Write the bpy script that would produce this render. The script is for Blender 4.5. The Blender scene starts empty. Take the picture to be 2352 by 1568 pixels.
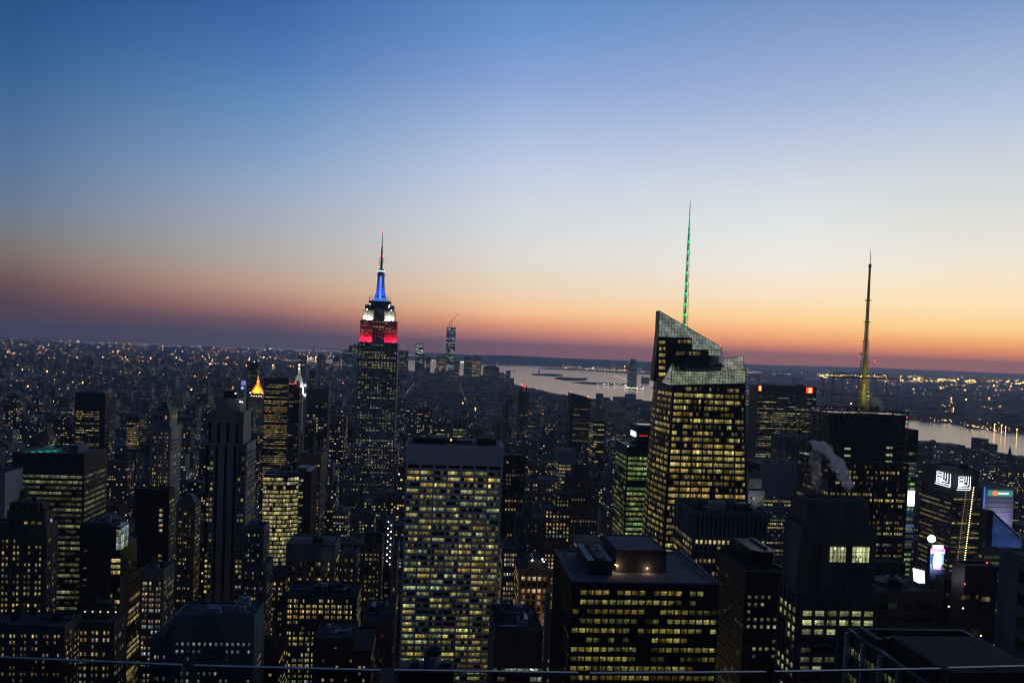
# Dusk view over a dense city from a tall observation deck.
# World frame: +Y runs down the avenues, +X to the west, +Z up, metres; the deck camera stands at (0, 0, 262).
import bpy, math, random
import numpy as np
from mathutils import Vector, Matrix
from mathutils.bvhtree import BVHTree

random.seed(11)
S = bpy.context.scene
COL = S.collection
R_ = math.radians

# ------------------------------------------------------------------ camera
CAM_H = 262.0
PITCH, YAW, ROLL, SHIFT = R_(-2.0), R_(4.83), R_(2.2), 0.036
FPX, PW, PH = 1938.0, 2352.0, 1568.0
cam_d = bpy.data.cameras.new('camera')
cam = bpy.data.objects.new('camera', cam_d)
COL.objects.link(cam)
cam.matrix_world = (Matrix.Translation((0, 0, CAM_H)) @ Matrix.Rotation(-YAW, 4, 'Z')
                    @ Matrix.Rotation(math.pi / 2 + PITCH, 4, 'X') @ Matrix.Rotation(ROLL, 4, 'Z'))
cam_d.sensor_width = 36.0
cam_d.lens = 36.0 * FPX / PW
cam_d.shift_y = SHIFT
cam_d.clip_start = 0.3
cam_d.clip_end = 90000.0
S.camera = cam

# ------------------------------------------------------------------ render settings and exposure
S.view_settings.view_transform = 'Standard'
S.view_settings.look = 'None'
S.view_settings.exposure = 0.0
S.view_settings.gamma = 1.0
S.view_settings.use_curve_mapping = False
cy = S.cycles
cy.max_bounces = 8
cy.diffuse_bounces = 2
cy.glossy_bounces = 2
cy.transmission_bounces = 3
cy.transparent_max_bounces = 12
cy.volume_bounces = 6
cy.use_denoising = True
cy.pixel_filter_type = 'BLACKMAN_HARRIS'
cy.filter_width = 1.2
cy.volume_step_rate = 1.0
cy.sample_clamp_indirect = 3.0
cy.caustics_reflective = False
cy.caustics_refractive = False

# ------------------------------------------------------------------ world: evening twilight sky
def lin(c):
    return tuple((v / 255 / 12.92) if v / 255 <= 0.04045 else ((v / 255 + 0.055) / 1.055) ** 2.4 for v in c)

W = bpy.data.worlds.new("World")
S.world = W
W.use_nodes = True
nt = W.node_tree
nt.nodes.clear()
def N(tree, kind, **kw):
    n = tree.nodes.new(kind)
    for k, v in kw.items():
        setattr(n, k, v)
    return n
def L(tree, a, b):
    tree.links.new(a, b)
def M_(tree, op, a, b=None, clamp=False):
    n = tree.nodes.new('ShaderNodeMath'); n.operation = op; n.use_clamp = clamp
    for i, v in enumerate((a, b)):
        if v is None: continue
        if hasattr(v, 'is_linked') or hasattr(v, 'links'): tree.links.new(v, n.inputs[i])
        else: n.inputs[i].default_value = v
    return n.outputs[0]
tc = N(nt, 'ShaderNodeTexCoord')
sep = N(nt, 'ShaderNodeSeparateXYZ'); L(nt, tc.outputs['Generated'], sep.inputs[0])
SKY_SPAN = 1.0
elev = M_(nt, 'DIVIDE', sep.outputs['Z'], SKY_SPAN, True)
azim = M_(nt, 'ARCTAN2', sep.outputs['X'], sep.outputs['Y'])
# sine of elevation -> sky colour, dark eastern side, middle, glowing western side, and the sky behind the camera
SKY_EAST = [(0.0, (106, 78, 76)), (.008, (98, 74, 76)), (.026, (92, 71, 79)), (.047, (113, 86, 86)), (.073, (130, 114, 109)), (.1, (121, 127, 132)), (.126, (108, 127, 149)), (.18, (86, 118, 160)), (.26, (54, 98, 148)), (.335, (32, 77, 130)), (.39, (24, 68, 118)), (.46, (26, 66, 122)), (.7, (10, 28, 62)), (1.0, (7, 18, 44))]
SKY_MID = [(0.0, (214, 124, 112)), (.005, (212, 128, 120)), (.017, (232, 146, 127)), (.030, (262, 179, 130)), (.044, (271, 214, 158)), (.07, (248, 224, 192)), (.11, (231, 227, 221)), (.15, (218, 223, 228)), (.2, (199, 212, 231)), (.255, (168, 188, 224)), (.3, (139, 166, 216)), (.35, (108, 150, 206)), (.4, (86, 134, 191)), (.46, (70, 116, 176)), (.7, (22, 44, 84)), (1.0, (7, 18, 44))]
SKY_WEST = [(0.0, (300, 150, 82)), (.004, (288, 150, 86)), (.012, (284, 160, 98)), (.023, (284, 192, 106)), (.037, (284, 230, 148)), (.064, (271, 241, 193)), (.11, (247, 239, 222)), (.153, (228, 229, 223)), (.21, (207, 216, 225)), (.26, (180, 198, 223)), (.31, (155, 176, 213)), (.36, (120, 151, 201)), (.41, (95, 130, 181)), (.46, (80, 114, 168)), (.7, (24, 46, 84)), (1.0, (7, 18, 44))]
SKY_SOUTH = [(0.0, (118, 88, 90)), (.0186, (126, 92, 98)), (.037, (184, 130, 118)), (.06, (202, 166, 142)), (.087, (190, 178, 168)), (.124, (176, 179, 187)), (.169, (154, 174, 199)), (.21, (130, 160, 201)), (.254, (105, 145, 192)), (.296, (82, 126, 183)), (.336, (65, 110, 170)), (.39, (48, 94, 154)), (.46, (36, 80, 138)), (.7, (11, 30, 66)), (1.0, (7, 18, 44))]
SKY_GLOW = [(0.0, (275, 142, 88)), (.004, (274, 147, 92)), (.012, (274, 157, 106)), (.023, (285, 193, 120)), (.044, (280, 228, 158)), (.068, (267, 241, 201)), (.101, (252, 243, 228)), (.139, (237, 239, 236)), (.185, (218, 225, 232)), (.231, (194, 207, 226)), (.273, (169, 187, 221)), (.315, (149, 171, 214)), (.395, (105, 139, 189)), (.46, (76, 115, 171)), (.7, (23, 45, 84)), (1.0, (7, 18, 44))]
SKY_BACK = [(0.0, (36, 40, 54)), (.1, (36, 45, 66)), (.46, (24, 38, 70)), (1.0, (7, 18, 44))]
def ramp(stops):
    r = N(nt, 'ShaderNodeValToRGB'); e = r.color_ramp.elements
    while len(e) < len(stops): e.new(0.5)
    for el, (p, c) in zip(e, stops):
        el.position = p / SKY_SPAN; el.color = (*lin(c), 1)
    L(nt, elev, r.inputs[0]); return r.outputs[0]
def mixc(f, a, b):
    m = N(nt, 'ShaderNodeMix', data_type='RGBA'); L(nt, f, m.inputs[0]); L(nt, a, m.inputs[6]); L(nt, b, m.inputs[7]); return m.outputs[2]
def band(lo, hi):
    m = N(nt, 'ShaderNodeMapRange', interpolation_type='SMOOTHSTEP'); L(nt, azim, m.inputs[0]); m.inputs[1].default_value = lo; m.inputs[2].default_value = hi; return m.outputs[0]
def bandl(lo, hi):
    m = N(nt, 'ShaderNodeMapRange'); L(nt, azim, m.inputs[0]); m.inputs[1].default_value = lo; m.inputs[2].default_value = hi; return m.outputs[0]
east, mid, west, back = ramp(SKY_EAST), ramp(SKY_MID), ramp(SKY_WEST), ramp(SKY_BACK)
c0 = mixc(bandl(-0.45, -0.195), east, ramp(SKY_SOUTH))
c1 = mixc(bandl(-0.195, 0.083), c0, mid)
c1 = mixc(bandl(0.083, 0.40), c1, ramp(SKY_GLOW))
c2 = mixc(bandl(0.40, 0.57), c1, west)
c3 = mixc(band(-0.75, -1.6), c2, back)
c4 = mixc(band(1.3, 2.4), c3, back)
sky = N(nt, 'ShaderNodeTexSky', sky_type='NISHITA'); sky.sun_disc = False
SUN_EL, SUN_AZ = R_(-1.5), R_(52)
sky.sun_elevation = SUN_EL; sky.sun_rotation = SUN_AZ
addn = N(nt, 'ShaderNodeMix', data_type='RGBA', blend_type='ADD'); addn.inputs[0].default_value = 0.0008
L(nt, c4, addn.inputs[6]); L(nt, sky.outputs[0], addn.inputs[7])
bg = N(nt, 'ShaderNodeBackground'); bg.inputs[1].default_value = 1.0
L(nt, addn.outputs[2], bg.inputs[0])
wo = N(nt, 'ShaderNodeOutputWorld'); L(nt, bg.outputs[0], wo.inputs[0])

# faint warm afterglow from below the western horizon's edge
sun_d = bpy.data.lights.new('afterglow_sun', 'SUN'); sun_d.energy = 0.02; sun_d.angle = R_(30); sun_d.color = (1, .62, .4)
sun = bpy.data.objects.new('afterglow_sun', sun_d); COL.objects.link(sun)
sun.rotation_euler = Vector((-math.sin(SUN_AZ), -math.cos(SUN_AZ), -math.tan(R_(4)))).to_track_quat('-Z', 'Y').to_euler()

# ------------------------------------------------------------------ helpers
CM = np.array(cam.matrix_world.to_3x3())
def ray(u, v):
    return Vector(CM @ np.array(((u - PW / 2) / FPX, -(v - PH / 2 - SHIFT * PW) / FPX, -1.0)))
def at(u, v, Y):                        # the point at distance Y down the avenues seen at (u, v)
    d = ray(u, v); k = Y / d.y
    return Vector((d.x * k, Y, CAM_H + d.z * k))
def on_ground(u, v, z=0.0):             # the point at height z seen at (u, v)
    d = ray(u, v); k = (z - CAM_H) / d.z
    return Vector((d.x * k, d.y * k, z))
def proj(p):
    q = CM.T @ (np.array(p) - np.array((0, 0, CAM_H)))
    if q[2] > -0.1: return (-9e9, -9e9)
    return (PW / 2 + FPX * q[0] / -q[2], PH / 2 + SHIFT * PW - FPX * q[1] / -q[2])

def principled(name, base, rough=.8, metal=0., spec=.3, noise=0., nscale=.05, stretch=1.0):
    m = bpy.data.materials.new(name); m.use_nodes = True
    t = m.node_tree; b = t.nodes['Principled BSDF']
    b.inputs['Base Color'].default_value = (*base, 1)
    b.inputs['Roughness'].default_value = rough; b.inputs['Metallic'].default_value = metal
    b.inputs['Specular IOR Level'].default_value = spec
    if noise:
        g = N(t, 'ShaderNodeNewGeometry'); mp = N(t, 'ShaderNodeMapping'); mp.inputs['Scale'].default_value = (nscale, nscale, nscale * stretch)
        L(t, g.outputs['Position'], mp.inputs[0])
        n = N(t, 'ShaderNodeTexNoise'); n.inputs['Scale'].default_value = 1; n.inputs['Detail'].default_value = 6; n.inputs['Roughness'].default_value = .65
        L(t, mp.outputs[0], n.inputs[0])
        r = N(t, 'ShaderNodeValToRGB')
        r.color_ramp.elements[0].position = .3; r.color_ramp.elements[1].position = .7
        r.color_ramp.elements[0].color = (*[c * (1 - noise) for c in base], 1); r.color_ramp.elements[1].color = (*[min(1, c * (1 + noise)) for c in base], 1)
        L(t, n.outputs[0], r.inputs[0]); L(t, r.outputs[0], b.inputs['Base Color'])
    return m
def emitter(name, col, strength, sample=False):
    m = bpy.data.materials.new(name); m.use_nodes = True
    b = m.node_tree.nodes['Principled BSDF']
    b.inputs['Base Color'].default_value = (*[c * .3 for c in col], 1)
    b.inputs['Emission Color'].default_value = (*col, 1); b.inputs['Emission Strength'].default_value = strength
    if not sample: m.cycles.emission_sampling = 'NONE'
    return m

MT = {
 'black_metal': principled('black_metal', (.018, .018, .02), .45, .0, .4, .25, .03),
 'dark_glass': principled('dark_glass', (.02, .024, .03), .22, 0, .6, .2, .04),
 'charcoal': principled('charcoal_stone', (.05, .05, .055), .7, 0, .3, .25, .05, .3),
 'grey_stone': principled('grey_stone', (.2, .2, .205), .85, 0, .3, .4, .06, .3),
 'limestone': principled('limestone', (.36, .345, .32), .85, 0, .3, .4, .06, .25),
 'white_stone': principled('travertine', (.5, .5, .5), .75, 0, .3, .12, .05, .3),
 'grid_panel': principled('white_travertine', (.74, .74, .75), .6, 0, .4, .08, .05, .3),
 'pale_panel': principled('pale_panel', (.42, .42, .44), .6, 0, .4, .1, .05, .3),
 'tan_brick': principled('tan_brick', (.22, .18, .135), .9, 0, .2, .4, .08, .4),
 'cream': principled('cream_terracotta', (.38, .33, .24), .85, 0, .2, .4, .06, .3),
 'brown_brick': principled('brown_brick', (.15, .115, .09), .9, 0, .2, .4, .08, .4),
 'warm_stone': principled('warm_stone', (.19, .155, .13), .85, 0, .3, .4, .06, .3),
 'red_brick': principled('red_brick', (.13, .06, .045), .9, 0, .2, .4, .08, .4),
 'roof_grey': principled('roof_gravel', (.12, .125, .14), .95, 0, .2, .45, .09),
 'roof_blue': principled('roof_membrane', (.16, .175, .2), .9, 0, .3, .4, .07),
 'roof_dark': principled('roof_tar', (.035, .036, .042), .9, 0, .2, .5, .09),
 'metal': principled('galvanised_steel', (.33, .34, .36), .45, .6, .5, .2, .3),
 'copper': principled('green_copper', (.07, .19, .15), .7, 0, .3, .25, .12),
 'steel_dark': principled('dark_steel', (.05, .05, .055), .5, .4, .4, .2, .2),
 'rust': principled('tank_wood', (.12, .085, .06), .9, 0, .2, .3, .4),
 'slate_glass': principled('slate_glass', (.022, .026, .034), .45, 0, .35, .2, .04),
 'green_glass': principled('green_glass', (.012, .035, .026), .18, 0, .6, .2, .04),
 'blue_glass': principled('blue_glass', (.02, .035, .06), .15, 0, .6, .2, .03),
 'bronze_glass': principled('bronze_glass', (.03, .024, .02), .25, 0, .5, .2, .04),
 'red_light': emitter('red_lamp', (1, .04, .03), 8),
 'white_light': emitter('white_lamp', (.9, .93, 1), 9),
 'warm_light': emitter('warm_lamp', (1, .62, .25), 7),
}

# lit windows: colour per window in 'wcol', room detail from the window's own UV (u in metres with an offset per window)
def window_material():
    m = bpy.data.materials.new('window_glass'); m.use_nodes = True
    t = m.node_tree; b = t.nodes['Principled BSDF']
    b.inputs['Base Color'].default_value = (.012, .014, .018, 1); b.inputs['Roughness'].default_value = .15
    at_ = N(t, 'ShaderNodeAttribute', attribute_name='wcol'); uv = N(t, 'ShaderNodeUVMap', uv_map='UVMap')
    sp = N(t, 'ShaderNodeSeparateXYZ'); L(t, uv.outputs[0], sp.inputs[0])
    u, v = sp.outputs[0], sp.outputs[1]
    def wn(ku, kv):
        cu = M_(t, 'FLOOR', M_(t, 'MULTIPLY', u, ku))
        cv = M_(t, 'FLOOR', M_(t, 'MULTIPLY', v, kv)) if kv else None
        c = N(t, 'ShaderNodeCombineXYZ'); L(t, cu, c.inputs[0])
        if cv is not None: L(t, cv, c.inputs[1])
        c.inputs[2].default_value = ku * 3.1
        n = N(t, 'ShaderNodeTexWhiteNoise', noise_dimensions='3D'); L(t, c.outputs[0], n.inputs[0]); return n.outputs[0]
    part_ = M_(t, 'ADD', M_(t, 'MULTIPLY', wn(.62, 0), .85), .15)
    furn = M_(t, 'ADD', M_(t, 'MULTIPLY', wn(1.9, 7), .85), .05)
    fine = M_(t, 'ADD', M_(t, 'MULTIPLY', wn(3.3, 5), .45), .6)
    low = M_(t, 'LESS_THAN', v, .46)
    blind = M_(t, 'GREATER_THAN', wn(.8, 0), .8)
    lowf = M_(t, 'MULTIPLY', low, M_(t, 'SUBTRACT', 1, blind))
    mixf = N(t, 'ShaderNodeMix'); L(t, lowf, mixf.inputs[0]); L(t, fine, mixf.inputs[2]); L(t, furn, mixf.inputs[3])
    lamp = M_(t, 'MULTIPLY', M_(t, 'GREATER_THAN', wn(1.2, 6), .955), M_(t, 'GREATER_THAN', v, .66))
    tot = M_(t, 'ADD', M_(t, 'MULTIPLY', part_, mixf.outputs[0]), M_(t, 'MULTIPLY', lamp, 1.2))
    L(t, at_.outputs['Color'], b.inputs['Emission Color']); L(t, tot, b.inputs['Emission Strength'])
    m.cycles.emission_sampling = 'NONE'
    return m
MT['window'] = window_material()
def glow_material():
    m = bpy.data.materials.new('far_lights'); m.use_nodes = True
    t = m.node_tree; b = t.nodes['Principled BSDF']; b.inputs['Base Color'].default_value = (.02, .02, .02, 1)
    a = N(t, 'ShaderNodeAttribute', attribute_name='wcol'); L(t, a.outputs['Color'], b.inputs['Emission Color']); b.inputs['Emission Strength'].default_value = 1
    m.cycles.emission_sampling = 'NONE'
    return m
MT['glow'] = glow_material()

def ident(o, label=None, cat=None, group=None, kind=None):
    if label: o['label'] = label
    if cat: o['category'] = cat
    if group: o['group'] = group
    if kind: o['kind'] = kind
    return o
def thing(name, label, cat, loc=(0, 0, 0), group=None):
    o = bpy.data.objects.new(name, None); COL.objects.link(o); o.location = loc
    return ident(o, label, cat, group)

class MB:
    """collects shapes in world coordinates; build() links them as one mesh"""
    def __init__(s): s.v = []; s.f = []; s.m = []; s.c = {}; s.uv = {}
    def face(s, pts, mi=0, col=None, uv=None):
        i = len(s.v); s.v += [tuple(p) for p in pts]; s.f.append(tuple(range(i, i + len(pts)))); s.m.append(mi)
        if col is not None: s.c[len(s.f) - 1] = col
        if uv is not None: s.uv[len(s.f) - 1] = uv
    def box(s, x0, x1, y0, y1, z0, z1, mi=0, bottom=True, top=True, tmi=None):
        if x1 < x0: x0, x1 = x1, x0
        i = len(s.v)
        s.v += [(x0, y0, z0), (x1, y0, z0), (x1, y1, z0), (x0, y1, z0), (x0, y0, z1), (x1, y0, z1), (x1, y1, z1), (x0, y1, z1)]
        fs = [(0, 1, 5, 4), (1, 2, 6, 5), (2, 3, 7, 6), (3, 0, 4, 7)]
        ms = [mi] * 4
        if bottom: fs.append((3, 2, 1, 0)); ms.append(mi)
        if top: fs.append((4, 5, 6, 7)); ms.append(mi if tmi is None else tmi)
        s.f += [tuple(i + k for k in q) for q in fs]; s.m += ms
    def hexa(s, b4, t4, mi=0):           # 4 bottom + 4 top points, counter-clockwise from above
        i = len(s.v); s.v += [tuple(p) for p in b4] + [tuple(p) for p in t4]
        fs = [(0, 1, 5, 4), (1, 2, 6, 5), (2, 3, 7, 6), (3, 0, 4, 7), (3, 2, 1, 0), (4, 5, 6, 7)]
        s.f += [tuple(i + k for k in q) for q in fs]; s.m += [mi] * 6
    def prism(s, xy, z0, z1, mi=0):
        n = len(xy); i = len(s.v)
        s.v += [(x, y, z0) for x, y in xy] + [(x, y, z1) for x, y in xy]
        for k in range(n):
            j = (k + 1) % n; s.f.append((i + k, i + j, i + n + j, i + n + k)); s.m.append(mi)
        s.f.append(tuple(i + n + k for k in range(n))); s.m.append(mi)
        s.f.append(tuple(i + n - 1 - k for k in range(n))); s.m.append(mi)
    def cone(s, x, y, z0, z1, r0, r1, n=12, mi=0, rot=0., sx=1., sy=1.):
        i = len(s.v)
        for (z, r) in ((z0, r0), (z1, max(r1, 1e-3))):
            s.v += [(x + sx * r * math.cos(2 * math.pi * k / n + rot), y + sy * r * math.sin(2 * math.pi * k / n + rot), z) for k in range(n)]
        for k in range(n):
            j = (k + 1) % n; s.f.append((i + k, i + j, i + n + j, i + n + k)); s.m.append(mi)
        s.f.append(tuple(i + n + k for k in range(n))); s.m.append(mi)
        s.f.append(tuple(i + n - 1 - k for k in range(n))); s.m.append(mi)
    def beam(s, p, q, r, mi=0, n=4):
        p, q = Vector(p), Vector(q); d = (q - p)
        if d.length < 1e-6: return
        d.normalize(); a = d.orthogonal().normalized(); b = d.cross(a)
        i = len(s.v)
        for c in (p, q):
            s.v += [tuple(c + a * (r * math.cos(2 * math.pi * (k + .5) / n)) + b * (r * math.sin(2 * math.pi * (k + .5) / n))) for k in range(n)]
        for k in range(n):
            j = (k + 1) % n; s.f.append((i + k, i + j, i + n + j, i + n + k)); s.m.append(mi)
        s.f.append(tuple(i + n + k for k in range(n))); s.m.append(mi); s.f.append(tuple(i + n - 1 - k for k in range(n))); s.m.append(mi)
    def octa(s, p, r, mi=0, col=None):
        x, y, z = p; i = len(s.v)
        s.v += [(x + r, y, z), (x, y + r, z), (x - r, y, z), (x, y - r, z), (x, y, z + r), (x, y, z - r)]
        for q in ((0, 1, 4), (1, 2, 4), (2, 3, 4), (3, 0, 4), (1, 0, 5), (2, 1, 5), (3, 2, 5), (0, 3, 5)):
            s.f.append(tuple(i + k for k in q)); s.m.append(mi)
            if col is not None: s.c[len(s.f) - 1] = col
    def build(s, name, mats, parent=None, label=None, cat=None, group=None, kind=None):
        me = bpy.data.meshes.new(name)
        off = Vector(parent.matrix_basis.translation) if parent is not None else Vector((0, 0, 0))
        pp = parent
        while pp is not None and pp.parent is not None:
            pp = pp.parent; off += Vector(pp.matrix_basis.translation)
        me.from_pydata([(a - off.x, b - off.y, c - off.z) for a, b, c in s.v], [], s.f)
        if not isinstance(mats, (list, tuple)): mats = [mats]
        for m in mats: me.materials.append(MT[m] if isinstance(m, str) else m)
        if len(mats) > 1: me.polygons.foreach_set('material_index', s.m)
        if s.c:
            a = me.color_attributes.new('wcol', 'FLOAT_COLOR', 'CORNER'); arr = np.zeros((len(me.loops), 4), np.float32)
            for p in me.polygons:
                c = s.c.get(p.index)
                if c is not None: arr[p.loop_start:p.loop_start + p.loop_total, :3] = c
            a.data.foreach_set('color', arr.ravel())
        if s.uv:
            a = me.uv_layers.new(name='UVMap'); arr = np.zeros((len(me.loops), 2), np.float32)
            for p in me.polygons:
                c = s.uv.get(p.index)
                if c is not None: arr[p.loop_start:p.loop_start + p.loop_total] = c
            a.data.foreach_set('uv', arr.ravel())
        o = bpy.data.objects.new(name, me); COL.objects.link(o)
        if parent is not None: o.parent = parent
        BUILT.append((o, off + (Vector((0, 0, 0)))))
        return ident(o, label, cat, group, kind)
BUILT = []
FOOT = []                # ground plans taken by the named buildings
WINS = []                # (root, quad, colour, uv)

PAL = {
 'warm': [((1, .75, .22), 5), ((1, .8, .28), 4), ((.95, .88, .4), 2.5), ((1, .6, .14), 2), ((.85, .95, .85), .8)],
 'office': [((1, .82, .28), 5), ((.94, .88, .36), 5), ((1, .74, .27), 2), ((.8, .95, .72), 1.5), ((.75, .9, 1), .5)],
 'gold': [((1, .72, .22), 5), ((1, .8, .36), 4), ((1, .6, .18), 1)],
 'orange': [((1, .62, .26), 4), ((1, .75, .4), 3), ((1, .5, .15), 1)],
 'cool': [((.8, .95, .85), 3), ((.9, .95, .75), 3), ((.6, .9, .95), 1)],
 'green': [((.6, .9, .26), 4), ((.72, .95, .36), 4), ((.45, .85, .32), 2), ((1, .85, .3), 1)],
 'olive': [((.8, .84, .36), 4), ((.86, .88, .46), 4), ((.65, .72, .3), 2)],
 'mix': [((1, .76, .34), 4), ((.95, .92, .62), 2.4), ((1, .58, .22), 2.2), ((.7, .9, 1), .6)],
}
def pick(pal):
    p = PAL[pal]; return random.choices([a for a, _ in p], [b for _, b in p])[0]

def facade_quad(root, a, b, c, d, nc, nr, fw, fh, st, margin=0.0, skip=None):
    """windows on the plane quad a(bottom left) b(bottom right) c(top right) d(top left), as seen from outside"""
    a, b, c, d = Vector(a), Vector(b), Vector(c), Vector(d)
    n = (b - a).cross(d - a).normalized() * st.get('off', .07)
    wid = (b - a).length; hei = (d - a).length
    lit = st.get('lit', .4); pal = st.get('pal', 'warm'); sg = st.get('str', .8); run = st.get('run', .6); rowv = st.get('rowv', .5)
    grp = st.get('grp', 1); gg = st.get('gg', .35)
    for r in range(nr):
        z0 = (r + .5 - fh / 2) / nr; z1 = (r + .5 + fh / 2) / nr
        rp = lit * (1 + rowv * random.uniform(-1.6, 1.2))
        if lit > 0 and random.random() < st.get('full', .06): rp = .97
        if lit <= 0: rp = 0
        if random.random() < st.get('empty', .06): rp = .03
        rowpal = pick(pal); rowst = sg * random.uniform(.55, 1.15)
        state = random.random() < rp; lastc = rowpal; lasts = rowst
        for k in range(nc):
            if random.random() > run: state = random.random() < rp; lastc = rowpal if random.random() < .6 else pick(pal); lasts = rowst * random.uniform(.4, 1.25)
            if skip and skip(k, r): continue
            if grp > 1:
                g = k // grp; j = k % grp; gw = (1 - 2 * margin) / math.ceil(nc / grp)
                cw = gw * (1 - gg) / grp; cx = margin + g * gw + gw * gg / 2 + (j + .5) * cw
            else:
                cw = (1 - 2 * margin) / nc; cx = margin + (k + .5) * cw
            x0, x1 = cx - cw * fw / 2, cx + cw * fw / 2
            def P(x, z):
                return (a * (1 - x) + b * x) * (1 - z) + (d * (1 - x) + c * x) * z + n
            q = (P(x0, z0), P(x1, z0), P(x1, z1), P(x0, z1))
            if state:
                s_ = lasts * min(1.35, random.lognormvariate(-.32, .42))
                if random.random() < .05: s_ *= 1.5
                col = tuple(x * s_ for x in lastc)
            else:
                dim = st.get('dim', .12)
                dk_ = sg * random.uniform(.05, .3); col = tuple(x * dk_ for x in lastc) if random.random() < dim else (0, 0, 0)
            if not state and col[0] == 0 and st.get('nodark'): continue
            ww = wid * (x1 - x0); us = random.uniform(0, 400)
            WINS.append((root, q, col, ((us, 0), (us + ww, 0), (us + ww, 1), (us, 1))))

def face_pts(x0, x1, y0, y1, z0, z1, side):
    if side == 'N': return (x0, y0, z0), (x1, y0, z0), (x1, y0, z1), (x0, y0, z1)
    if side == 'W': return (x1, y0, z0), (x1, y1, z0), (x1, y1, z1), (x1, y0, z1)      # the +X side
    return (x0, y1, z0), (x0, y0, z0), (x0, y0, z1), (x0, y1, z1)                       # the -X side

def grid_facade(root, wall, x0, x1, y0, y1, z0, z1, side, st):
    """window grid (and piers / bands that stand proud) on one side of a box"""
    tb = st.get('top', 3.0); bb = st.get('bot', 0.0); mg = st.get('mg', 1.0)
    a, b, c, d = face_pts(x0, x1, y0, y1, z0 + bb, z1 - tb, side)
    wid = (x1 - x0) if side == 'N' else (y1 - y0)
    fh = st['fh']; nr = max(1, int((z1 - tb - z0 - bb) / fh))
    zz = z1 - tb - nr * fh
    a = (a[0], a[1], zz); b = (b[0], b[1], zz)
    nc = max(1, round((wid - 2 * mg) / st['pitch']))
    facade_quad(root, a, b, c, d, nc, nr, st.get('fw', .6), st.get('fhh', .5), st, mg / wid)
    pr = st.get('pier', 0)
    if pr:
        every = st.get('pe', 1); cw = (wid - 2 * mg) / nc; pw = st.get('pw', .8)
        for k in range(0, nc + 1, every):
            t_ = mg + k * cw
            if side == 'N': wall.box(x0 + t_ - pw / 2, x0 + t_ + pw / 2, y0 - pr, y0, z0, z1 - st.get('pt', .4), bottom=False)
            elif side == 'W': wall.box(x1, x1 + pr, y0 + t_ - pw / 2, y0 + t_ + pw / 2, z0, z1 - st.get('pt', .4), bottom=False)
            else: wall.box(x0 - pr, x0, y0 + t_ - pw / 2, y0 + t_ + pw / 2, z0, z1 - st.get('pt', .4), bottom=False)
    bd = st.get('band', 0)
    if bd:
        bh = st.get('bh', 1.2)
        for r in range(nr + 1):
            z = zz + r * fh
            if side == 'N': wall.box(x0 - .02, x1 + .02, y0 - bd, y0, z - bh / 2, z + bh / 2)
            elif side == 'W': wall.box(x1, x1 + bd, y0 - .02, y1 + .02, z - bh / 2, z + bh / 2)
            else: wall.box(x0 - bd, x0, y0 - .02, y1 + .02, z - bh / 2, z + bh / 2)

def roof_on(root, wall, x0, x1, y0, y1, z, roofm='roof_grey', clutter=4, par=1.2, rng=random):
    r = MB(); r.box(x0 + .45, x1 - .45, y0 + .45, y1 - .45, z, z + .12, bottom=False); r.build('roof', roofm, root)
    t = .45
    wall.box(x0, x1, y0, y0 + t, z, z + par); wall.box(x0, x1, y1 - t, y1, z, z + par)
    wall.box(x0, x0 + t, y0 + t, y1 - t, z, z + par); wall.box(x1 - t, x1, y0 + t, y1 - t, z, z + par)
    w, d = x1 - x0, y1 - y0
    for i in range(clutter):
        a = rng.uniform(.06, .2) * w; b = rng.uniform(.08, .25) * d; h = rng.uniform(1.5, 5)
        cx = rng.uniform(x0 + 1 + a, x1 - 1 - a) if w > 2 * a + 3 else (x0 + x1) / 2
        cyy = rng.uniform(y0 + 1 + b, y1 - 1 - b) if d > 2 * b + 3 else (y0 + y1) / 2
        m = MB(); m.box(cx - a / 2, cx + a / 2, cyy - b / 2, cyy + b / 2, z + .12, z + h, bottom=False)
        kk = rng.random()
        if kk < .4:
            for j in range(2): m.cone(cx + (j - .5) * a * .5, cyy, z + h, z + h + .8, min(a, b) * .2, min(a, b) * .2, 10)
        elif kk < .6: m.beam((cx, cyy, z + h), (cx, cyy, z + h + 5), .12)
        m.build('rooftop_unit', rng.choice(['metal', 'roof_dark', 'charcoal', 'grey_stone', 'pale_panel']), root)
    if clutter >= 3:
        for i in range(2):
            m = MB(); yy = rng.uniform(y0 + 3, y1 - 3); xa = rng.uniform(x0 + 2, x0 + w * .4); xb = rng.uniform(x0 + w * .55, x1 - 2); m.box(xa, xb, yy, yy + .8, z + .5, z + 1.2); m.box(xb - .8, xb, yy + .8, min(y1 - 1, yy + rng.uniform(3, 8)), z + .5, z + 1.2); m.build('duct', rng.choice(['metal', 'pale_panel']), root)
        m = MB()
        for k in range(int(w / 3) + 1): m.beam((x0 + .3 + k * (w - .6) / int(w / 3), y0 + .25, z + par), (x0 + .3 + k * (w - .6) / int(w / 3), y0 + .25, z + par + 1.1), .05)
        m.beam((x0 + .3, y0 + .25, z + par + 1.1), (x1 - .3, y0 + .25, z + par + 1.1), .06); m.build('railing', 'metal', root)
        px_ = rng.uniform(x0 + 3, x1 - 3); m = MB(); m.beam((px_, y0 + d * .6, z), (px_, y0 + d * .6, z + rng.uniform(6, 12)), .14); m.build('antenna', 'metal', root)

def water_tank(root, x, y, z, r=2.2):
    m = MB()
    for sx in (-1, 1):
        for sy in (-1, 1): m.beam((x + sx * r * .7, y + sy * r * .7, z), (x + sx * r * .7, y + sy * r * .7, z + 3), .15)
    m.cone(x, y, z + 3, z + 7, r, r, 14); m.cone(x, y, z + 7, z + 8.4, r * 1.05, .1, 14)
    m.build('water_tank', 'rust', root)

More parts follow.
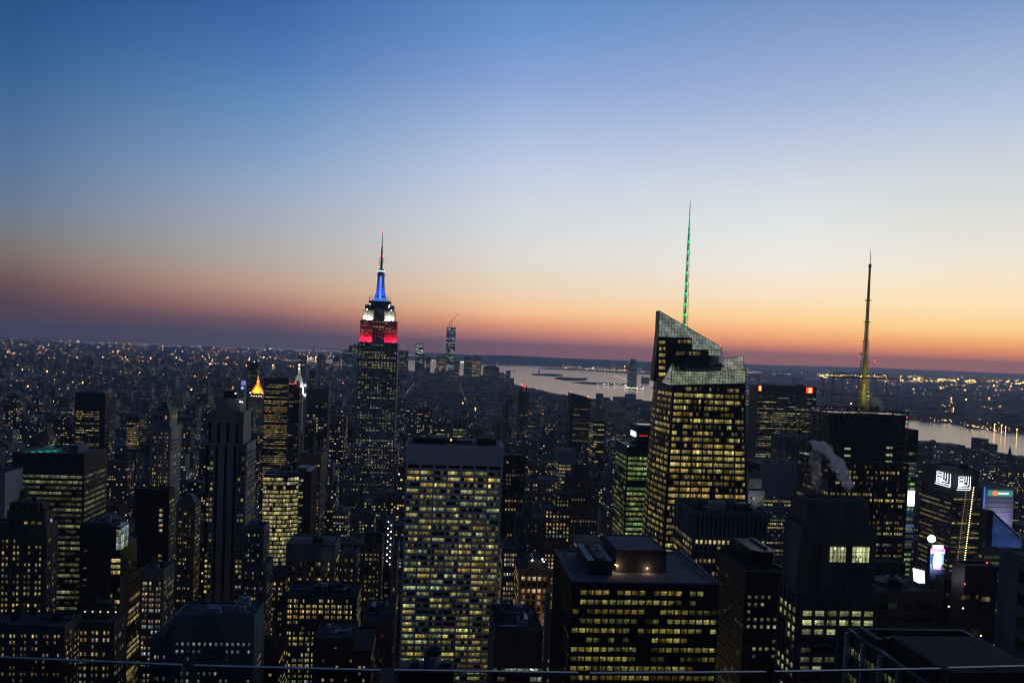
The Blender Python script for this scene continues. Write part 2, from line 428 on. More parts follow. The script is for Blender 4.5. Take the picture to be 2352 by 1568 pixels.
def px_box(xl, xr, yt, D):
    ym = yt
    p, q = at(xl, ym, D), at(xr, ym, D)
    return p.x, q.x, at((xl + xr) / 2, yt, D).z

def tower(name, label, tiers, wall='limestone', st=None, roofm='roof_grey', clutter=4, group=None, cat='building', tank=0, sidest=None, foot=True, zlow=0.0):
    """tiers from the top down: (x left, x right, y top, distance, depth[, own style]); each stands on the next"""
    bx = []
    for t in tiers:
        x0, x1, z1 = px_box(t[0], t[1], t[2], t[3]); bx.append([x0, x1, t[3], t[3] + t[4], z1, t[5] if len(t) > 5 else st, t[6] if len(t) > 6 else None])
    low = bx[-1]
    root = thing(name, label, cat, ((low[0] + low[1]) / 2, (low[2] + low[3]) / 2, 0), group)
    w = MB()
    for i, (x0, x1, y0, y1, z1, s_, wm) in enumerate(bx):
        zb = bx[i + 1][4] if i + 1 < len(bx) else zlow
        w.box(x0, x1, y0, y1, zb, z1, bottom=False)
        if s_:
            grid_facade(root, w, x0, x1, y0, y1, zb, z1, 'N', s_)
            side = 'W' if x1 < 0 else ('E' if x0 > 0 else None)
            if side: grid_facade(root, w, x0, x1, y0, y1, zb, z1, side, dict(s_, **(sidest or {})))
        roof_on(root, w, x0, x1, y0, y1, z1, roofm, clutter if i == 0 else 0)
        if foot: FOOT.append((x0 - 3, x1 + 3, y0 - 3, y1 + 3))
    for k in range(tank):
        x0, x1, y0, y1, z1 = bx[0][:5]
        water_tank(root, x0 + (x1 - x0) * (.3 + .35 * k), y0 + (y1 - y0) * random.uniform(.3, .7), z1 + .1)
    w.build('wall', wall, root)
    return root, bx

# ------------------------------------------------------------------ ground, water, hills
def sheet(name, pts, m, z, kind='structure', thick=0.0):
    b = MB()
    if thick: b.prism([(p[0], p[1]) for p in pts], z, z + thick)
    else: b.face([(p[0], p[1], z) for p in pts])
    return b.build(name, m, kind=kind)
def gmat(name, c, rough=.95):
    return principled(name, c, rough, 0, .2, .5, .004)
ground_m = gmat('ground_asphalt', (.045, .045, .048))
land_m = gmat('dark_land', (.03, .033, .034))
gd = MB(); n_ = 96
ring = [(31500 * math.cos(2 * math.pi * k / n_), 31500 * math.sin(2 * math.pi * k / n_)) for k in range(n_)]
gd.face([(x, y, 0) for x, y in ring]); gd.build('ground', ground_m, kind='structure')

def water_material():
    m = bpy.data.materials.new('river_water'); m.use_nodes = True
    t = m.node_tree; b = t.nodes['Principled BSDF']
    b.inputs['Base Color'].default_value = (.02, .03, .04, 1); b.inputs['Roughness'].default_value = .16; b.inputs['IOR'].default_value = 1.33
    g = N(t, 'ShaderNodeNewGeometry'); mp = N(t, 'ShaderNodeMapping'); mp.inputs['Scale'].default_value = (.012, .02, 1); L(t, g.outputs['Position'], mp.inputs[0])
    n = N(t, 'ShaderNodeTexNoise'); n.inputs['Scale'].default_value = 1; n.inputs['Detail'].default_value = 6; n.inputs['Roughness'].default_value = .6; L(t, mp.outputs[0], n.inputs[0])
    bp = N(t, 'ShaderNodeBump'); bp.inputs['Strength'].default_value = .35; bp.inputs['Distance'].default_value = 3; L(t, n.outputs[0], bp.inputs['Height']); L(t, bp.outputs[0], b.inputs['Normal'])
    return m
MT['water'] = water_material()
def outline(pts, z=0.0): return [on_ground(u, v, z) for u, v in pts]
BAY = [(596, 827), (700, 825), (800, 824), (960, 827), (1082, 834), (1109, 838), (1160, 838.5), (1240, 841), (1300, 845), (1420, 850), (1520, 857), (1560, 866), (1560, 880), (1490, 890), (1600, 905), (1735, 926), (1900, 943), (2090, 963), (2163, 967), (2243, 982), (2352, 998), (2480, 1014), (2480, 1070), (2352, 1051), (2223, 1031), (2149, 1018), (1900, 985), (1735, 948), (1600, 938), (1500, 929), (1400, 922), (1330, 915), (1260, 904), (1200, 887), (1170, 879), (1080, 866), (960, 852), (800, 846), (700, 836), (596, 832)]
sheet('harbour_water', outline(BAY), 'water', .35)
sheet('inlet_water', outline([(593, 847), (690, 845), (692, 857), (640, 861), (590, 858)]), 'water', .35)
sheet('ocean_water', outline([(120, 781), (300, 786), (471, 791), (640, 797), (790, 804), (960, 812), (960, 818), (790, 812), (600, 804), (471, 801), (300, 794), (120, 787)]), 'water', .35)
sheet('newark_water', outline([(1715, 852), (1747, 853), (1773, 855), (1881, 864), (1965, 866), (2100, 876), (2100, 886), (2008, 880), (1962, 876), (1883, 870), (1773, 861), (1715, 857)]), 'water', .35)
sheet('hackensack_water', outline([(2121, 882), (2215, 890), (2212, 892.5), (2121, 885)]), 'water', .35)
sheet('meadow_water', outline([(2256, 892), (2352, 900), (2480, 911), (2480, 922), (2352, 905), (2256, 896)]), 'water', .35)

def mound(name, px, z0, h, m='dark_land', label=None):
    """a low island: its outline as seen on the water, raised to a rough back of height h"""
    pts = outline(px, .4); b = MB(); n = len(pts)
    cx = sum(p.x for p in pts) / n; cyy = sum(p.y for p in pts) / n
    i = len(b.v)
    b.v += [(p.x, p.y, .2) for p in pts] + [(cx + (p.x - cx) * .9, cyy + (p.y - cyy) * .9, h * random.uniform(.5, 1.1)) for p in pts]
    for k in range(n):
        j = (k + 1) % n; b.f.append((i + k, i + j, i + n + j, i + n + k)); b.m.append(0)
    b.f.append(tuple(i + n + k for k in range(n))); b.m.append(0)
    return b.build(name, land_m, kind='structure')
def lens(u0, u1, v0, v1, hv, n=12):
    lo = [(u0 + (u1 - u0) * k / n, v0 + (v1 - v0) * k / n + hv * math.sin(math.pi * k / n) ** .6 + .2) for k in range(n + 1)]
    hi = [(u0 + (u1 - u0) * k / n, v0 + (v1 - v0) * k / n - .6 * math.sin(math.pi * k / n)) for k in range(n, -1, -1)]
    return lo + hi[:-1]
mound('island', lens(1219, 1294, 859.5, 862.5, 1.4), 0, 14)
mound('island', lens(1272, 1350, 868.5, 871, 3.2), 0, 14)
mound('island', lens(1310, 1450, 877.5, 883, 2.6), 0, 8)
mound('port_spit', [(1236, 844.6), (1300, 846), (1370, 850), (1420, 852.5), (1520, 858), (1520, 862), (1420, 856), (1370, 852.6), (1300, 849.3), (1244, 847)], 0, 6)
mound('port_spit', lens(640, 700, 830.5, 831, .5), 0, 6)

def hills(name, tops, D, base, thick):
    b = MB(); pts = []
    for u, v in tops:
        p = at(u, v, D); pts.append((p.x, max(p.z, base)))
    fine = []
    for (xa, za), (xb, zb) in zip(pts, pts[1:]):
        for k in range(12):
            t_ = k / 12; fine.append((xa + (xb - xa) * t_, za + (zb - za) * t_ + random.uniform(-5, 5)))
    fine.append(pts[-1])
    i0 = 0
    rows = [(-1.0, 0.), (-.55, .55), (-.2, .93), (0, 1.), (.5, .6), (1., 0.)]
    for dy, k in rows: b.v += [(x, D + dy * thick, max(-1, z * k)) for x, z in fine]
    n = len(fine)
    for r in range(len(rows) - 1):
        for k in range(n - 1): b.f.append((r * n + k, r * n + k + 1, (r + 1) * n + k + 1, (r + 1) * n + k)); b.m.append(0)
    b.build(name, land_m, kind='structure')
hills('hills', [(900, 830), (960, 824), (1010, 820), (1060, 818), (1120, 816), (1180, 816.5), (1244, 820), (1330, 824), (1420, 828), (1560, 836), (1640, 844)], 15500, 0, 900)
hills('hills', [(1640, 832), (1760, 838), (1900, 841), (2050, 846), (2200, 852), (2352, 859), (2500, 866)], 24000, 0, 1500)

# ------------------------------------------------------------------ small builders
def lamp(root, p, r, m, name='lamp', label=None):
    b = MB(); b.octa(p, r); return b.build(name, m, root, label)
def arealamp(name, loc, direction, sx, sy, power, col):
    d = bpy.data.lights.new(name, 'AREA'); d.shape = 'RECTANGLE'; d.size = sx; d.size_y = sy; d.energy = power; d.color = col
    o = bpy.data.objects.new(name, d); COL.objects.link(o); o.location = loc
    o.rotation_euler = Vector(direction).to_track_quat('-Z', 'Y').to_euler(); d.spread = R_(110)
    return o

# ------------------------------------------------------------------ the red, white and blue tower
D0 = 1262.0
ctr = at(868, 790, D0).x
def ez(v): return at(868, v, D0).z
er = thing('skyscraper', 'tall stepped tower with red, white and blue floodlit crown and needle mast', 'skyscraper', (ctr, D0 + 22, 0))
st_e = dict(fh=3.75, pitch=2.45, fw=.5, fhh=.42, lit=.36, pal='office', str=1.05, run=.55, rowv=.85, grp=2, gg=.28, full=.08, empty=.1, top=2.5, nodark=False, dim=.06)
wl = MB(); zt = {k: ez(k) for k in (690, 700, 713, 736, 787, 1026, 1066, 1086)}
def e_tier(hw, y0, y1, z0, z1, st=None, piers=True, pw=.9, hole=None):
    segs = [(-hw, hw)] if not hole else [(-hw, -hole), (hole, hw)]
    for a_, b_ in segs:
        wl.box(ctr + a_, ctr + b_, y0, y1, z0, z1, bottom=False)
        if st: facade_quad(er, (ctr + a_, y0, z0), (ctr + b_, y0, z0), (ctr + b_, y0, z1 - 1.5), (ctr + a_, y0, z1 - 1.5), max(2, 2 * round((b_ - a_) / 4.9)), max(1, int((z1 - z0) / 3.75)), .62, .42, st, .02)
        if piers:
            n = max(2, round((b_ - a_) / 4.9))
            for k in range(n + 1):
                x = ctr + a_ + (b_ - a_) * k / n; wl.box(x - pw / 2, x + pw / 2, y0 - .55, y0, z0, z1 + .3, bottom=False)
    for s_ in (1,):
        x = ctr + hw
        if st: facade_quad(er, (x, y0, z0), (x, y1, z0), (x, y1, z1 - 1.5), (x, y0, z1 - 1.5), 8, max(1, int((z1 - z0) / 3.75)), .55, .42, dict(st, lit=.12), .04)
e_tier(44.5, D0 - 16, D0 + 62, 0, zt[1086], st_e)
e_tier(34.5, D0 - 8, D0 + 54, zt[1086], zt[1026], st_e)
zA, zB, zC, zD, zE = zt[787], zt[736], zt[713], zt[700], zt[690]
e_tier(28.6, D0, D0 + 42, zt[1026], zA, st_e)
st_r = dict(st_e, lit=.3)
e_tier(26.4, D0 + 1.6, D0 + 40, zA, zB, st_r, hole=9.2)
wl.box(ctr - 9.2, ctr + 9.2, D0 + 3.4, D0 + 38, zA, zB + 4, bottom=False)
facade_quad(er, (ctr - 9.2, D0 + 3.4, zA), (ctr + 9.2, D0 + 3.4, zA), (ctr + 9.2, D0 + 3.4, zB), (ctr - 9.2, D0 + 3.4, zB), 8, 9, .5, .42, st_r, .03)
for k in range(5): wl.box(ctr - 8 + 4 * k - .45, ctr - 8 + 4 * k + .45, D0 + 2.8, D0 + 3.4, zA, zB + 4, bottom=False)
e_tier(22.6, D0 + 4.5, D0 + 37, zB, zC, None, hole=8)
wl.box(ctr - 8, ctr + 8, D0 + 6, D0 + 36, zB + 4, zC + 3, bottom=False)
for k in range(5): wl.box(ctr - 7 + 3.5 * k - .4, ctr - 7 + 3.5 * k + .4, D0 + 5.4, D0 + 6, zB + 4, zC + 3, bottom=False)
wl.build('wall', 'limestone', er)
dk = MB(); dk.box(ctr - 21, ctr - 17, D0 + 6, D0 + 34, zC, zD, bottom=False); dk.box(ctr + 17, ctr + 21, D0 + 6, D0 + 34, zC, zD, bottom=False)
dk.box(ctr - 17, ctr + 17, D0 + 7, D0 + 34, zC, zD + 1, bottom=False); dk.box(ctr - 16, ctr + 16, D0 + 8, D0 + 33, zD + 1, zE, bottom=False)
for k in range(-3, 4): dk.beam((ctr + k * 5, D0 + 8.5, zE), (ctr + k * 5, D0 + 8.5, zE + 3.5 + (k % 2) * 3), .16)
for s_ in (-1, 1):
    for k in range(3): dk.beam((ctr + s_ * (11 + k * 2.2), D0 + 9, zE), (ctr + s_ * (11 + k * 2.2), D0 + 9, zE + 9 - 2 * k), .2)
dk.build('observation_deck', 'steel_dark', er)
mz = lambda v: ez(v)
ms = MB(); my = D0 + 20
z1_, z2_, z3_ = mz(684), mz(632), mz(616)
for (hw, a_, b_) in ((10.4, zE, mz(687)), (9.2, mz(687), mz(683.5))): ms.box(ctr - hw, ctr + hw, my - hw, my + hw, a_, b_, bottom=False)
ms.cone(ctr, my, mz(683.5), z2_, 6.3, 5.2, 16)
ms.cone(ctr, my, z2_, mz(624), 5.9, 5.4, 16); ms.cone(ctr, my, mz(624), z3_, 4.9, 4.2, 16); ms.cone(ctr, my, z3_, mz(612.5), 4.2, 1.2, 16)
for k in range(4):                                       # the four buttress wings flaring towards the foot
    a_ = math.pi / 4 + k * math.pi / 2; dx, dy = math.cos(a_), math.sin(a_); px_, py_ = -dy * .7, dx * .7
    def W_(r, z, s): return (ctr + dx * r + px_ * s, my + dy * r + py_ * s, z)
    zz = [mz(683.5), mz(670), mz(650), mz(628)]; rr = [11.6, 8.2, 6.9, 6.0]
    for j in range(3):
        ms.hexa([W_(3, zz[j], -1), W_(rr[j], zz[j], -1), W_(rr[j], zz[j], 1), W_(3, zz[j], 1)], [W_(3, zz[j + 1], -1), W_(rr[j + 1], zz[j + 1], -1), W_(rr[j + 1], zz[j + 1], 1), W_(3, zz[j + 1], 1)])
ms.build('mast', 'metal', er)
bl_m = emitter('blue_tube', (.14, .34, 1), 1.4)
for k in range(11):
    v = 632 + k * 4.95; b = MB(); z = mz(v)
    r_ = 6.35 - .1 * (10 - k) + .12
    b.box(ctr - 1.55, ctr + 1.55, my - r_ - .12, my - r_ + .5, z - 1.0, z + 1.0)
    b.build('mast_window', bl_m, er)
for v, hw, yy in ((684.2, 9.4, 9.4), (688.6, 10.6, 10.6)):
    b = MB(); z = mz(v); b.box(ctr - hw, ctr + hw, my - yy - .5, my - yy + .2, z - .55, z + .55); b.build('light_ring', emitter('blue_ring', (.08, .25, 1), 1.8), er)
b = MB(); b.cone(ctr, my, mz(621), mz(618.5), 5.2, 5.2, 20); b.build('light_ring', emitter('white_ring', (.4, .6, 1), 2.6), er)
ant = MB(); zz = [mz(612.5), mz(587), mz(563), mz(545), mz(526)]
for a_, b_, r0, r1 in ((zz[0], zz[1], 1.7, 1.5), (zz[1], zz[2], 1.3, 1.0), (zz[2], zz[3], .8, .6), (zz[3], zz[4], .5, .25)): ant.cone(ctr, my, a_, b_, r0, r1, 8)
for k in range(14): ant.cone(ctr, my, zz[0] + 3 + k * 2.2, zz[0] + 3.5 + k * 2.2, 2.1 - k * .05, 2.1 - k * .05, 8)
for s_, a_, b_ in ((1, 600, 588), (-1, 607, 588)): ant.beam((ctr + s_ * 3, my, mz(a_)), (ctr + s_ * 3, my, mz(b_)), .3); ant.beam((ctr + s_ * 3, my, mz(a_)), (ctr, my, mz(a_)), .2)
ant.build('antenna', 'steel_dark', er)
for v, dx in ((526, 0), (563, -1.5), (585, 1.5)): lamp(er, (ctr + dx, my - 1, mz(v)), .9, 'red_light', 'beacon')
for dx, v in ((-18, 711), (18, 711), (-14, 698.5), (15, 699.5), (14, 703.5)): lamp(er, (ctr + dx, D0 + 3.6, mz(v)), .8, 'white_light', 'floodlamp')
for dx in (-17, -14.5, -11, 9.5, 13, 16.5, 21): lamp(er, (ctr + dx, D0 + 2.6, zB + 1.0), .95, 'white_light', 'floodlamp')
# floodlights on the setbacks, throwing colour up the stone
RED, WHI, BLU = (1, .003, .035), (1, .95, .76), (.01, .07, 1)
for a_, b_ in ((-26, -9.5), (9.5, 26)):
    arealamp('red_floodlight', (ctr + (a_ + b_) / 2, D0 + .1, zA + .6), (0, .2, 1), b_ - a_, .6, 9500, RED)
    arealamp('white_floodlight', (ctr + (a_ + b_) / 2 * .9, D0 + 2.2, zB + .7), (0, .3, 1), (b_ - a_) * .8, .8, 4200, WHI)
arealamp('red_floodlight', (ctr + 29.5, D0 + 20, zA + .6), (-.4, 0, 1), .8, 34, 9000, RED)
for s_ in (-1, 1):
    arealamp('blue_floodlight', (ctr + s_ * 4, my - 12.0, mz(683)), (-s_ * .1, .28, 1), 6, .8, 6500, BLU)
arealamp('blue_floodlight', (ctr + 12, my, mz(683)), (-.28, 0, 1), .8, 8, 4500, BLU)
FOOT.append((ctr - 48, ctr + 48, D0 - 20, D0 + 66))

# ------------------------------------------------------------------ the faceted glass tower with the green spire
bt = thing('skyscraper', 'faceted glass tower with slanted lit crown and green lattice spire', 'skyscraper', (at(1600, 1100, 575).x, 580, 0))
ZG = 1500.0
DN = 552.0                                               # the north face
def ext(u0, v0, u1, v1, v): t_ = (v - v0) / (v1 - v0); return u0 + (u1 - u0) * t_
def face_x(u0, v0, u1, v1, Y):                           # an edge seen as a line, taken down to the street
    a_, b_ = at(u0, v0, Y), at(u1, v1, Y); k = (0 - a_.z) / (b_.z - a_.z); return a_, Vector((a_.x + (b_.x - a_.x) * k, Y, 0.0))
Ft, Fb = face_x(1546, 880, 1524, 1240, DN)               # fold between the chamfer and the north face
Rt, Rb = face_x(1711.5, 880, 1717, 1240, DN)
Et, Eb = face_x(1511, 880, 1486, 1190, DN + 30)          # chamfer's far edge
Kt, Kb = face_x(1501, 890, 1477, 1190, DN + 50)          # back of the east side
BRt, BRb = Vector((Rt.x, DN + 50, Rt.z)), Vector((Rb.x, DN + 50, 0))
body = MB()
zc = Rt.z
for p in (Ft, Et, Kt, BRt): p.z = zc
loop_t, loop_b = [Et, Ft, Rt, BRt, Kt], [Eb, Fb, Rb, BRb, Kb]
for k in range(5):
    j = (k + 1) % 5
    for i_ in range(40): body.face([loop_b[k].lerp(loop_t[k], i_ / 40), loop_b[j].lerp(loop_t[j], i_ / 40), loop_b[j].lerp(loop_t[j], (i_ + 1) / 40), loop_b[k].lerp(loop_t[k], (i_ + 1) / 40)])
body.face(loop_t)
body.build('wall', 'slate_glass', bt)
st_b = dict(lit=.78, pal='gold', str=.9, run=.55, rowv=.4, full=.1, empty=.0, dim=.5, off=.1)
PAL['gold2'] = [((1, .76, .21), 5), ((1, .81, .26), 4), ((1, .66, .15), 1.5), ((1, .88, .42), .8)]
st_b['pal'] = 'gold2'
ztop, zbot = zc - 3.0, zc - 3.0 - 4.22 * 31
def on(a_, b_, z): k = (z - b_.z) / (a_.z - b_.z); return b_.lerp(a_, k)
facade_quad(bt, on(Ft, Fb, zbot), on(Rt, Rb, zbot), on(Rt, Rb, ztop), on(Ft, Fb, ztop), 28, 31, .96, .56, dict(st_b, grp=4, gg=.13), .015, skip=lambda k, r: r == 30 and k < 4)
facade_quad(bt, on(Et, Eb, zbot), on(Ft, Fb, zbot), on(Ft, Fb, ztop - 4), on(Et, Eb, ztop - 4), 12, 30, .86, .52, dict(st_b, lit=.72, str=.72, grp=3, gg=.2), .03)
facade_quad(bt, on(Kt, Kb, zbot), on(Et, Eb, zbot), on(Et, Eb, ztop), on(Kt, Kb, ztop), 6, 31, .7, .5, dict(st_b, lit=.55, str=.45), .04)
# mullions between the floors stand just proud of the glass
mu = MB()
for r in range(32):
    z = zbot + r * 4.22
    p, q = on(Ft, Fb, z), on(Rt, Rb, z); mu.beam(p + Vector((0, -.15, 0)), q + Vector((0, -.15, 0)), .22)
for k in ():
    a_ = on(Ft, Fb, zbot).lerp(on(Rt, Rb, zbot), k / 8); b_ = on(Ft, Fb, ztop).lerp(on(Rt, Rb, ztop), k / 8); mu.beam(a_ + Vector((0, -.15, 0)), b_ + Vector((0, -.15, 0)), .2)
mu.build('mullions', 'steel_dark', bt)

def screen_mat(name, col, st):
    m = bpy.data.materials.new(name); m.use_nodes = True; t = m.node_tree; b = t.nodes['Principled BSDF']
    b.inputs['Base Color'].default_value = (.2, .21, .2, 1); b.inputs['Roughness'].default_value = .2
    u = N(t, 'ShaderNodeUVMap', uv_map='UVMap'); mp = N(t, 'ShaderNodeVectorMath', operation='FLOOR'); L(t, u.outputs[0], mp.inputs[0])
    w = N(t, 'ShaderNodeTexWhiteNoise', noise_dimensions='2D'); L(t, mp.outputs[0], w.inputs[0])
    n = N(t, 'ShaderNodeTexNoise'); n.inputs['Scale'].default_value = .35; n.inputs['Detail'].default_value = 3; L(t, u.outputs[0], n.inputs[0])
    e = M_(t, 'MULTIPLY', M_(t, 'ADD', M_(t, 'MULTIPLY', w.outputs[0], .45), .35), M_(t, 'ADD', M_(t, 'MULTIPLY', n.outputs[0], 1.6), -.1))
    b.inputs['Emission Color'].default_value = (*col, 1); L(t, M_(t, 'MULTIPLY', e, st), b.inputs['Emission Strength'])
    m.cycles.emission_sampling = 'NONE'; return m
def screen(name, poly, Yf, cell, m, root, frame=.11, thick=.5):
    """a lit glass screen on the outline seen at (u, v) with its grid of mullions"""
    P = [at(u, v, Yf(u)) for u, v in poly]
    b = MB(); uv = [((p.x - P[0].x) / cell, (p.z - P[0].z) / cell) for p in P]
    b.face(P, uv=uv); o = b.build(name, m, root)
    g = MB(); xs = [p.x for p in P]; zs = [p.z for p in P]; n = len(P)
    def cross(axis, val):
        out = []
        for k in range(n):
            a_, c_ = P[k], P[(k + 1) % n]; va, vc = (a_.x, c_.x) if axis == 0 else (a_.z, c_.z)
            if (va - val) * (vc - val) < 0: out.append(a_.lerp(c_, (val - va) / (vc - va)))
        return out
    off = Vector((0, -.2, 0))
    for axis, lo, hi in ((0, min(xs), max(xs)), (1, min(zs), max(zs))):
        val = lo + cell
        while val < hi - .2:
            c_ = cross(axis, val)
            if len(c_) >= 2: c_.sort(key=lambda p: p.x + p.z); g.beam(c_[0] + off, c_[-1] + off, frame)
            val += cell
    for k in range(n): g.beam(P[k] + off, P[(k + 1) % n] + off, frame * 1.5)
    g.build('mullions', 'steel_dark', root)
    return o
scr1 = screen_mat('lit_screen_glass', (.76, .84, .58), .52)
scr2 = screen_mat('lit_crown_glass', (.68, .78, .66), .56)
screen('glass_screen', [(1541, 884), (1712, 880), (1711.8, 849), (1640, 852), (1590, 853), (1552, 851), (1545, 833)], lambda u: DN - .3, 1.95, scr1, bt)
screen('glass_screen', [(1520, 878), (1540.5, 885), (1544, 833)], lambda u: DN + 22 - (u - 1520) * 1.0, 2.15, screen_mat('side_screen_glass', (.7, .78, .66), .6), bt)
# rear shard with the slanted top
DS = 592.0
sh = MB()
shp = [(1499, 905), (1512.6, 760), (1514.6, 713), (1658, 797), (1662, 905)]
F_ = [at(u, v, DS) for u, v in shp]; Bk = [p + Vector((0, 10, 0)) for p in F_]
zl = zc
F_[0].z = Bk[0].z = F_[4].z = Bk[4].z = zl - 2
sh.face(F_); n5 = 5
for k in range(5): j = (k + 1) % 5; sh.face([F_[k], Bk[k], Bk[j], F_[j]])
sh.face(Bk[::-1]); sh.build('rear_shard', 'slate_glass', bt)
screen('crown_screen', [(1512.2, 773), (1512.9, 757), (1514.9, 714.5), (1657.3, 797.7), (1659.5, 834), (1650, 834), (1627, 815), (1627, 803), (1589, 803), (1589, 776)], lambda u: DS - .4, 2.3, scr2, bt, .1)
for (u0, u1, v, h_) in [(1513, 1528, 782 + 14.7 * k, 7.6) for k in range(7)]:
    a_, b_, c_, d_ = at(u0 - k * 0, v + h_, DS), at(u1, v + h_, DS), at(u1, v, DS), at(u0, v, DS)
    facade_quad(bt, a_, b_, c_, d_, 3, 1, .92, .95, dict(st_b, lit=1, rowv=0, str=.95, off=.4))
facade_quad(bt, at(1553, 788, DS), at(1588, 788, DS), at(1588, 780.5, DS), at(1553, 780.5, DS), 8, 1, .9, .95, dict(st_b, lit=.95, str=.6, off=.4))
facade_quad(bt, at(1553, 816, DS), at(1612, 816, DS), at(1612, 807, DS), at(1553, 807, DS), 12, 1, .9, .95, dict(st_b, lit=.8, str=.45, off=.4))
ph = MB()
for u0, u1, v0, v1, Y in ((1573, 1652, 829, 852, 572), (1616, 1652, 817, 830, 575), (1560, 1590, 838, 852, 570)):
    a_, c_ = at(u0, v1, Y), at(u1, v0, Y); ph.box(a_.x, c_.x, Y, Y + 14, zc, c_.z, bottom=False)
ph.build('penthouse', 'blue_glass', bt)
screen('parapet_screen', [(1655, 852), (1712, 851), (1705, 817.5), (1661, 822.5)], lambda u: DN + 40, 2.4, screen_mat('parapet_glass', (.85, .8, .66), .62), bt)
b = MB(); b.beam(at(1575, 848, 562), at(1640, 848, 562), .7); b.beam(at(1620, 850, 558), at(1664, 840, 556), .6); b.build('roof_crane', 'metal', bt)
lamp(bt, at(1655, 794, DS - 1), .6, 'red_light', 'beacon')
# spire
sp_b, sp_t = at(1576, 752, DS + 14), at(1582, 462.4, DS + 14)
zs = [sp_b.z + (sp_t.z - sp_b.z) * t_ for t_ in (0, .085, .17, .255, .335, .42, .5, .585, .665, .745, .79)]
spx, spy = (sp_b.x + sp_t.x) / 2, DS + 14
def spr(z): t_ = (z - sp_b.z) / (sp_t.z - sp_b.z); return 2.0 * (1 - t_) + .3
tube = MB(); lat = MB()
tube.cone(spx, spy, sp_b.z - 20, zs[-1], .8, .45, 12); tube.cone(spx, spy, zs[-1], sp_t.z, .5, .18, 10); tube.build('spire_tube', 'white_stone', bt)
for i in range(len(zs) - 1):
    r0, r1 = spr(zs[i]), spr(zs[i + 1])
    pts0 = [Vector((spx + r0 * math.cos(a_), spy + r0 * math.sin(a_), zs[i])) for a_ in (-.5, 1.6, 3.7)]
    pts1 = [Vector((spx + r1 * math.cos(a_), spy + r1 * math.sin(a_), zs[i + 1])) for a_ in (-.5, 1.6, 3.7)]
    for k in range(3):
        lat.beam(pts0[k], pts1[k], .14); lat.beam(pts0[k], pts0[(k + 1) % 3], .16); lat.beam(pts0[k], pts1[(k + 1) % 3], .12)
lat.build('spire_lattice', 'metal', bt)
sgm = emitter('green_light', (.0, 1, .28), 1.2)
for i in range(len(zs) - 1):
    b = MB(); h_ = zs[i + 1] - zs[i]
    b.cone(spx, spy, zs[i] + .4, zs[i] + h_ * .34, spr(zs[i]) * .6, .5, 10); b.build('spire_light', sgm, bt)
    d = bpy.data.lights.new('green_spire_lamp', 'POINT'); d.energy = 420; d.color = (0, 1, .3); d.shadow_soft_size = .5
    o = bpy.data.objects.new('green_spire_lamp', d); COL.objects.link(o); o.location = (spx + .3, spy - 5.5, zs[i] + 2)
d = bpy.data.lights.new('green_spire_lamp', 'POINT'); d.energy = 900; d.color = (0, 1, .3); d.shadow_soft_size = .5
o = bpy.data.objects.new('green_spire_lamp', d); COL.objects.link(o); o.location = (spx + .3, spy - 6, zs[-1] + 6)
FOOT.append((Kb.x - 4, Rb.x + 6, DN - 4, DN + 60))

# ------------------------------------------------------------------ white-gridded slab in the middle
gx0, gx1, gz = px_box(932, 1157, 1024, 545)
gr = thing('office_tower', 'broad pale slab with a regular grid of glowing office floors at centre', 'skyscraper', ((gx0 + gx1) / 2, 565, 0))
w = MB(); w.box(gx0, gx1, 545, 590, 0, gz, bottom=False)
fr = MB(); FHG = 3.95; ztop = gz - 11.6; nb = 7; bw = (gx1 - gx0 - 2.2) / nb; ng = 42
fr.box(gx0, gx1, 543.6, 545, ztop + .4, gz + .02)
for k in range(nb + 1):
    x = gx0 + 1.1 + k * bw; fr.box(x - .55, x + .55, 543.9, 545, 0, ztop + .4, bottom=False)
for k in range(nb - 1): fr.box(gx0 + 1.1 + (k + 1) * bw - .08, gx0 + 1.1 + (k + 1) * bw + .08, 543.45, 543.6, ztop + .4, gz)
for r in range(ng + 1):
    z = ztop - r * FHG; fr.box(gx0, gx1, 544.15, 545, z - .85, z + .85)
w.build('wall', 'black_metal', gr); fr.build('facade_grid', 'grid_panel', gr)
st_g = dict(lit=.54, pal='office', str=.82, run=.7, rowv=.7, full=.12, empty=.16, dim=.5)
PAL['office2'] = [((1, .82, .22), 4), ((.9, .86, .28), 5), ((.72, .88, .42), 3), ((1, .64, .14), .9)]
st_g['pal'] = 'office2'
for k in range(nb):
    x = gx0 + 1.1 + k * bw
    facade_quad(gr, (x + .5, 545, ztop - ng * FHG), (x + bw - .5, 545, ztop - ng * FHG), (x + bw - .5, 545, ztop), (x + .5, 545, ztop), 4, ng, .98, .52, st_g, .005, skip=lambda k_, r_: r_ == ng - 1)
roof_on(gr, w, gx0, gx1, 545, 590, gz, 'roof_blue', 0)
for u0, u1, v0, Y in ((948, 1050, 1006, 556), (1050, 1084, 1011, 560), (1096, 1140, 1007, 556), (1000, 1030, 1002, 570)):
    a_, c_, z_ = px_box(u0, u1, v0, Y); m = MB(); m.box(a_, c_, Y, Y + 12, gz + .12, z_, bottom=False); m.build('rooftop_unit', random.choice(['charcoal', 'roof_dark', 'grey_stone']), gr)
m = MB(); p0, p1 = at(1148, 1010, 550), at(1157, 1023, 546)
m.beam(p0, p1, .4); m.beam(at(1130, 1010, 552), p0, .3); m.build('window_crane', 'metal', gr)
lamp(gr, at(1036, 1010, 553), .55, 'warm_light', 'rooftop_lamp')
FOOT.append((gx0 - 3, gx1 + 3, 540, 595))

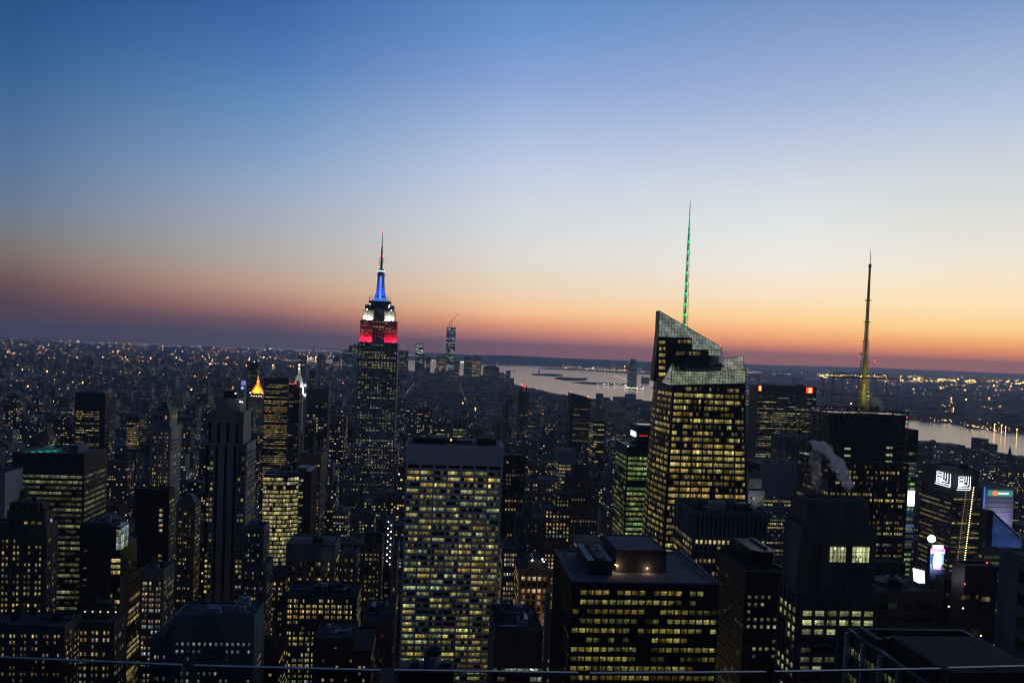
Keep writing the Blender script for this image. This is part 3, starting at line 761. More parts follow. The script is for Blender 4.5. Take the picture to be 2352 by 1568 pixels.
# ------------------------------------------------------------------ black tower with the flat grey roof
kx0, kx1, kz = px_box(1314, 1653, 1337, 332)
KD = 332; KE = KD + 52
kr = thing('office_tower', 'wide black office tower with grey flat roof and rooftop box at lower right', 'skyscraper', ((kx0 + kx1) / 2, 358, 0))
w = MB(); w.box(kx0, kx1, KD, KE, 0, kz - .5, bottom=False)
r = MB(); r.box(kx0 + 1.2, kx1 - 1.2, KD + .25, KE - 1.2, kz - .5, kz - .05, bottom=False); r.build('roof', 'roof_blue', kr)
pe = MB()
pe.box(kx0, kx1, KD, KD + .25, kz - .5, kz + .1); pe.box(kx0, kx0 + 1.2, KD + .25, KE, kz - .5, kz + .5); pe.box(kx1 - 1.2, kx1, KD + .25, KE, kz - .5, kz + .5); pe.box(kx0 + 1.2, kx1 - 1.2, KE - 1.2, KE, kz - .5, kz + .5)
pe.box(kx0 + 4.0, kx0 + 4.25, KD + 3, KE - 2, kz - .05, kz + .35); pe.box(kx1 - 4.25, kx1 - 4.0, KD + 3, KE - 2, kz - .05, kz + .35)
pe.build('parapet', 'grey_stone', kr)
st_k = dict(lit=.84, pal='olive', str=.62, run=.75, rowv=.3, full=.05, empty=.0, dim=.6)
PAL['olive2'] = [((.9, .8, .2), 5), ((.9, .85, .28), 4), ((.95, .66, .15), 1.2), ((.78, .88, .42), .8)]
st_k['pal'] = 'olive2'
ncol = 20; FHK = 3.86; zk = kz - 2.4; nk = 26
def kskip(k, r_): return (r_ in (24, 20, 17) and k > 16) or (r_ == 25 and (k > 17 or k % 5 == 0))
facade_quad(kr, (kx0, KD, zk - nk * FHK), (kx1, KD, zk - nk * FHK), (kx1, KD, zk), (kx0, KD, zk), ncol, nk, .78, .46, st_k, .006, skip=kskip)
facade_quad(kr, (kx0, KE, zk - nk * FHK), (kx0, KD, zk - nk * FHK), (kx0, KD, zk), (kx0, KE, zk), 17, nk, .4, .5, dict(st_k, str=.25, lit=.6), .01)
for k in range(ncol + 1):
    x = kx0 + .3 + k * (kx1 - kx0 - .6) / ncol; w.box(x - .22, x + .22, KD - .35, KD, 0, kz - 1.2, bottom=False)
for k in range(18):
    y = KD + .3 + k * (KE - KD - .6) / 17; w.box(kx0 - .35, kx0, y - .3, y + .3, 0, kz - 1.2, bottom=False)
for r_ in range(nk + 1):
    z = zk - r_ * FHK; w.box(kx0, kx1, KD - .2, KD, z - .75, z + .75)
w.build('wall', 'black_metal', kr)
a0, a1, az = px_box(1416.5, 1531.5, 1266, 347)
m = MB(); m.box(a0, a1, 347, 377, kz - .05, az, bottom=False)
m.box(a0, a1, 347, 347.4, az, az + .5); m.box(a0, a0 + .4, 347.4, 377, az, az + .5); m.box(a1 - .4, a1, 347.4, 377, az, az + .5); m.box(a0 + .4, a1 - .4, 376.6, 377, az, az + .5)
ph_ = m.build('penthouse', 'charcoal', kr)
m = MB(); m.box(a0 + .4, a1 - .4, 347.4, 376.6, az + .02, az + .12); m.box(a1 - 5.5, a1 - 1.2, 349, 352, az + .12, az + .3); m.build('penthouse_roof', 'roof_blue', ph_)
for u, v in ((1413.5, 1296), (1418, 1298.5), (1487, 1304)):
    p = at(u, v, 346.4); lamp(kr, p, .35, 'warm_light', 'wall_lamp')
    d = bpy.data.lights.new('wall_lamp_light', 'POINT'); d.energy = 260; d.color = (1, .6, .35); o = bpy.data.objects.new('wall_lamp_light', d); COL.objects.link(o); o.location = p + Vector((0, -.6, -.3)); d.shadow_soft_size = .2
# cooling tower with fans
c0 = at(1352, 1312, 342); cz = at(1352, 1287, 342).z
cw = 9.8
m = MB(); m.box(c0.x - .3, c0.x + cw, 342, 372, kz - .05, cz, bottom=False); ct = m.build('cooling_tower', 'charcoal', kr)
m = MB(); m.box(c0.x - .45, c0.x + 2.2, 341.8, 372, cz, cz + .25); m.box(c0.x + cw - 2.2, c0.x + cw + .15, 341.8, 372, cz, cz + .25); m.build('cooling_deck', 'white_stone', ct)
for k in range(6):
    m = MB(); yy = 344.5 + k * 4.8; m.cone(c0.x + cw / 2, yy, cz, cz + 1.0, 2.1, 1.9, 14)
    for a_ in range(4): m.beam((c0.x + cw / 2, yy, cz + 1.05), (c0.x + cw / 2 + 1.8 * math.cos(a_ * 1.57 + k), yy + 1.8 * math.sin(a_ * 1.57 + k), cz + 1.05), .15)
    m.build('cooling_fan', 'steel_dark', ct)
FOOT.append((kx0 - 3, kx1 + 3, KD - 3, KE + 3))
PAL['curve'] = [((1, .84, .33), 5), ((.9, .92, .5), 3), ((1, .77, .26), 2)]

# ------------------------------------------------------------------ named towers around them
def S_(**k):
    d = dict(fh=3.7, pitch=3.2, fw=.55, fhh=.48, lit=.4, pal='mix', str=.8); d.update(k); return d
punched = lambda **k: S_(**dict(dict(pitch=2.9, fw=.5, fhh=.48, grp=2, gg=.35, pier=0, run=.4, rowv=.4), **k))
ribbon = lambda **k: S_(**dict(dict(pitch=2.4, fw=.96, fhh=.5, run=.82, rowv=.5, pal='office'), **k))
pyr_m = 'copper'

# left side -------------------------------------------------------------
tower('office_tower', 'pale blank-walled slab cut off by the left edge of the frame', [(-60, 12, 1089, 560, 23)], 'pale_panel', S_(lit=0, nodark=True, dim=0, pitch=4, fw=.18, fhh=.3), sidest=dict(lit=.03), clutter=2)
r_, bx = tower('office_tower', 'green-lit office slab with a flat roof washed in teal light', [(28, 194, 1044, 600, 40)], 'charcoal', ribbon(fh=3.8, pal='olive', lit=.8, str=.42, band=.25, bh=1.5, top=13, run=.9, pitch=3.6, fhh=.5, dim=.7), sidest=dict(str=.25, lit=.6), clutter=0, roofm='roof_blue')
x0, x1, y0, y1, z1 = bx[0][:5]
for a_, b_, c_, d_, h_ in ((.5, .56, .5, .65, 4), (.68, .82, .25, .7, 5.5), (.2, .3, .6, .75, 2.5)):
    m = MB(); m.box(x0 + (x1 - x0) * a_, x0 + (x1 - x0) * b_, y0 + (y1 - y0) * c_, y0 + (y1 - y0) * d_, z1 + .12, z1 + h_, bottom=False); m.build('rooftop_unit', 'grey_stone', r_)
b = MB()
for k in range(5): b.box(x0 + 5 + k * 3.6, x0 + 7 + k * 3.6, y0 + 5 + k * 3, y0 + 6 + k * 3, z1 + .15, z1 + .5)
b.build('teal_lamp', emitter('teal_lamp', (.1, .9, .65), .5), r_)
d = bpy.data.lights.new('teal_roof_light', 'AREA'); d.energy = 420; d.size = 12; d.color = (.1, 1, .7); o = bpy.data.objects.new('teal_roof_light', d); COL.objects.link(o); o.location = (x0 + 14, y0 + 20, z1 + 7)

def deco(name, label, tiers, wall, st, **k): return tower(name, label, tiers, wall, st, **k)
r_, bx = deco('apartment_tower', 'stepped masonry tower with a crenellated crown and paired lit windows at far left',
    [(22, 98, 1160, 506, 8, None), (16, 104, 1178, 503, 11, S_(lit=0.05, pitch=4, fh=5, fhh=.7, top=4)), (-30, 106, 1208, 500, 15)], 'brown_brick',
    punched(fh=3.35, pitch=3.05, pier=.35, pe=2, pw=.9, lit=.62, str=.8, pal='warm', rowv=.35, top=7, gg=.3), sidest=dict(lit=.4, str=.5), clutter=3, tank=1)
x0, x1, y0, y1, z1 = bx[1][:5]
m = MB()
for k in range(7): m.cone(x0 + 1.5 + k * (x1 - x0 - 3) / 6, y0 + 1.2, z1, z1 + 3 + (k % 2) * 1.6, 1.1, .7, 6)
m.build('crenellation', 'brown_brick', r_)
tower('apartment_tower', 'low masonry wing with amber windows below the crenellated tower', [(-40, 148, 1440, 462, 22)], 'brown_brick', punched(fh=3.4, lit=.75, pal='gold', str=.7, top=3), clutter=3, tank=1)
tower('office_tower', 'dark tower with a blank crown and golden windows rising behind the teal-lit roof', [(172, 242, 903, 1400, 19)], 'bronze_glass', S_(fh=3.7, pitch=3.1, fw=.8, lit=.6, pal='warm', str=.75, top=28, run=.7, grp=6, gg=.12, fhh=.42, rowv=.6), sidest=dict(lit=.08))
tower('office_tower', 'mid-height tower with rows of orange windows between two dark towers at left', [(290, 321, 957, 1480, 35)], 'charcoal', ribbon(fh=3.8, lit=.75, pal='gold', str=.6, top=6, fhh=.45), sidest=dict(str=.35, lit=.5))
r_, bx = deco('skyscraper', 'slim masonry tower with a steep green pyramid roof', [(350, 390, 946, 764, 22, S_(fh=6, pitch=5, fw=.4, fhh=.5, lit=.08, top=2)), (346, 393, 983, 760, 29)], 'limestone', punched(fh=3.5, pitch=2.7, grp=2, gg=.4, lit=.42, pal='warm', str=.8, top=3, fw=.62), sidest=dict(lit=.22, str=.5), clutter=0)
x0, x1, y0, y1, z1 = bx[0][:5]
m = MB(); cx, cyy = (x0 + x1) / 2, (y0 + y1) / 2; zt_ = at(381, 920, 776).z
m.hexa([(x0 + 1, y0 + 1, z1), (x1 - 1, y0 + 1, z1), (x1 - 1, y1 - 1, z1), (x0 + 1, y1 - 1, z1)], [(cx - 1.2, cyy - 1.2, zt_), (cx + 1.2, cyy - 1.2, zt_), (cx + 1.2, cyy + 1.2, zt_), (cx - 1.2, cyy + 1.2, zt_)]); m.build('pyramid_roof', 'copper', r_)
r_, bx = tower('office_tower', 'black slab with one lit stair column and pale striped side', [(311, 389, 1126, 650, 13)], 'black_metal', S_(fh=3.7, pitch=24, fw=.17, lit=0, dim=0, nodark=True), sidest=dict(pitch=2.4, fw=.95, fhh=.55, lit=.35, str=.35, pal='olive', band=.4, bh=1.4, dim=.4), clutter=2)
_b = px_box(311, 389, 1126, 650)
facade_quad(r_, (_b[1] - 7.2, 650, _b[2] - 78), (_b[1] - 4.2, 650, _b[2] - 78), (_b[1] - 4.2, 650, _b[2] - 9), (_b[1] - 7.2, 650, _b[2] - 9), 1, 18, .9, .5, S_(lit=.62, pal='mix', str=.75))
r_, bx = tower('office_tower', 'dark blank slab with a glowing white glass corner at its top', [(184, 256, 1207, 540, 15)], 'charcoal', S_(lit=0, nodark=True, dim=0, pitch=30), clutter=3)
x0, x1, y0, y1, z1 = bx[0][:5]
p = at(278, 1205, 540)
m = MB(); m.box(x1, p.x, y0 + .3, y1, 0, z1 - .5, bottom=False); m.build('glass_corner', 'dark_glass', r_)
facade_quad(r_, (x1 + 3, y0 + .3, z1 - 15), (p.x, y0 + .3, z1 - 15), (p.x, y0 + .3, z1 - 2), (x1 + 3, y0 + .3, z1 - 2), 2, 3, .96, .9, S_(lit=1, rowv=0, pal='cool', str=.55))
facade_quad(r_, (p.x, y0, z1 - 15), (p.x, y0 + 13, z1 - 15), (p.x, y0 + 13, z1 - 1), (p.x, y0, z1 - 1), 5, 3, .96, .9, S_(lit=1, rowv=0, pal='cool', str=.8))
facade_quad(r_, (x1, y0 + .3, z1 - 120), (p.x, y0 + .3, z1 - 120), (p.x, y0 + .3, z1 - 16), (x1, y0 + .3, z1 - 16), 4, 28, .9, .6, S_(lit=.55, pal='gold', str=.9, run=.7, rowv=.8))
facade_quad(r_, (x0 + 2.5, y0, z1 - 90), (x0 + 4.5, y0, z1 - 90), (x0 + 4.5, y0, z1 - 14), (x0 + 2.5, y0, z1 - 14), 1, 21, .9, .2, S_(lit=.6, pal='warm', str=.6))
p2 = at(281, 1280, 548).x
tower('office_building', 'yellow-lit terraced office block stepping down beside the white glass corner', [(268, 282, 1258, 558, 26), (262, 283, 1335, 556, 34)], 'bronze_glass', ribbon(fh=3.7, lit=.5, pal='gold', str=.7, fhh=.6, rowv=.8), sidest=dict(lit=.6, pal='gold', str=.65), clutter=1)
r_, bx = deco('office_building', 'masonry block with a green hipped roof left of the tall striped tower', [(406, 448, 1157, 742, 19)], 'tan_brick', punched(fh=3.6, lit=.5, pal='warm', str=.8, pitch=2.6), clutter=0)
x0, x1, y0, y1, z1 = bx[0][:5]; m = MB(); zt_ = at(430, 1131, 755).z
m.hexa([(x0 + .6, y0 + .6, z1 + .2), (x1 - .6, y0 + .6, z1 + .2), (x1 - .6, y1 - .6, z1 + .2), (x0 + .6, y1 - .6, z1 + .2)], [(x0 + 5.5, y0 + 6, zt_), (x1 - 5.5, y0 + 6, zt_), (x1 - 5.5, y1 - 6, zt_), (x0 + 5.5, y1 - 6, zt_)]); m.build('hipped_roof', 'copper', r_)
tower('office_building', 'cream masonry block with a glowing cornice and tall rows of windows', [(322, 376, 1312, 560, 22)], 'cream', punched(fh=3.55, pitch=2.05, fw=.72, fhh=.55, lit=.72, str=.9, pal='mix', gg=.25, top=6), sidest=dict(str=.45, lit=.5), clutter=2, tank=1)
r_, bx = tower('office_building', 'low masonry block with five globe lamps on its dark roof terrace', [(148, 262, 1432, 482, 18)], 'brown_brick', punched(fh=4, pitch=3.0, lit=.7, pal='mix', str=.85, grp=2, gg=.3, top=3), clutter=0)
x0, x1, y0, y1, z1 = bx[0][:5]
m = MB(); m.box(x0 + 3, x1 - 6, y0 + 8, y1 - 1, z1 + .12, z1 + 9, bottom=False); m.box(x0 + 8, x1 - 14, y0 + 10, y1 - 3, z1 + 9, z1 + 13, bottom=False); m.build('penthouse', 'black_metal', r_)
for k in range(5): lamp(r_, (x0 + 8.0 + k * 4.2, y0 + 7, z1 + 4.6), .5, emitter('globe_lamp', (1, .93, .72), 1.6), 'globe_lamp')
# the tall striped tower
r_, bx = deco('skyscraper', 'tall masonry slab with three dark vertical slots and a stepped top', [(498, 552, 918, 628, 14, None), (482, 560, 947, 622, 24, None), (474, 567, 1022, 618, 30)], 'limestone', None, clutter=2)
x0, x1, y0, y1, z1 = bx[1][:5]; X0, X1, Y0, Y1, Z1 = bx[2][:5]
m = MB()
for k in range(4):
    fx = (x0 + x1) / 2 + (k - 1.75) * 6.4 - .5; m.box(fx - 1.05, fx + 1.05, Y0 - .06, Y0 + .3, 20, Z1 - .3); m.box(fx - 1.05, fx + 1.05, y0 - .06, y0 + .3, Z1 + 1.3, z1 - 7)
m.build('dark_slot', 'black_metal', r_)
st5 = S_(fh=3.75, pitch=2.3, fw=.7, fhh=.5, lit=.36, pal='warm', str=.85, run=.3)
facade_quad(r_, (X0 + .6, Y0, 40), (X0 + 5.4, Y0, 40), (X0 + 5.4, Y0, Z1 - 4), (X0 + .6, Y0, Z1 - 4), 2, 38, .66, .5, dict(st5, lit=.4))
facade_quad(r_, (X1 - 6.0, Y0, 40), (X1 - 1.2, Y0, 40), (X1 - 1.2, Y0, Z1 - 4), (X1 - 6.0, Y0, Z1 - 4), 2, 38, .66, .5, dict(st5, lit=.4))
facade_quad(r_, (X1, Y0, 40), (X1, Y1, 40), (X1, Y1, Z1 - 4), (X1, Y0, Z1 - 4), 9, 38, .5, .5, dict(st5, lit=.12, str=.4))
for u, v in ((552, 922), (556.5, 923), (541, 903)): lamp(r_, at(u, v, 626), .5, 'white_light', 'rooftop_lamp')
m = MB(); g0, g1, gzz = px_box(515, 545, 899, 634); m.box(g0, g1, 634, 640, bx[0][4], gzz, bottom=False)
for a_ in (g0, g1): m.beam((a_, 633.5, bx[0][4]), (a_, 633.5, gzz + 4), .2)
m.beam((g0 - 4, 633.5, bx[0][4] + 6), (g1, 633.5, bx[0][4] + 6), .2); m.build('water_tower_frame', 'steel_dark', r_)
tower('office_building', 'lower wing with scattered lit windows at the foot of the striped tower', [(560, 606, 1213, 600, 20), (556, 612, 1300, 596, 24)], 'grey_stone', punched(fh=3.6, pitch=2.6, lit=.4, str=.8, pal='office'), sidest=dict(lit=.25, str=.4), clutter=2)
# flat roofed near block
r_, bx = tower('office_building', 'grey stone block with a long flat roof and rows of small windows at bottom left', [(398, 584, 1418, 430, 24, S_(lit=0, nodark=True, dim=0)), (396, 584, 1452, 429, 26)], 'grey_stone', S_(fh=3.75, pitch=2.75, fw=.4, fhh=.4, lit=.72, pal='cool', str=.5, top=4, rowv=.3, run=.3), sidest=dict(lit=.02, pitch=20, nodark=True), clutter=5)
tower('office_building', 'lower grey wing with a dark attic beside the bottom left stone block', [(345, 396, 1470, 436, 36)], 'grey_stone', punched(fh=3.7, lit=.5, str=.6, pal='cool'), clutter=2)
# curved bright block
cz1 = px_box(605, 683, 1090, 780)[2]
r_ = thing('office_tower', 'brightly lit yellow glass tower with a bowed front', 'office building', (at(648, 1090, 780).x, 800, 0))
cvx = [at(605, 1090, 780).x + k * (at(683, 1096, 780).x - at(605, 1090, 780).x) / 10 for k in range(11)]
cvy = [780 + 7.0 * max(0, (k - 4) / 6) ** 2 for k in range(11)]
w = MB(); w.prism([(x, y) for x, y in zip(cvx, cvy)] + [(cvx[-1], 822), (cvx[0], 822)], 0, cz1); 
for r in range(21):
    rs = random.choice([.55, .7, .85, .95, 1.1]) * (1.25 if r in (20, 12, 13) else 1)
    z_ = cz1 - 2.2 - (20 - r + 1) * 3.9
    lt = .35 if r == 18 else .93
    for k in range(10):
        facade_quad(r_, (cvx[k], cvy[k], z_), (cvx[k + 1], cvy[k + 1], z_), (cvx[k + 1], cvy[k + 1], z_ + 3.9), (cvx[k], cvy[k], z_ + 3.9), 2, 1, .98, .66, dict(lit=lt, pal='curve', str=rs, run=.7, rowv=0, full=0, empty=0))
e0 = cvx[-1]; e1 = at(716, 1096, 790).x
w.box(e0, e1, cvy[-1] + 1, 822, 0, cz1 + 3, bottom=False); z_ = cz1 - 4
facade_quad(r_, (e0, cvy[-1] + 1, cz1 - 85), (e0 + 4.2, cvy[-1] + 1, cz1 - 85), (e0 + 4.2, cvy[-1] + 1, z_), (e0, cvy[-1] + 1, z_), 2, 21, .95, .5, dict(lit=.5, pal='curve', str=.7, rowv=.8))
m = MB(); t0, t1, tz = px_box(684, 705, 1074, 792); m.box(t0, t1, 792, 812, cz1 + 3, tz, bottom=False); m.build('penthouse', 'black_metal', r_)
roof_on(r_, w, cvx[0], cvx[-1], 788, 822, cz1 + .02, 'roof_blue', 3); w.build('wall', 'bronze_glass', r_); FOOT.append((cvx[0] - 3, e1 + 3, 776, 826))

r_, bx = tower('office_tower', 'dim brick slab with orange light washing the foot of its front', [(690, 738, 1045, 900, 44)], 'tan_brick', punched(fh=3.7, pitch=2.9, lit=.5, pal='orange', str=.45, grp=1, fw=.55, top=9), sidest=dict(lit=.03, nodark=False), clutter=3)
x0, x1, y0 = bx[0][0], bx[0][1], bx[0][2]
arealamp('orange_wall_light', (x0 + 8, y0 - 3, at(710, 1190, 897).z), (0, .35, 1), 8, 1, 900, (1, .5, .15))
tower('office_tower', 'bluish grid-fronted slab with a brown attic band and pale grey side', [(704, 755, 895, 1105, 24)], 'grey_stone', S_(fh=3.9, pitch=3.9, fw=.7, fhh=.62, lit=.16, pal='warm', str=.6, top=16, rowv=.9, run=.5, pier=.4, pw=.8), sidest=dict(lit=0, dim=0, pitch=12, pier=0), clutter=3)
tower('office_building', 'dark low wing in front of the bluish grid-fronted slab', [(700, 722, 978, 1080, 18)], 'charcoal', S_(lit=.04), clutter=0)
tower('office_tower', 'dark slab striped with golden floors left of the white clock tower', [(607, 663, 870, 1500, 46)], 'bronze_glass', ribbon(fh=3.55, lit=.75, pal='gold', str=.55, top=9, run=.85, fhh=.45), sidest=dict(lit=.1), clutter=3)
r_, bx = tower('apartment_tower', 'narrow black tower tipped with small red lamps beside the golden slab', [(664, 682, 883, 1440, 30)], 'black_metal', S_(fh=3.5, lit=.06, str=.6), sidest=dict(lit=.16), clutter=1)
for k in range(4): lamp(r_, (bx[0][0] + 1 + k * 3.6, 1439, bx[0][4] + 1.4), .7, 'red_light', 'beacon')
tower('apartment_tower', 'black tower with a faint red cap in front of the white clock tower', [(676, 688, 893, 1300, 26)], 'black_metal', S_(fh=3.5, lit=.05, str=.5), clutter=1)
tower('apartment_tower', 'tall dark apartment slab standing alone before the inlet at left', [(568, 592, 833, 2500, 36)], 'charcoal', S_(fh=3.2, pitch=5, fw=.5, lit=.08, str=.7), clutter=1)
tower('office_tower', 'slim dark tower with a few lit floors right of the white clock tower', [(711, 725, 852, 2250, 30)], 'charcoal', S_(fh=3.8, pitch=3, lit=.35, pal='office', str=.45, top=9), clutter=1)
# gold pyramid
r_, bx = deco('skyscraper', 'masonry tower with a golden floodlit pyramid spire', [(575, 603, 905, 1905, 28, S_(lit=.4, pal='orange', top=1, fh=4, pitch=3)), (571, 606, 917, 1900, 36, punched(fh=3.6, lit=.5, pal='warm', str=.8)), (571, 632, 970, 1890, 60)], 'limestone', punched(fh=3.6, pitch=3.2, lit=.62, pal='warm', str=.85), clutter=0)
x0, x1, y0, y1, z1 = bx[0][:5]; cx, cyy = (x0 + x1) / 2, (y0 + y1) / 2; rr = (x1 - x0) / 2
gm = principled('gilded_tile', (.75, .45, .1), .45, .0, .5, .2, .2)
m = MB(); zz = [z1 + .2] + [at(588.5, v, 1919).z for v in (895, 880, 873, 868, 864, 859)]
for a_, b_, r0, r1 in ((zz[0], zz[2], rr * 1.25, rr * .3), (zz[2], zz[3], rr * .24, rr * .22), (zz[3], zz[4], rr * .26, rr * .12), (zz[4], zz[5], rr * .12, rr * .1), (zz[5], zz[6], rr * .1, .1)): m.cone(cx, cyy, a_, b_, r0, r1, 8, rot=math.pi / 8)
m.build('pyramid_roof', gm, r_)
for s_ in (-1, 1): lamp(r_, (x0 if s_ < 0 else x1, y0 - .5, z1 + 3), 1.5, 'warm_light', 'floodlamp')
for k in range(5): lamp(r_, (x0 + (x1 - x0) * (k + .5) / 5, y0 - .6, z1 - 4), 1.1, 'warm_light', 'floodlamp')
arealamp('gold_floodlight', (cx, y0 - 7, z1 + 1), (0, .55, 1), rr * 2, 2, 34000, (1, .5, .09))
# white clock tower
r_, bx = deco('clock_tower', 'slender white floodlit clock tower with a golden lantern', [(673.5, 694.5, 893, 2050, 24, None), (676, 693, 930, 2049, 26, None)], 'white_stone', None, clutter=0)
x0, x1, y0, y1, z1 = bx[0][:5]; cx, cyy, rr = (x0 + x1) / 2, (y0 + y1) / 2, (x1 - x0) / 2
zz = [z1] + [at(684, v, 2060).z for v in (882, 861, 858, 849, 845, 838)]
m = MB()
m.hexa([(cx - rr, cyy - rr, zz[0]), (cx + rr, cyy - rr, zz[0]), (cx + rr, cyy + rr, zz[0]), (cx - rr, cyy + rr, zz[0])], [(cx - rr * .85, cyy - rr * .85, zz[1]), (cx + rr * .85, cyy - rr * .85, zz[1]), (cx + rr * .85, cyy + rr * .85, zz[1]), (cx - rr * .85, cyy + rr * .85, zz[1])])
m.hexa([(cx - rr * .85, cyy - rr * .85, zz[1]), (cx + rr * .85, cyy - rr * .85, zz[1]), (cx + rr * .85, cyy + rr * .85, zz[1]), (cx - rr * .85, cyy + rr * .85, zz[1])], [(cx - rr * .35, cyy - rr * .35, zz[2]), (cx + rr * .35, cyy - rr * .35, zz[2]), (cx + rr * .35, cyy + rr * .35, zz[2]), (cx - rr * .35, cyy + rr * .35, zz[2])])
m.cone(cx, cyy, zz[2], zz[4], rr * .32, rr * .28, 8); m.build('spire', 'white_stone', r_)
m = MB(); m.cone(cx, cyy, zz[4], zz[5], rr * .3, rr * .22, 8); m.cone(cx, cyy, zz[5], zz[6], rr * .2, .2, 8); m.build('lantern', gm, r_)
lamp(r_, (cx, cyy - 1, zz[6]), 2.2, 'white_light', 'lantern_lamp'); lamp(r_, (cx, cyy - rr * .4, zz[4] + 3), 2.0, 'warm_light', 'lantern_lamp')
m = MB(); m.cone(cx, y0 - .3, 0, .01, .01, .01, 3); m.v = []; m.f = []; m.m = []
zc_ = at(684, 889, 2049).z; m.face([(cx + 4.5 * math.cos(a_ * math.pi / 8), y0 - .4, zc_ + 4.5 * math.sin(a_ * math.pi / 8)) for a_ in range(16)]); m.build('clock_face', emitter('clock_face', (1, .98, .85), 1.5), r_)
arealamp('white_floodlight', (cx, y0 - 9, zz[0] - 12), (0, .5, 1), 16, 2, 24000, (.95, 1, .9))
arealamp('white_floodlight', (cx + rr + 8, cyy, zz[0] - 12), (-.5, 0, 1), 2, 16, 24000, (.95, 1, .9))
r_, bx = deco('tower', 'far tower with a blue lit clock face at left', [(552, 562, 885, 2800, 24, None)], 'limestone', None, clutter=0, cat='tower')
x0, x1, y0, y1, z1 = bx[0][:5]; cx = (x0 + x1) / 2
m = MB(); m.face([(cx + 5 * math.cos(a_ * math.pi / 8), y0 - .4, z1 - 8 + 5 * math.sin(a_ * math.pi / 8)) for a_ in range(16)]); m.build('clock_face', emitter('blue_clock', (.15, .25, 1), 2.2), r_)
m = MB(); m.box(x0 + 2, x1 - 2, y0 + 2, y1 - 2, z1, z1 + 14, bottom=False); m.build('belfry', emitter('violet_belfry', (.3, .25, 1), .8), r_)
r_, bx = deco('office_building', 'floodlit white turret glowing green beside the grid-fronted slab', [(697, 704, 900, 1150, 7, None)], 'white_stone', None, clutter=0)
x0, x1, y0, y1, z1 = bx[0][:5]; lamp(r_, ((x0 + x1) / 2, y0 - .6, z1 - 4), 1.5, 'white_light', 'floodlamp'); lamp(r_, ((x0 + x1) / 2, y0 - .6, z1 + 9), 1.3, 'white_light', 'floodlamp')
m = MB(); m.cone((x0 + x1) / 2, (y0 + y1) / 2, z1, z1 + 14, 3, 1, 8); m.build('turret', 'white_stone', r_)
# centre-left lower blocks
tower('office_building', 'masonry block packed with bright yellow windows at lower centre-left', [(655, 820, 1370, 560, 34)], 'brown_brick', punched(fh=3.6, pitch=2.15, fw=.68, fhh=.55, lit=.8, pal='warm', str=1.0, top=1.0, rowv=.35, grp=2, gg=.3), clutter=6, roofm='roof_dark')
tower('office_building', 'narrow lit wing at the left end of the bright yellow block', [(632, 654, 1392, 566, 30)], 'brown_brick', punched(fh=3.6, pitch=2.2, lit=.7, pal='warm', str=.75), clutter=1)
tower('office_building', 'grey block with large pale windows and a bluish roof under drifting steam', [(657, 770, 1252, 640, 34)], 'grey_stone', punched(fh=4, pitch=2.5, fw=.7, fhh=.58, lit=.35, pal='warm', str=.95, grp=3, gg=.3, top=12), clutter=3, roofm='roof_blue')
tower('office_building', 'low lit block left of the bluish-roofed block', [(618, 655, 1325, 632, 30)], 'brown_brick', punched(fh=3.8, pitch=2.4, fw=.68, lit=.7, pal='warm', str=.8), clutter=1)
tower('office_building', 'narrow dark stone tower with four large lit windows', [(785, 819, 1272, 660, 24)], 'grey_stone', S_(fh=4, pitch=4.2, fw=.3, fhh=.5, lit=.3, pal='warm', str=1), clutter=2)
r_, bx = deco('apartment_tower', 'brick tower with a pointed dormer and steep dark roof', [(835, 878, 1250, 700, 22)], 'tan_brick', punched(fh=3.7, pitch=2.0, fw=.6, lit=.55, pal='warm', str=.8, grp=2, gg=.4), clutter=0)
x0, x1, y0, y1, z1 = bx[0][:5]; m = MB(); zt_ = at(856, 1222, 708).z
m.hexa([(x0, y0 + .8, z1), (x1, y0 + .8, z1), (x1, y1, z1), (x0, y1, z1)], [(x0 + 1, y0 + 8, zt_), (x1 - 1, y0 + 8, zt_), (x1 - 1, y1 - 8, zt_), (x0 + 1, y1 - 8, zt_)]); m.build('steep_roof', 'roof_dark', r_)
m = MB(); cx = (x0 + x1) / 2 - .5; zp = at(850, 1232, 699).z; i = 0
m.face([(cx - 3, y0 - .3, z1 - 1), (cx + 3, y0 - .3, z1 - 1), (cx + 3, y0 - .3, z1 + 3), (cx, y0 - .3, zp), (cx - 3, y0 - .3, z1 + 3)]); m.face([(cx, y0 - .3, zp), (cx + 3, y0 - .3, z1 + 3), (cx + 3, y0 + 5, z1 + 3), (cx, y0 + 5, zp)]); m.face([(cx - 3, y0 - .3, z1 + 3), (cx, y0 - .3, zp), (cx, y0 + 5, zp), (cx - 3, y0 + 5, z1 + 3)]); m.build('dormer', 'tan_brick', r_)
r_, bx = tower('construction_tower', 'unlit half-built tower with a double string of white work lamps up its edge', [(868, 902, 1196, 760, 30)], 'steel_dark', S_(lit=.06, pitch=5, str=.7), cat='tower', clutter=2)
for k in range(14): lamp(r_, at(892 + (7 if k % 2 else 0) - k * .3, 1198 + k * 7.5, 757.5), .5, 'white_light', 'work_lamp')
tower('office_building', 'stone-faced setback tower with arched attic windows left of the pale slab', [(900, 914, 1262, 640, 34)], 'limestone', S_(lit=.04, pitch=4, fh=5, fhh=.6), clutter=1)
r_, bx = tower('apartment_building', 'dark red brick block with a grey parapet at bottom centre-left', [(720, 812, 1470, 470, 30), (718, 852, 1497, 464, 40)], 'red_brick', punched(fh=3.6, pitch=3.6, lit=.3, pal='mix', str=.65), clutter=5, roofm='roof_grey')
tower('office_building', 'unlit stone block with a cluttered roof beside the pale slab', [(832, 900, 1428, 545, 46)], 'tan_brick', S_(fh=4, pitch=3.4, lit=.05, str=.5, fw=.4), clutter=9)
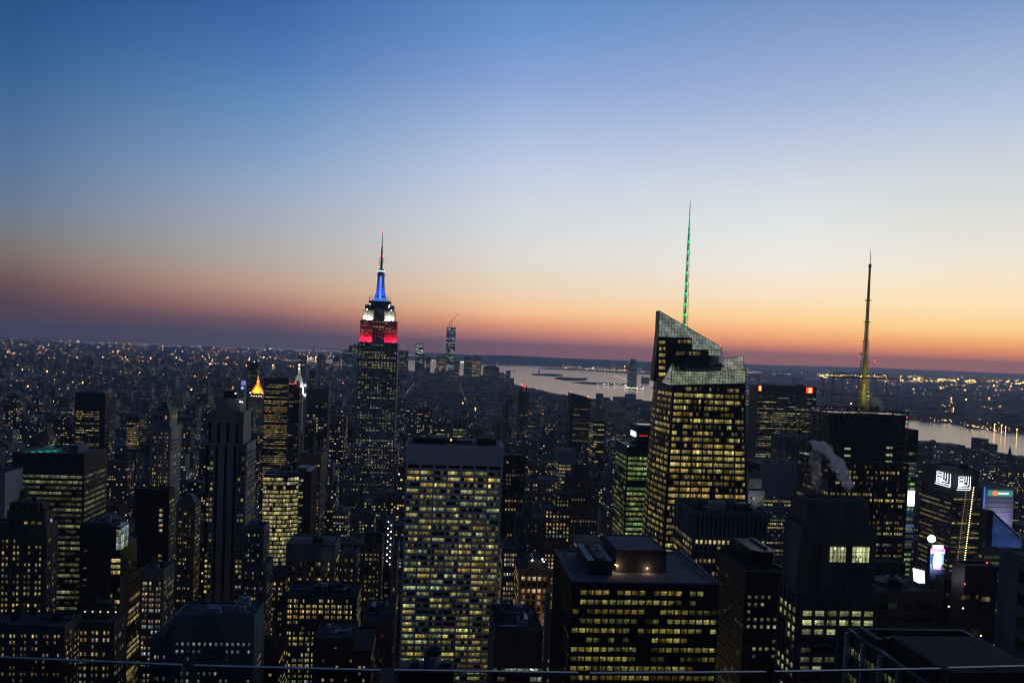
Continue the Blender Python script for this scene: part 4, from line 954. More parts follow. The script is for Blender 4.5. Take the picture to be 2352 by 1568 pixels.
r_, bx = tower('office_building', 'grey block topped by a tall brick stair tower at lower centre', [(800, 842, 1405, 600, 20)], 'tan_brick', S_(lit=.2, pitch=4, pal='orange', str=.6), clutter=1)
# between the pale slab and the black tower
tower('office_tower', 'dim dark slab with vertical ribs just right of the pale slab', [(1160, 1208, 1049, 720, 34)], 'charcoal', S_(fh=3.7, pitch=2.7, fw=.5, lit=.06, pier=.4, pw=.7, pe=2, pal='orange', str=.5), clutter=2)
tower('office_building', 'grey classical block with a dark rooftop box in the centre gap', [(1203, 1224, 1165, 662, 14, None), (1190, 1256, 1193, 655, 32)], 'grey_stone', S_(fh=3.9, pitch=3.1, fw=.3, fhh=.5, lit=.04, str=.6, pier=.4, pw=1.0), clutter=2)
tower('office_building', 'stone block with stacked rows of lit windows below the grey classical block', [(1155, 1192, 1262, 600, 30)], 'grey_stone', S_(fh=3.5, pitch=2.0, fw=.55, fhh=.55, lit=.6, pal='mix', str=.8, top=2), clutter=2)
r_, bx = tower('hotel', 'ornate block glowing orange with white floodlamps on its roof', [(1212, 1244, 1290, 524, 20, S_(lit=.8, pal='orange', str=.5, fh=5)), (1193, 1262, 1310, 520, 32)], 'tan_brick', S_(fh=3.9, pitch=3.3, fw=.62, fhh=.62, lit=.8, pal='orange', str=1.0, rowv=.3), cat='hotel', clutter=1)
for u, v in ((1222.6, 1286), (1245.7, 1283.5), (1249, 1289)): lamp(r_, at(u, v, 522), .55, 'white_light', 'floodlamp')
arealamp('orange_wall_light', (bx[1][0] + 8, 516, bx[1][4] - 42), (0, .3, 1), 16, 1, 1500, (1, .55, .2))
r_, bx = tower('office_building', 'low roof crowded with machinery in front of the orange-lit block', [(1136, 1248, 1452, 388, 40)], 'tan_brick', S_(fh=4, pitch=2.6, lit=0, dim=0, nodark=True), clutter=9, roofm='roof_dark')
facade_quad(r_, (bx[0][0], 388, bx[0][4] - 28), (bx[0][1], 388, bx[0][4] - 28), (bx[0][1], 388, bx[0][4] - 16), (bx[0][0], 388, bx[0][4] - 16), 12, 3, .85, .5, S_(lit=.6, pal='cool', str=.8))
tower('office_tower', 'thin pale grey slab seen edge-on left of the black tower', [(1256, 1264, 1368, 300, 5)], 'grey_stone', None, clutter=0)
tower('office_tower', 'stepped block with large white lit windows down its corner', [(1277, 1310, 1135, 806, 24), (1251, 1312, 1170, 800, 34)], 'charcoal', S_(fh=3.8, pitch=3.4, fw=.45, fhh=.55, lit=.55, pal='mix', str=.95, top=1), clutter=1)
tower('office_building', 'low block with two bright rows of windows along its top floors', [(1203, 1275, 1103, 940, 40)], 'grey_stone', S_(fh=5, pitch=3, fw=.55, lit=.45, str=.8), clutter=2)
r_, bx = deco('office_tower', 'brown ribbed tower with a rounded open crown', [(1312, 1376, 1097, 850, 42)], 'brown_brick', S_(fh=3.7, pitch=3.1, fw=.45, lit=.06, pal='orange', str=.5, pier=.45, pw=1.1, pe=1, top=6), clutter=0)
x0, x1, y0, y1, z1 = bx[0][:5]; zt_ = at(1345, 1074, 862).z
m = MB(); rx, ry = (x1 - x0) * .36, 15; n = 20; cx, cyy = (x0 + x1) / 2 - .5, (y0 + y1) / 2
pts = [(cx + rx * math.copysign(abs(math.cos(2 * math.pi * k / n)) ** .6, math.cos(2 * math.pi * k / n)), cyy + ry * math.copysign(abs(math.sin(2 * math.pi * k / n)) ** .6, math.sin(2 * math.pi * k / n))) for k in range(n)]
for k in range(n):
    a_, c_ = pts[k], pts[(k + 1) % n]; m.face([(*a_, z1), (*c_, z1), (*c_, zt_), (*a_, zt_)]); m.beam((*a_, zt_), (*c_, zt_), .5)
m.build('crown', 'brown_brick', r_)
tower('office_tower', 'blue-topped office block with yellow floors behind the rounded crown', [(1284, 1324, 1037, 1000, 40)], 'grey_stone', ribbon(lit=.75, pal='office', str=.55, top=15, fh=4, pitch=3), clutter=1)
tower('office_tower', 'tall thin dark tower topped with red aircraft lamps near the shoreline', [(1197, 1211, 888, 1900, 30, S_(lit=.05)), (1191, 1215, 902, 1896, 40)], 'charcoal', S_(fh=3.3, pitch=3.6, lit=.05, pal='mix', str=.8), clutter=0)
for u, v in ((1198, 883.5), (1200.5, 886), (1206, 888)): lamp(r_, at(u, v, 1895), 1.6, 'red_light', 'beacon')
tower('apartment_tower', 'dark twin-stepped apartment tower left of the red-lamped thin tower', [(1162, 1178, 918, 1820, 30), (1156, 1168, 931, 1816, 40)], 'charcoal', S_(fh=3.3, pitch=4, lit=.08, str=.7), clutter=0)
r_ = thing('apartment_tower', 'dark slab with a slanted top and red corner lamps before the river', 'apartment tower', (at(1332, 1000, 1500).x, 1515, 0))
a_, b_ = at(1311, 902, 1500), at(1350, 912, 1500); w = MB()
w.hexa([(a_.x, 1500, 0), (b_.x, 1500, 0), (b_.x, 1530, 0), (a_.x, 1530, 0)], [(a_.x, 1500, a_.z), (b_.x, 1500, b_.z), (b_.x, 1530, b_.z), (a_.x, 1530, a_.z)]); c0, c1, cz_ = px_box(1318, 1357, 915, 1494); w.box(c0, c1, 1494, 1500, 0, cz_, bottom=False)
facade_quad(r_, (c0, 1494, 40), (c1, 1494, 40), (c1, 1494, cz_ - 3), (c0, 1494, cz_ - 3), 10, 38, .4, .45, S_(lit=.12, pal='warm', str=1)); w.build('wall', 'charcoal', r_)
for p in (a_, b_): lamp(r_, p + Vector((0, -1, 1.5)), 1.2, 'red_light', 'beacon')
FOOT.append((a_.x - 3, c1 + 3, 1490, 1533))
r_, bx = tower('office_tower', 'white-framed office block with a blank brown side above the pale slab', [(1040, 1073, 955, 1010, 60)], 'brown_brick', ribbon(fh=3.9, lit=.8, pal='olive', str=.6, top=11, run=.8, pitch=2.6), sidest=dict(lit=0, nodark=True, dim=0), clutter=2)
x0, x1, y0, y1, z1 = bx[0][:5]; m = MB()
for k in range(4): xx = x0 + (x1 - x0) * k / 3; m.box(xx - .5, xx + .5, y0 - .9, y0, 30, z1 + .3)
m.box(x0 - .6, x1 + .6, y0 - 1.0, y0, z1 - 4, z1 + .6); m.build('frame', 'white_stone', r_)
tower('apartment_tower', 'dark tower with an orange-lit corner right of the white-framed block', [(1090, 1110, 985, 1300, 40)], 'brown_brick', S_(lit=.1, pal='orange', str=.7), clutter=1)
tower('office_building', 'mid-rise with amber floors near the slanted-top slab', [(1364, 1390, 968, 1250, 40)], 'charcoal', ribbon(lit=.4, pal='warm', str=.7), clutter=2)

# right side ------------------------------------------------------------
r_, bx = tower('office_tower', 'green glass office tower with rows of lit floors left of the faceted tower', [(1441, 1500, 1027, 660, 44)], 'green_glass', ribbon(fh=4.05, pal='green', lit=.93, str=.62, pitch=2.9, fhh=.56, run=.8, rowv=.15, top=7), sidest=dict(lit=.62, str=.28), clutter=2, roofm='roof_blue')
x0, x1, y0, y1, z1 = bx[0][:5]
u0, u1, uz = px_box(1466, 1500, 979, 676); ub = at(1445, 970, 702)
m = MB(); m.box(u0, u1 + 6, 676, 704, z1 + .12, uz, bottom=False); up = m.build('crown', 'green_glass', r_)
m = MB(); t = .5; m.box(u0, u1 + 6, 676, 676.5, uz, uz + 1.2); m.box(u0, u0 + t, 676.5, 704, uz, uz + 1.2); m.build('parapet', 'white_stone', up)
tx = bpy.data.curves.new('sign_lettering', 'FONT'); tx.body = 'MetLife'; tx.size = 5.6; tx.extrude = .25; tx.space_character = .92; tx.offset = .12
to = bpy.data.objects.new('sign_lettering', tx); COL.objects.link(to); bpy.context.view_layer.update()
tm = bpy.data.meshes.new_from_object(to.evaluated_get(bpy.context.evaluated_depsgraph_get())); bpy.data.objects.remove(to)
to = bpy.data.objects.new('sign_lettering', tm); COL.objects.link(to); tm.materials.clear(); tm.materials.append(emitter('sign_white', (.92, .95, 1), 3.2)); to.parent = r_
to.matrix_local = Matrix.Translation(Vector((u0 - .4, 699.5, uz - 9.4)) - Vector(r_.location)) @ Matrix.Rotation(-math.pi / 2, 4, 'Z') @ Matrix.Rotation(math.pi / 2, 4, 'X')
m = MB(); m.box(u0 + 1, u0 + 8, 675.8, 676.05, uz - 8, uz - 7.3); m.build('red_strip', emitter('red_strip', (1, .08, .06), .7), r_)
lamp(r_, (x0 + .4, y0 - .4, z1 + .8), .6, emitter('teal_lamp2', (.2, 1, .85), 2), 'corner_lamp')

r_, bx = tower('office_tower', 'dark stone-ribbed block with tall attic openings and a cluttered roof', [(1594, 1765, 1180, 482, 42)], 'grey_stone', S_(fh=3.75, pitch=2.68, fw=.62, fhh=.58, lit=.7, pal='gold', str=.8, pier=.8, pw=.95, top=15, bot=0, rowv=.6, run=.6, pt=0), sidest=dict(lit=.7, str=.8, pier=.25, pw=.8), clutter=9, roofm='roof_dark')
_b = px_box(1594, 1765, 1180, 482)
m = MB()
for k in range(16): m.box(_b[0] + 2.1 + k * 2.68 - .1 + .3, _b[0] + 2.1 + k * 2.68 + 1.1, 481.7, 482.1, _b[2] - 13, _b[2] - 1.6)
m.build('attic_opening', 'black_metal', r_)
r_, bx = tower('office_tower', 'black rounded-corner tower with a raised drum right of the grey roofed tower', [(1712, 1812, 1318, 402, 46)], 'black_metal', S_(fh=3.7, pitch=3.4, fw=.45, fhh=.42, lit=.42, pal='olive', str=.6, rowv=.6, top=6), sidest=dict(lit=.18, str=.25, pitch=2.2), clutter=0, roofm='roof_dark')
x0, x1, y0, y1, z1 = bx[0][:5]; zt_ = at(1770, 1266, 416).z
m = MB(); c_ = 7; a0, a1 = x0 + 9, x1 - 1; b0, b1 = y0 + 13, y1 - 2
m.prism([(a0 + 4, b0), (a1 - 2, b0), (a1, b0 + 3), (a1, b1), (a0, b1), (a0, b0 + 4)], z1 + .12, zt_); m.prism([(a0 + 8, b0 + 6), (a1 - 3, b0 + 6), (a1 - 3, b1 - 3), (a0 + 8, b1 - 3)], zt_, zt_ + 1.2); m.build('penthouse', 'black_metal', r_)
r_ = [thing('office_tower', 'broad dark tower with red numeral signs on its top corners', 'office tower', (at(1808, 900, 1400).x, 1430, 0))][0]
x0, x1, z1 = px_box(1741, 1876, 888, 1400); w = MB(); w.box(x0, x1, 1400, 1440, 0, z1, bottom=False)
facade_quad(r_, (x0 + 1, 1400, z1 - 14 - 3.75 * 42), (x1 - 1, 1400, z1 - 14 - 3.75 * 42), (x1 - 1, 1400, z1 - 14), (x0 + 1, 1400, z1 - 14), 44, 42, .95, .42, dict(lit=.5, pal='office', str=.62, run=.72, rowv=.9, full=.04, empty=.14, dim=.2))
roof_on(r_, w, x0, x1, 1400, 1440, z1, 'roof_dark', 4); w.build('wall', 'bronze_glass', r_); FOOT.append((x0 - 4, x1 + 4, 1395, 1445))
rs = emitter('red_sign', (1, .05, .03), 2.2); ys = emitter('yellow_numeral', (1, .62, .12), 2.6)
for u0, u1, v0, v1 in ((1742.6, 1749.5, 885.5, 897.5), (1852.8, 1867, 890, 902)):
    a_, b_ = at(u0, v1, 1398.5), at(u1, v0, 1398.5); m = MB(); m.box(a_.x, b_.x, 1398.6, 1399.9, a_.z, b_.z); so = m.build('sign', rs, r_)
    m = MB(); cx = (a_.x + b_.x) / 2; h_ = b_.z - a_.z; ww = min(1.1, (b_.x - a_.x) * .2)
    m.box(cx - ww, cx + ww, 1398.3, 1398.6, a_.z + h_ * .12, b_.z - h_ * .1); m.box(cx - ww * 2.2, cx - ww, 1398.3, 1398.6, b_.z - h_ * .32, b_.z - h_ * .18)
    if b_.x - a_.x > 6: m.box(cx + ww * 1.8, cx + ww * 2.6, 1398.3, 1398.6, a_.z + h_ * .12, b_.z - h_ * .1); m.box(cx - ww * 2.2, cx + ww * 2.6, 1398.3, 1398.6, a_.z + h_ * .08, a_.z + h_ * .2)
    m.build('numeral', ys, so)
tower('office_building', 'brown mid-rise with one bright corner window in front of the red-signed tower', [(1808, 1866, 1006, 1000, 50)], 'brown_brick', punched(fh=3.9, pitch=3.2, lit=.3, pal='warm', str=.7, top=18), clutter=2)
tower('office_tower', 'dark broad block with striped floors and pink-lit windows', [(1746, 1848, 1068, 800, 50)], 'black_metal', S_(fh=3.75, pitch=2.3, fw=.72, fhh=.45, lit=.62, pal='curve', str=.7, top=30, run=.8, rowv=1.0, pier=.3, pw=.4, pe=1), clutter=3, roofm='roof_dark')
tower('apartment_tower', 'slim white stone tower wedged behind the faceted tower', [(1721, 1747, 1088, 642, 14, S_(lit=.0, fh=9, fhh=.6, pitch=4, fw=.5, top=2)), (1720, 1750, 1102, 640, 22), (1719, 1756, 1130, 639, 26)], 'white_stone', punched(fh=3.6, pitch=2.5, lit=.25, pal='cool', str=.7), clutter=1)
arealamp('stone_floodlight', (at(1736, 1150, 634).x, 628, at(1736, 1180, 634).z), (0, .28, 1), 9, 1, 450, (.9, .92, 1))
# antenna tower
AX0, AX1, AZ = px_box(1905, 2088, 1062, 580)
r_ = thing('skyscraper', 'dark tower with lattice sign frames and a tall broadcast mast', 'skyscraper', ((AX0 + AX1) / 2, 605, 0))
w = MB(); w.box(AX0, AX1, 580, 632, 0, AZ, bottom=False)
facade_quad(r_, (AX0 + .5, 580, AZ - 4.05 * 34), (AX1 - .5, 580, AZ - 4.05 * 34), (AX1 - .5, 580, AZ - 1), (AX0 + .5, 580, AZ - 1), 28, 34, .72, .46, dict(lit=.46, pal='warm', str=.72, run=.62, rowv=.5, grp=4, gg=.18, dim=.15), .01)
facade_quad(r_, (AX0, 632, AZ - 4.05 * 34), (AX0, 580, AZ - 4.05 * 34), (AX0, 580, AZ - 1), (AX0, 632, AZ - 1), 16, 34, .6, .46, dict(lit=.3, pal='warm', str=.5))
for k in range(8): xx = AX0 + .5 + k * (AX1 - AX0 - 1) / 7; w.box(xx - .3, xx + .3, 579.4, 580, 0, AZ)
c0, c1, cz_ = px_box(1906, 2080, 970, 590); c2 = px_box(2062, 2082, 975, 592)
w.box(c0, c1, 590, 622, AZ, at(1990, 950, 590).z, bottom=False)
w.build('wall', 'dark_glass', r_)
for k, (u0, v, n_, ww) in enumerate(((2036, 1027, 4, 16), (2036, 1044, 4, 16), (1940, 1029, 5, 18))):
    a_ = at(u0, v, 589.8); m = MB(); 
    for q in range(3): m.box(a_.x, a_.x + 4.4, 589.5, 589.85, a_.z - q * 5.1 - .9, a_.z - q * 5.1 + .5)
    m.build('louvre_light', emitter('louvre_light', (.8, .8, .45), .35), r_)
fr = MB(); zlo, zhi = AZ, at(1990, 944, 586).z
fx0, fx1 = at(1884, 950, 584).x, at(2087, 950, 584).x
for (xa, xb, ya, yb) in ((fx0, fx0 + 14, 584, 584), (fx1 - 37, fx1, 584, 584), (fx0, fx0, 584, 626), (fx1, fx1, 584, 626)):
    nz = 9
    for k in range(nz + 1): z = zlo + (zhi - zlo) * k / nz; fr.beam((xa, ya, z), (xb, yb, z), .28)
    nv = 3 if ya == yb else 5
    for k in range(nv + 1): fr.beam((xa + (xb - xa) * k / nv, ya + (yb - ya) * k / nv, zlo - 14), (xa + (xb - xa) * k / nv, ya + (yb - ya) * k / nv, zhi), .34)
fr.beam((fx0, 584, zhi), (fx1, 584, zhi), .55); fr.beam((fx0, 626, zhi), (fx1, 626, zhi), .55)
for xa, xb in ((c0 + 5, c0 + 11), (c0 + 18, c0 + 12), (c1 - 14, c1 - 6)): fr.beam((xa, 583.5, zhi), (xb, 583.5, zhi - 13), .45)
fr.build('sign_frame', 'steel_dark', r_)
m = MB(); gx = fx0 + 1.5; gz_ = zhi - 9; m.beam((gx + 5, 583.4, gz_), (gx + 5, 583.4, gz_ - 23), .8); m.beam((gx + 4.6, 583.4, gz_), (gx, 583.4, gz_ - 15), .7); m.beam((gx - .5, 583.4, gz_ - 15.4), (gx + 7.4, 583.4, gz_ - 15.4), .7); m.build('numeral_sign', emitter('green_sign', (.01, .1, .05), .06), r_)
m = MB(); mx, my_ = at(1983, 900, 606).x, 606
zv = lambda v: at(1986, v, 606).z
ped = zv(925)
for u0, u1, v in ((1915, 2063, 938), (1936, 2038, 918)):
    a_, b_ = at(u0, v, 596).x, at(u1, v, 596).x; z0_, z1_ = zv(944), zv({938: 867, 918: 858}[v])
    for xx in (a_, b_):
        for yy in (598, 614): m.beam((xx, yy, z0_), (xx, yy, z1_), .26)
    for zq in ((z1_,) if v == 938 else (z1_, z1_ - 3.5, z0_ + 12, z0_ + 6)):
        for yy in (598, 614): m.beam((a_, yy, zq), (b_, yy, zq), .2)
        for xx in (a_, b_): m.beam((xx, 598, zq), (xx, 614, zq), .3)
m.build('gantry', 'grey_stone', r_)
m = MB()
segs = [(944, 870, 5.2, 4.4), (870, 832, 4.0, 3.7), (832, 826, 3.7, 2.6), (826, 784, 2.5, 2.1), (784, 740, 1.7, 1.5), (740, 690, 1.3, 1.2), (690, 663, 1.0, .95), (663, 614, .85, .75)]
for v0, v1, r0, r1 in segs:
    z0_, z1_ = zv(v0), zv(v1); n = max(2, int((z1_ - z0_) / 3)); m.cone(mx, my_, z0_, z1_, r0 * .42, r1 * .42, 8)
    for k in range(n):
        za, zb = z0_ + (z1_ - z0_) * k / n, z0_ + (z1_ - z0_) * (k + 1) / n; ra, rb = r0 + (r1 - r0) * k / n, r0 + (r1 - r0) * (k + 1) / n
        for j in range(4):
            q0, q1 = j * math.pi / 2 + .5, (j + 1) * math.pi / 2 + .5
            p0, p1, p2 = (mx + ra * math.cos(q0), my_ + ra * math.sin(q0), za), (mx + rb * math.cos(q0), my_ + rb * math.sin(q0), zb), (mx + rb * math.cos(q1), my_ + rb * math.sin(q1), zb)
            m.beam(p0, p1, .17); m.beam(p0, p2, .12); m.beam(p1, p2, .12)
for v in (740, 690, 784): m.cone(mx, my_, zv(v), zv(v) + .5, 2.6, 2.6, 10)
m.cone(mx, my_, zv(614), zv(606), 1.1, 1.1, 8); m.cone(mx, my_, zv(606), zv(572), .3, .14, 8)
m.build('mast', principled('mast_paint', (.5, .46, .22), .6, .2, .4, .3, .3), r_)
m = MB(); m.cone(mx - 3.4, my_, zv(815), zv(811), .4, 1.3, 10); m.build('dish', 'metal', r_)
for v, dx in ((828, 2.6), (953, -22), (953, 30), (950, 14)): lamp(r_, (mx + dx, 597, zv(v)), .5, 'red_light', 'beacon')
for v, dx in ((951, -6), (953, 9), (948, 24), (926, -14)): lamp(r_, (mx + dx, 596, zv(v)), .5, 'white_light' if dx != -14 else 'warm_light', 'rooftop_lamp')
for v, e_ in ((885, 700), (910, 700), (850, 400), (810, 300), (760, 200), (700, 120), (640, 90)):
    d = bpy.data.lights.new('mast_lamp', 'POINT'); d.energy = e_ * 1.1; d.color = (1, .9, .2); d.shadow_soft_size = .6; o = bpy.data.objects.new('mast_lamp', d); COL.objects.link(o); o.location = (mx, my_ - 8, zv(v))
m = MB()
for k in range(9):
    m.cone(mx + random.uniform(-13, 11), 600 + random.uniform(0, 10), zv(944) , zv(944) + random.uniform(2, 5), 1.7, 1.5, 8)
m.build('rooftop_unit', 'steel_dark', r_)
FOOT.append((AX0 - 6, AX1 + 6, 575, 640))
# green glass edge with the white screen
r_, bx = tower('office_tower', 'teal glass tower edge with pale bands and a white glowing screen', [(2086, 2110, 990, 650, 40)], 'green_glass', ribbon(fh=4.1, lit=.6, pal='green', str=.5, pitch=3.2, top=8), sidest=dict(lit=.3), clutter=1)
x0, x1, y0, y1, z1 = bx[0][:5]
for v in (1068, 1080, 1092, 1208, 1220, 1232, 1244, 1256):
    p = at(2092, v, 648); m = MB(); m.box(x0 + .5, x1 - .3, 649.3, 650, p.z - 1.1, p.z + 1.1); m.build('pale_band', 'white_stone', r_)
a_, b_ = at(2085.5, 1161, 645), at(2101.5, 1127, 645); m = MB(); m.box(a_.x, b_.x, 645, 646, a_.z, b_.z); m.build('light_screen', emitter('white_screen', (.86, .88, 1), 4), r_)
arealamp('screen_glow', (x0 - 2, 640, a_.z + 5), (0, 1, -.4), 6, 12, 9000, (.25, .4, 1))
# emblem tower
r_, bx = tower('hotel', 'tower with two white maze-like emblem signs and a lit corner strip', [(2188, 2250, 1082, 668, 40, None), (2188, 2256, 1122, 664, 46)], 'charcoal', ribbon(fh=4.0, pitch=2.6, lit=.7, pal='warm', str=.5, top=7, run=.8, fhh=.36), sidest=dict(lit=.75, str=.38, pitch=2.0), clutter=1, cat='hotel')
x0, x1, y0, y1, z1 = bx[1][:5]; zt_ = bx[0][4]
ems = emitter('emblem_white', (.85, .9, 1), 2.4)
def emblem(O, ux, w_, h_):
    """two rows of stroke figures: squares to the left, nested corner lines to the right"""
    m = MB()
    def s(a_, b_):
        p = O + ux * (a_[0] * w_) + Vector((0, 0, a_[1] * h_)); q = O + ux * (b_[0] * w_) + Vector((0, 0, b_[1] * h_)); m.beam(p, q, .24)
    for k, y in enumerate((.86, .6, .36)):
        s((.12, y + .1), (.5, y + .1)); s((.12, y - .06), (.5, y - .06)); s((.12, y - .06), (.12, y + .1)); 
        if k < 2: s((.5, y - .06), (.5, y + .1))
    for k in range(3):
        s((.64 + .16 * k, 1), (.64 + .16 * k, .5 - .16 * k if k else .55)); s((.3 - .12 * k, .5 - .16 * k if k else .4), (.64 + .16 * k, .5 - .16 * k if k else .4))
    s((.02, .02), (.94, .02)); s((.96, .02), (.96, .3)); s((.1, .16), (.6, .16))
    return m
for (u0, u1, v0, v1, f_) in ((2166, 2188, 1120, 1089, 0), (2197, 2229, 1125, 1093, 1)):
    if f_: a_ = at(u0, v0, 662.6); b_ = at(u1, v0, 662.6); emblem(a_, Vector((1, 0, 0)), b_.x - a_.x, at(u0, v1, 662.6).z - a_.z).build('emblem', ems, r_)
    else:
        k0 = at(2188, v0, 664); hh = at(2188, v1, 664).z - k0.z; emblem(Vector((x0 - 1.2, 688, k0.z)), Vector((0, -1, 0)), 23, hh).build('emblem', ems, r_)
a_, b_ = at(2239, 1120, 660), at(2217, 1296, 660); m = MB()
for k in range(34): t_ = k / 33; p = a_.lerp(b_, t_); m.octa((a_.x + (b_.x - a_.x) * t_ * 1.0, 661.5, p.z), .62)
m.build('light_strip', emitter('strip_lamps', (1, .85, .42), 3.2), r_)
m = MB()
for k in range(34): t_ = k / 33; p = a_.lerp(b_, t_); m.octa((a_.x + (b_.x - a_.x) * t_ - 5.0, 663.2, p.z), .35)
m.build('light_strip', emitter('strip_lamps_dim', (1, .82, .4), 1.0), r_)
# teal sign tower
r_, bx = tower('office_tower', 'grey panelled tower with a teal sign and orange disc at its top', [(2261, 2330, 1121, 712, 40)], 'pale_panel', S_(fh=4.2, pitch=30, lit=0, dim=0, nodark=True, band=.2, bh=.5, top=9), clutter=1)
x0, x1, y0, y1, z1 = bx[0][:5]
a_, b_ = at(2270.5, 1138, 710.5), at(2326, 1127, 710.5); m = MB(); m.box(a_.x, b_.x, 710.6, 711.6, a_.z, b_.z); so = m.build('sign', emitter('teal_sign', (.12, .5, .42), .55), r_)
m = MB(); zc_ = (a_.z + b_.z) / 2; cx = at(2286, 1132, 710).x; rr = (b_.z - a_.z) * .46
m.face([(cx + rr * math.cos(k * math.pi / 8), 710.3, zc_ + rr * math.sin(k * math.pi / 8)) for k in range(16)]); m.build('sign_disc', emitter('orange_disc', (1, .14, .03), 1.8), so)
m = MB()
for k in range(8): xx = cx + rr + .8 + k * 1.25; m.box(xx, xx + .85, 710.2, 710.5, zc_ - .55, zc_ + .55)
m.build('sign_letters', emitter('sign_letters', (.85, 1, .95), 2.0), so)
m = MB(); m.box(x0 - .3, x0 + .5, 711.2, 712, z1 - 45, z1 + .8); m.build('edge_light', emitter('blue_edge', (.12, .25, .9), .7), r_)
m = MB(); m.box(x0 - .4, x0 + .1, 711.3, 712, z1 - 90, z1 - 47); m.build('edge_light', emitter('amber_edge', (1, .75, .3), .8), r_)
arealamp('violet_wash', ((x0 + x1) / 2, 700, z1 - 40), (0, .6, 1), 20, 4, 2600, (.62, .58, 1))
# blue curved tower
r_ = thing('office_tower', 'blue glowing glass building with a curved sloping top at right', 'office building', (at(2320, 1250, 560).x, 585, 0))
prof = [(2281, 1176), (2291, 1186), (2306, 1199), (2322, 1214), (2335, 1226), (2347, 1238)]
P = [at(u, v, 560) for u, v in prof]; zb_ = 60
w = MB()
for k in range(5):
    a_, b_ = P[k], P[k + 1]; w.hexa([(a_.x, 560, 0), (b_.x, 560, 0), (b_.x, 567, 0), (a_.x, 567, 0)], [(a_.x, 560, a_.z), (b_.x, 560, b_.z), (b_.x, 567, b_.z), (a_.x, 567, a_.z)])
w.build('wall', 'blue_glass', r_)
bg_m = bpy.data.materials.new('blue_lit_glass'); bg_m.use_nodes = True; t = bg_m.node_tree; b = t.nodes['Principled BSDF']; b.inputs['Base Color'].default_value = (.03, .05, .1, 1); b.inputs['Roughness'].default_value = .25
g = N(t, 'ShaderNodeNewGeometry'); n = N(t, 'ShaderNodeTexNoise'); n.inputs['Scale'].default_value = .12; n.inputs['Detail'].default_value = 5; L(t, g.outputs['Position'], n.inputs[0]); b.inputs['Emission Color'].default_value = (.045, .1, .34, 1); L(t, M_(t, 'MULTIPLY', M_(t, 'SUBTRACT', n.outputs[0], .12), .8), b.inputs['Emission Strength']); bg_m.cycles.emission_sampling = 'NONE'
m = MB()
for k in range(5):
    a_, b_ = P[k], P[k + 1]; m.face([(a_.x + (.2 if k == 0 else 0), 559.8, 120), (b_.x, 559.8, 120), (b_.x, 559.8, b_.z - 1), (a_.x + (.2 if k == 0 else 0), 559.8, a_.z - 1)])
m.build('lit_glass', bg_m, r_)
m = MB()
for k in range(5): m.beam(P[k] + Vector((0, -.4, .2)), P[k + 1] + Vector((0, -.4, .2)), .5)
m.build('edge', 'metal', r_)
s0, s1, sz_ = px_box(2268, 2281, 1172, 558); m = MB(); m.box(s0, s1, 558, 566, 0, sz_, bottom=False); m.build('stair_tower', 'charcoal', r_)
FOOT.append((s0 - 3, P[-1].x + 3, 555, 605))
tower('office_building', 'curved banded block with faint lit floors below the blue glass building', [(2258, 2300, 1262, 520, 5)], 'grey_stone', ribbon(fh=3.9, lit=.3, str=.25, pal='olive', band=.4), clutter=1)
# screens and pole over the bright square
r_ = thing('billboard_tower', 'narrow tower of blazing white, red and blue screens under a ball pole', 'billboard tower', (at(2154, 1280, 610).x, 620, 0))
x0, x1, z1 = px_box(2139, 2169, 1252, 610); zlo = at(2154, 1312, 610).z
w = MB(); w.box(x0, x1, 610, 615, 0, z1, bottom=False); w.build('wall', 'black_metal', r_)
def scr_block(u0, u1, v0, v1, col, st, Y):
    a_, b_ = at(u0, v1, Y), at(u1, v0, Y); m = MB(); m.box(a_.x, b_.x, Y, Y + .6, a_.z, b_.z); m.build('light_screen', emitter('screen_%d_%d' % (u0 * 10, v0), col, st), r_)
for q in ((2143, 2167, 1252, 1260, (1, .62, .72), 2.6), (2138, 2171, 1260, 1266.5, (1, .1, .28), 2), (2138, 2170, 1266.6, 1270, (.3, .55, 1), 2.4), (2146, 2163, 1270.2, 1281, (.6, .8, 1), 3), (2148, 2163, 1281.2, 1294, (.92, .95, 1), 5), (2142, 2148, 1276, 1296, (.05, .2, .7), 1.2), (2163.5, 2168, 1272, 1296, (.1, .25, .8), 1), (2145, 2152, 1294.5, 1305, (.9, .9, 1), 4), (2152.2, 2162, 1294.5, 1307, (1, .12, .2), 2)): scr_block(*q[:4], q[4], q[5], 608.5)
pole = MB(); pb, pt = at(2145, 1252, 606), at(2148, 1181, 606); pole.beam((pb.x + 1, 611, z1), (pb.x + 1, 611, pt.z), .38); pole.box(pb.x - .6, pb.x + 2.6, 610.4, 611.6, pt.z, pt.z + .6); pole.build('pole', 'metal', r_)
m = MB(); bc = at(2146, 1240, 606)
for k in range(6): 
    a0_, a1_ = -math.pi / 2 + math.pi * k / 6, -math.pi / 2 + math.pi * (k + 1) / 6; m.cone(pb.x + 1, 611, bc.z + 2.9 * math.sin(a0_), bc.z + 2.9 * math.sin(a1_), max(.02, 2.9 * math.cos(a0_)), max(.02, 2.9 * math.cos(a1_)), 14)
m.build('ball', emitter('ball_light', (.75, 1, .6), 4.5), r_)
arealamp('square_glow', ((x0 + x1) / 2, 600, z1 - 12), (-.3, 1, .1), 12, 14, 16000, (.3, .42, 1))
arealamp('square_glow', ((x0 + x1) / 2 - 16, 612, z1 - 30), (-1, -.1, .2), 10, 14, 12000, (1, .25, .5))
FOOT.append((x0 - 3, x1 + 3, 605, 645))
r_ = thing('billboard', 'tilted white lit billboard on a roof in front of the bright square', 'billboard', (at(2111, 1330, 470).x, 472, 0))
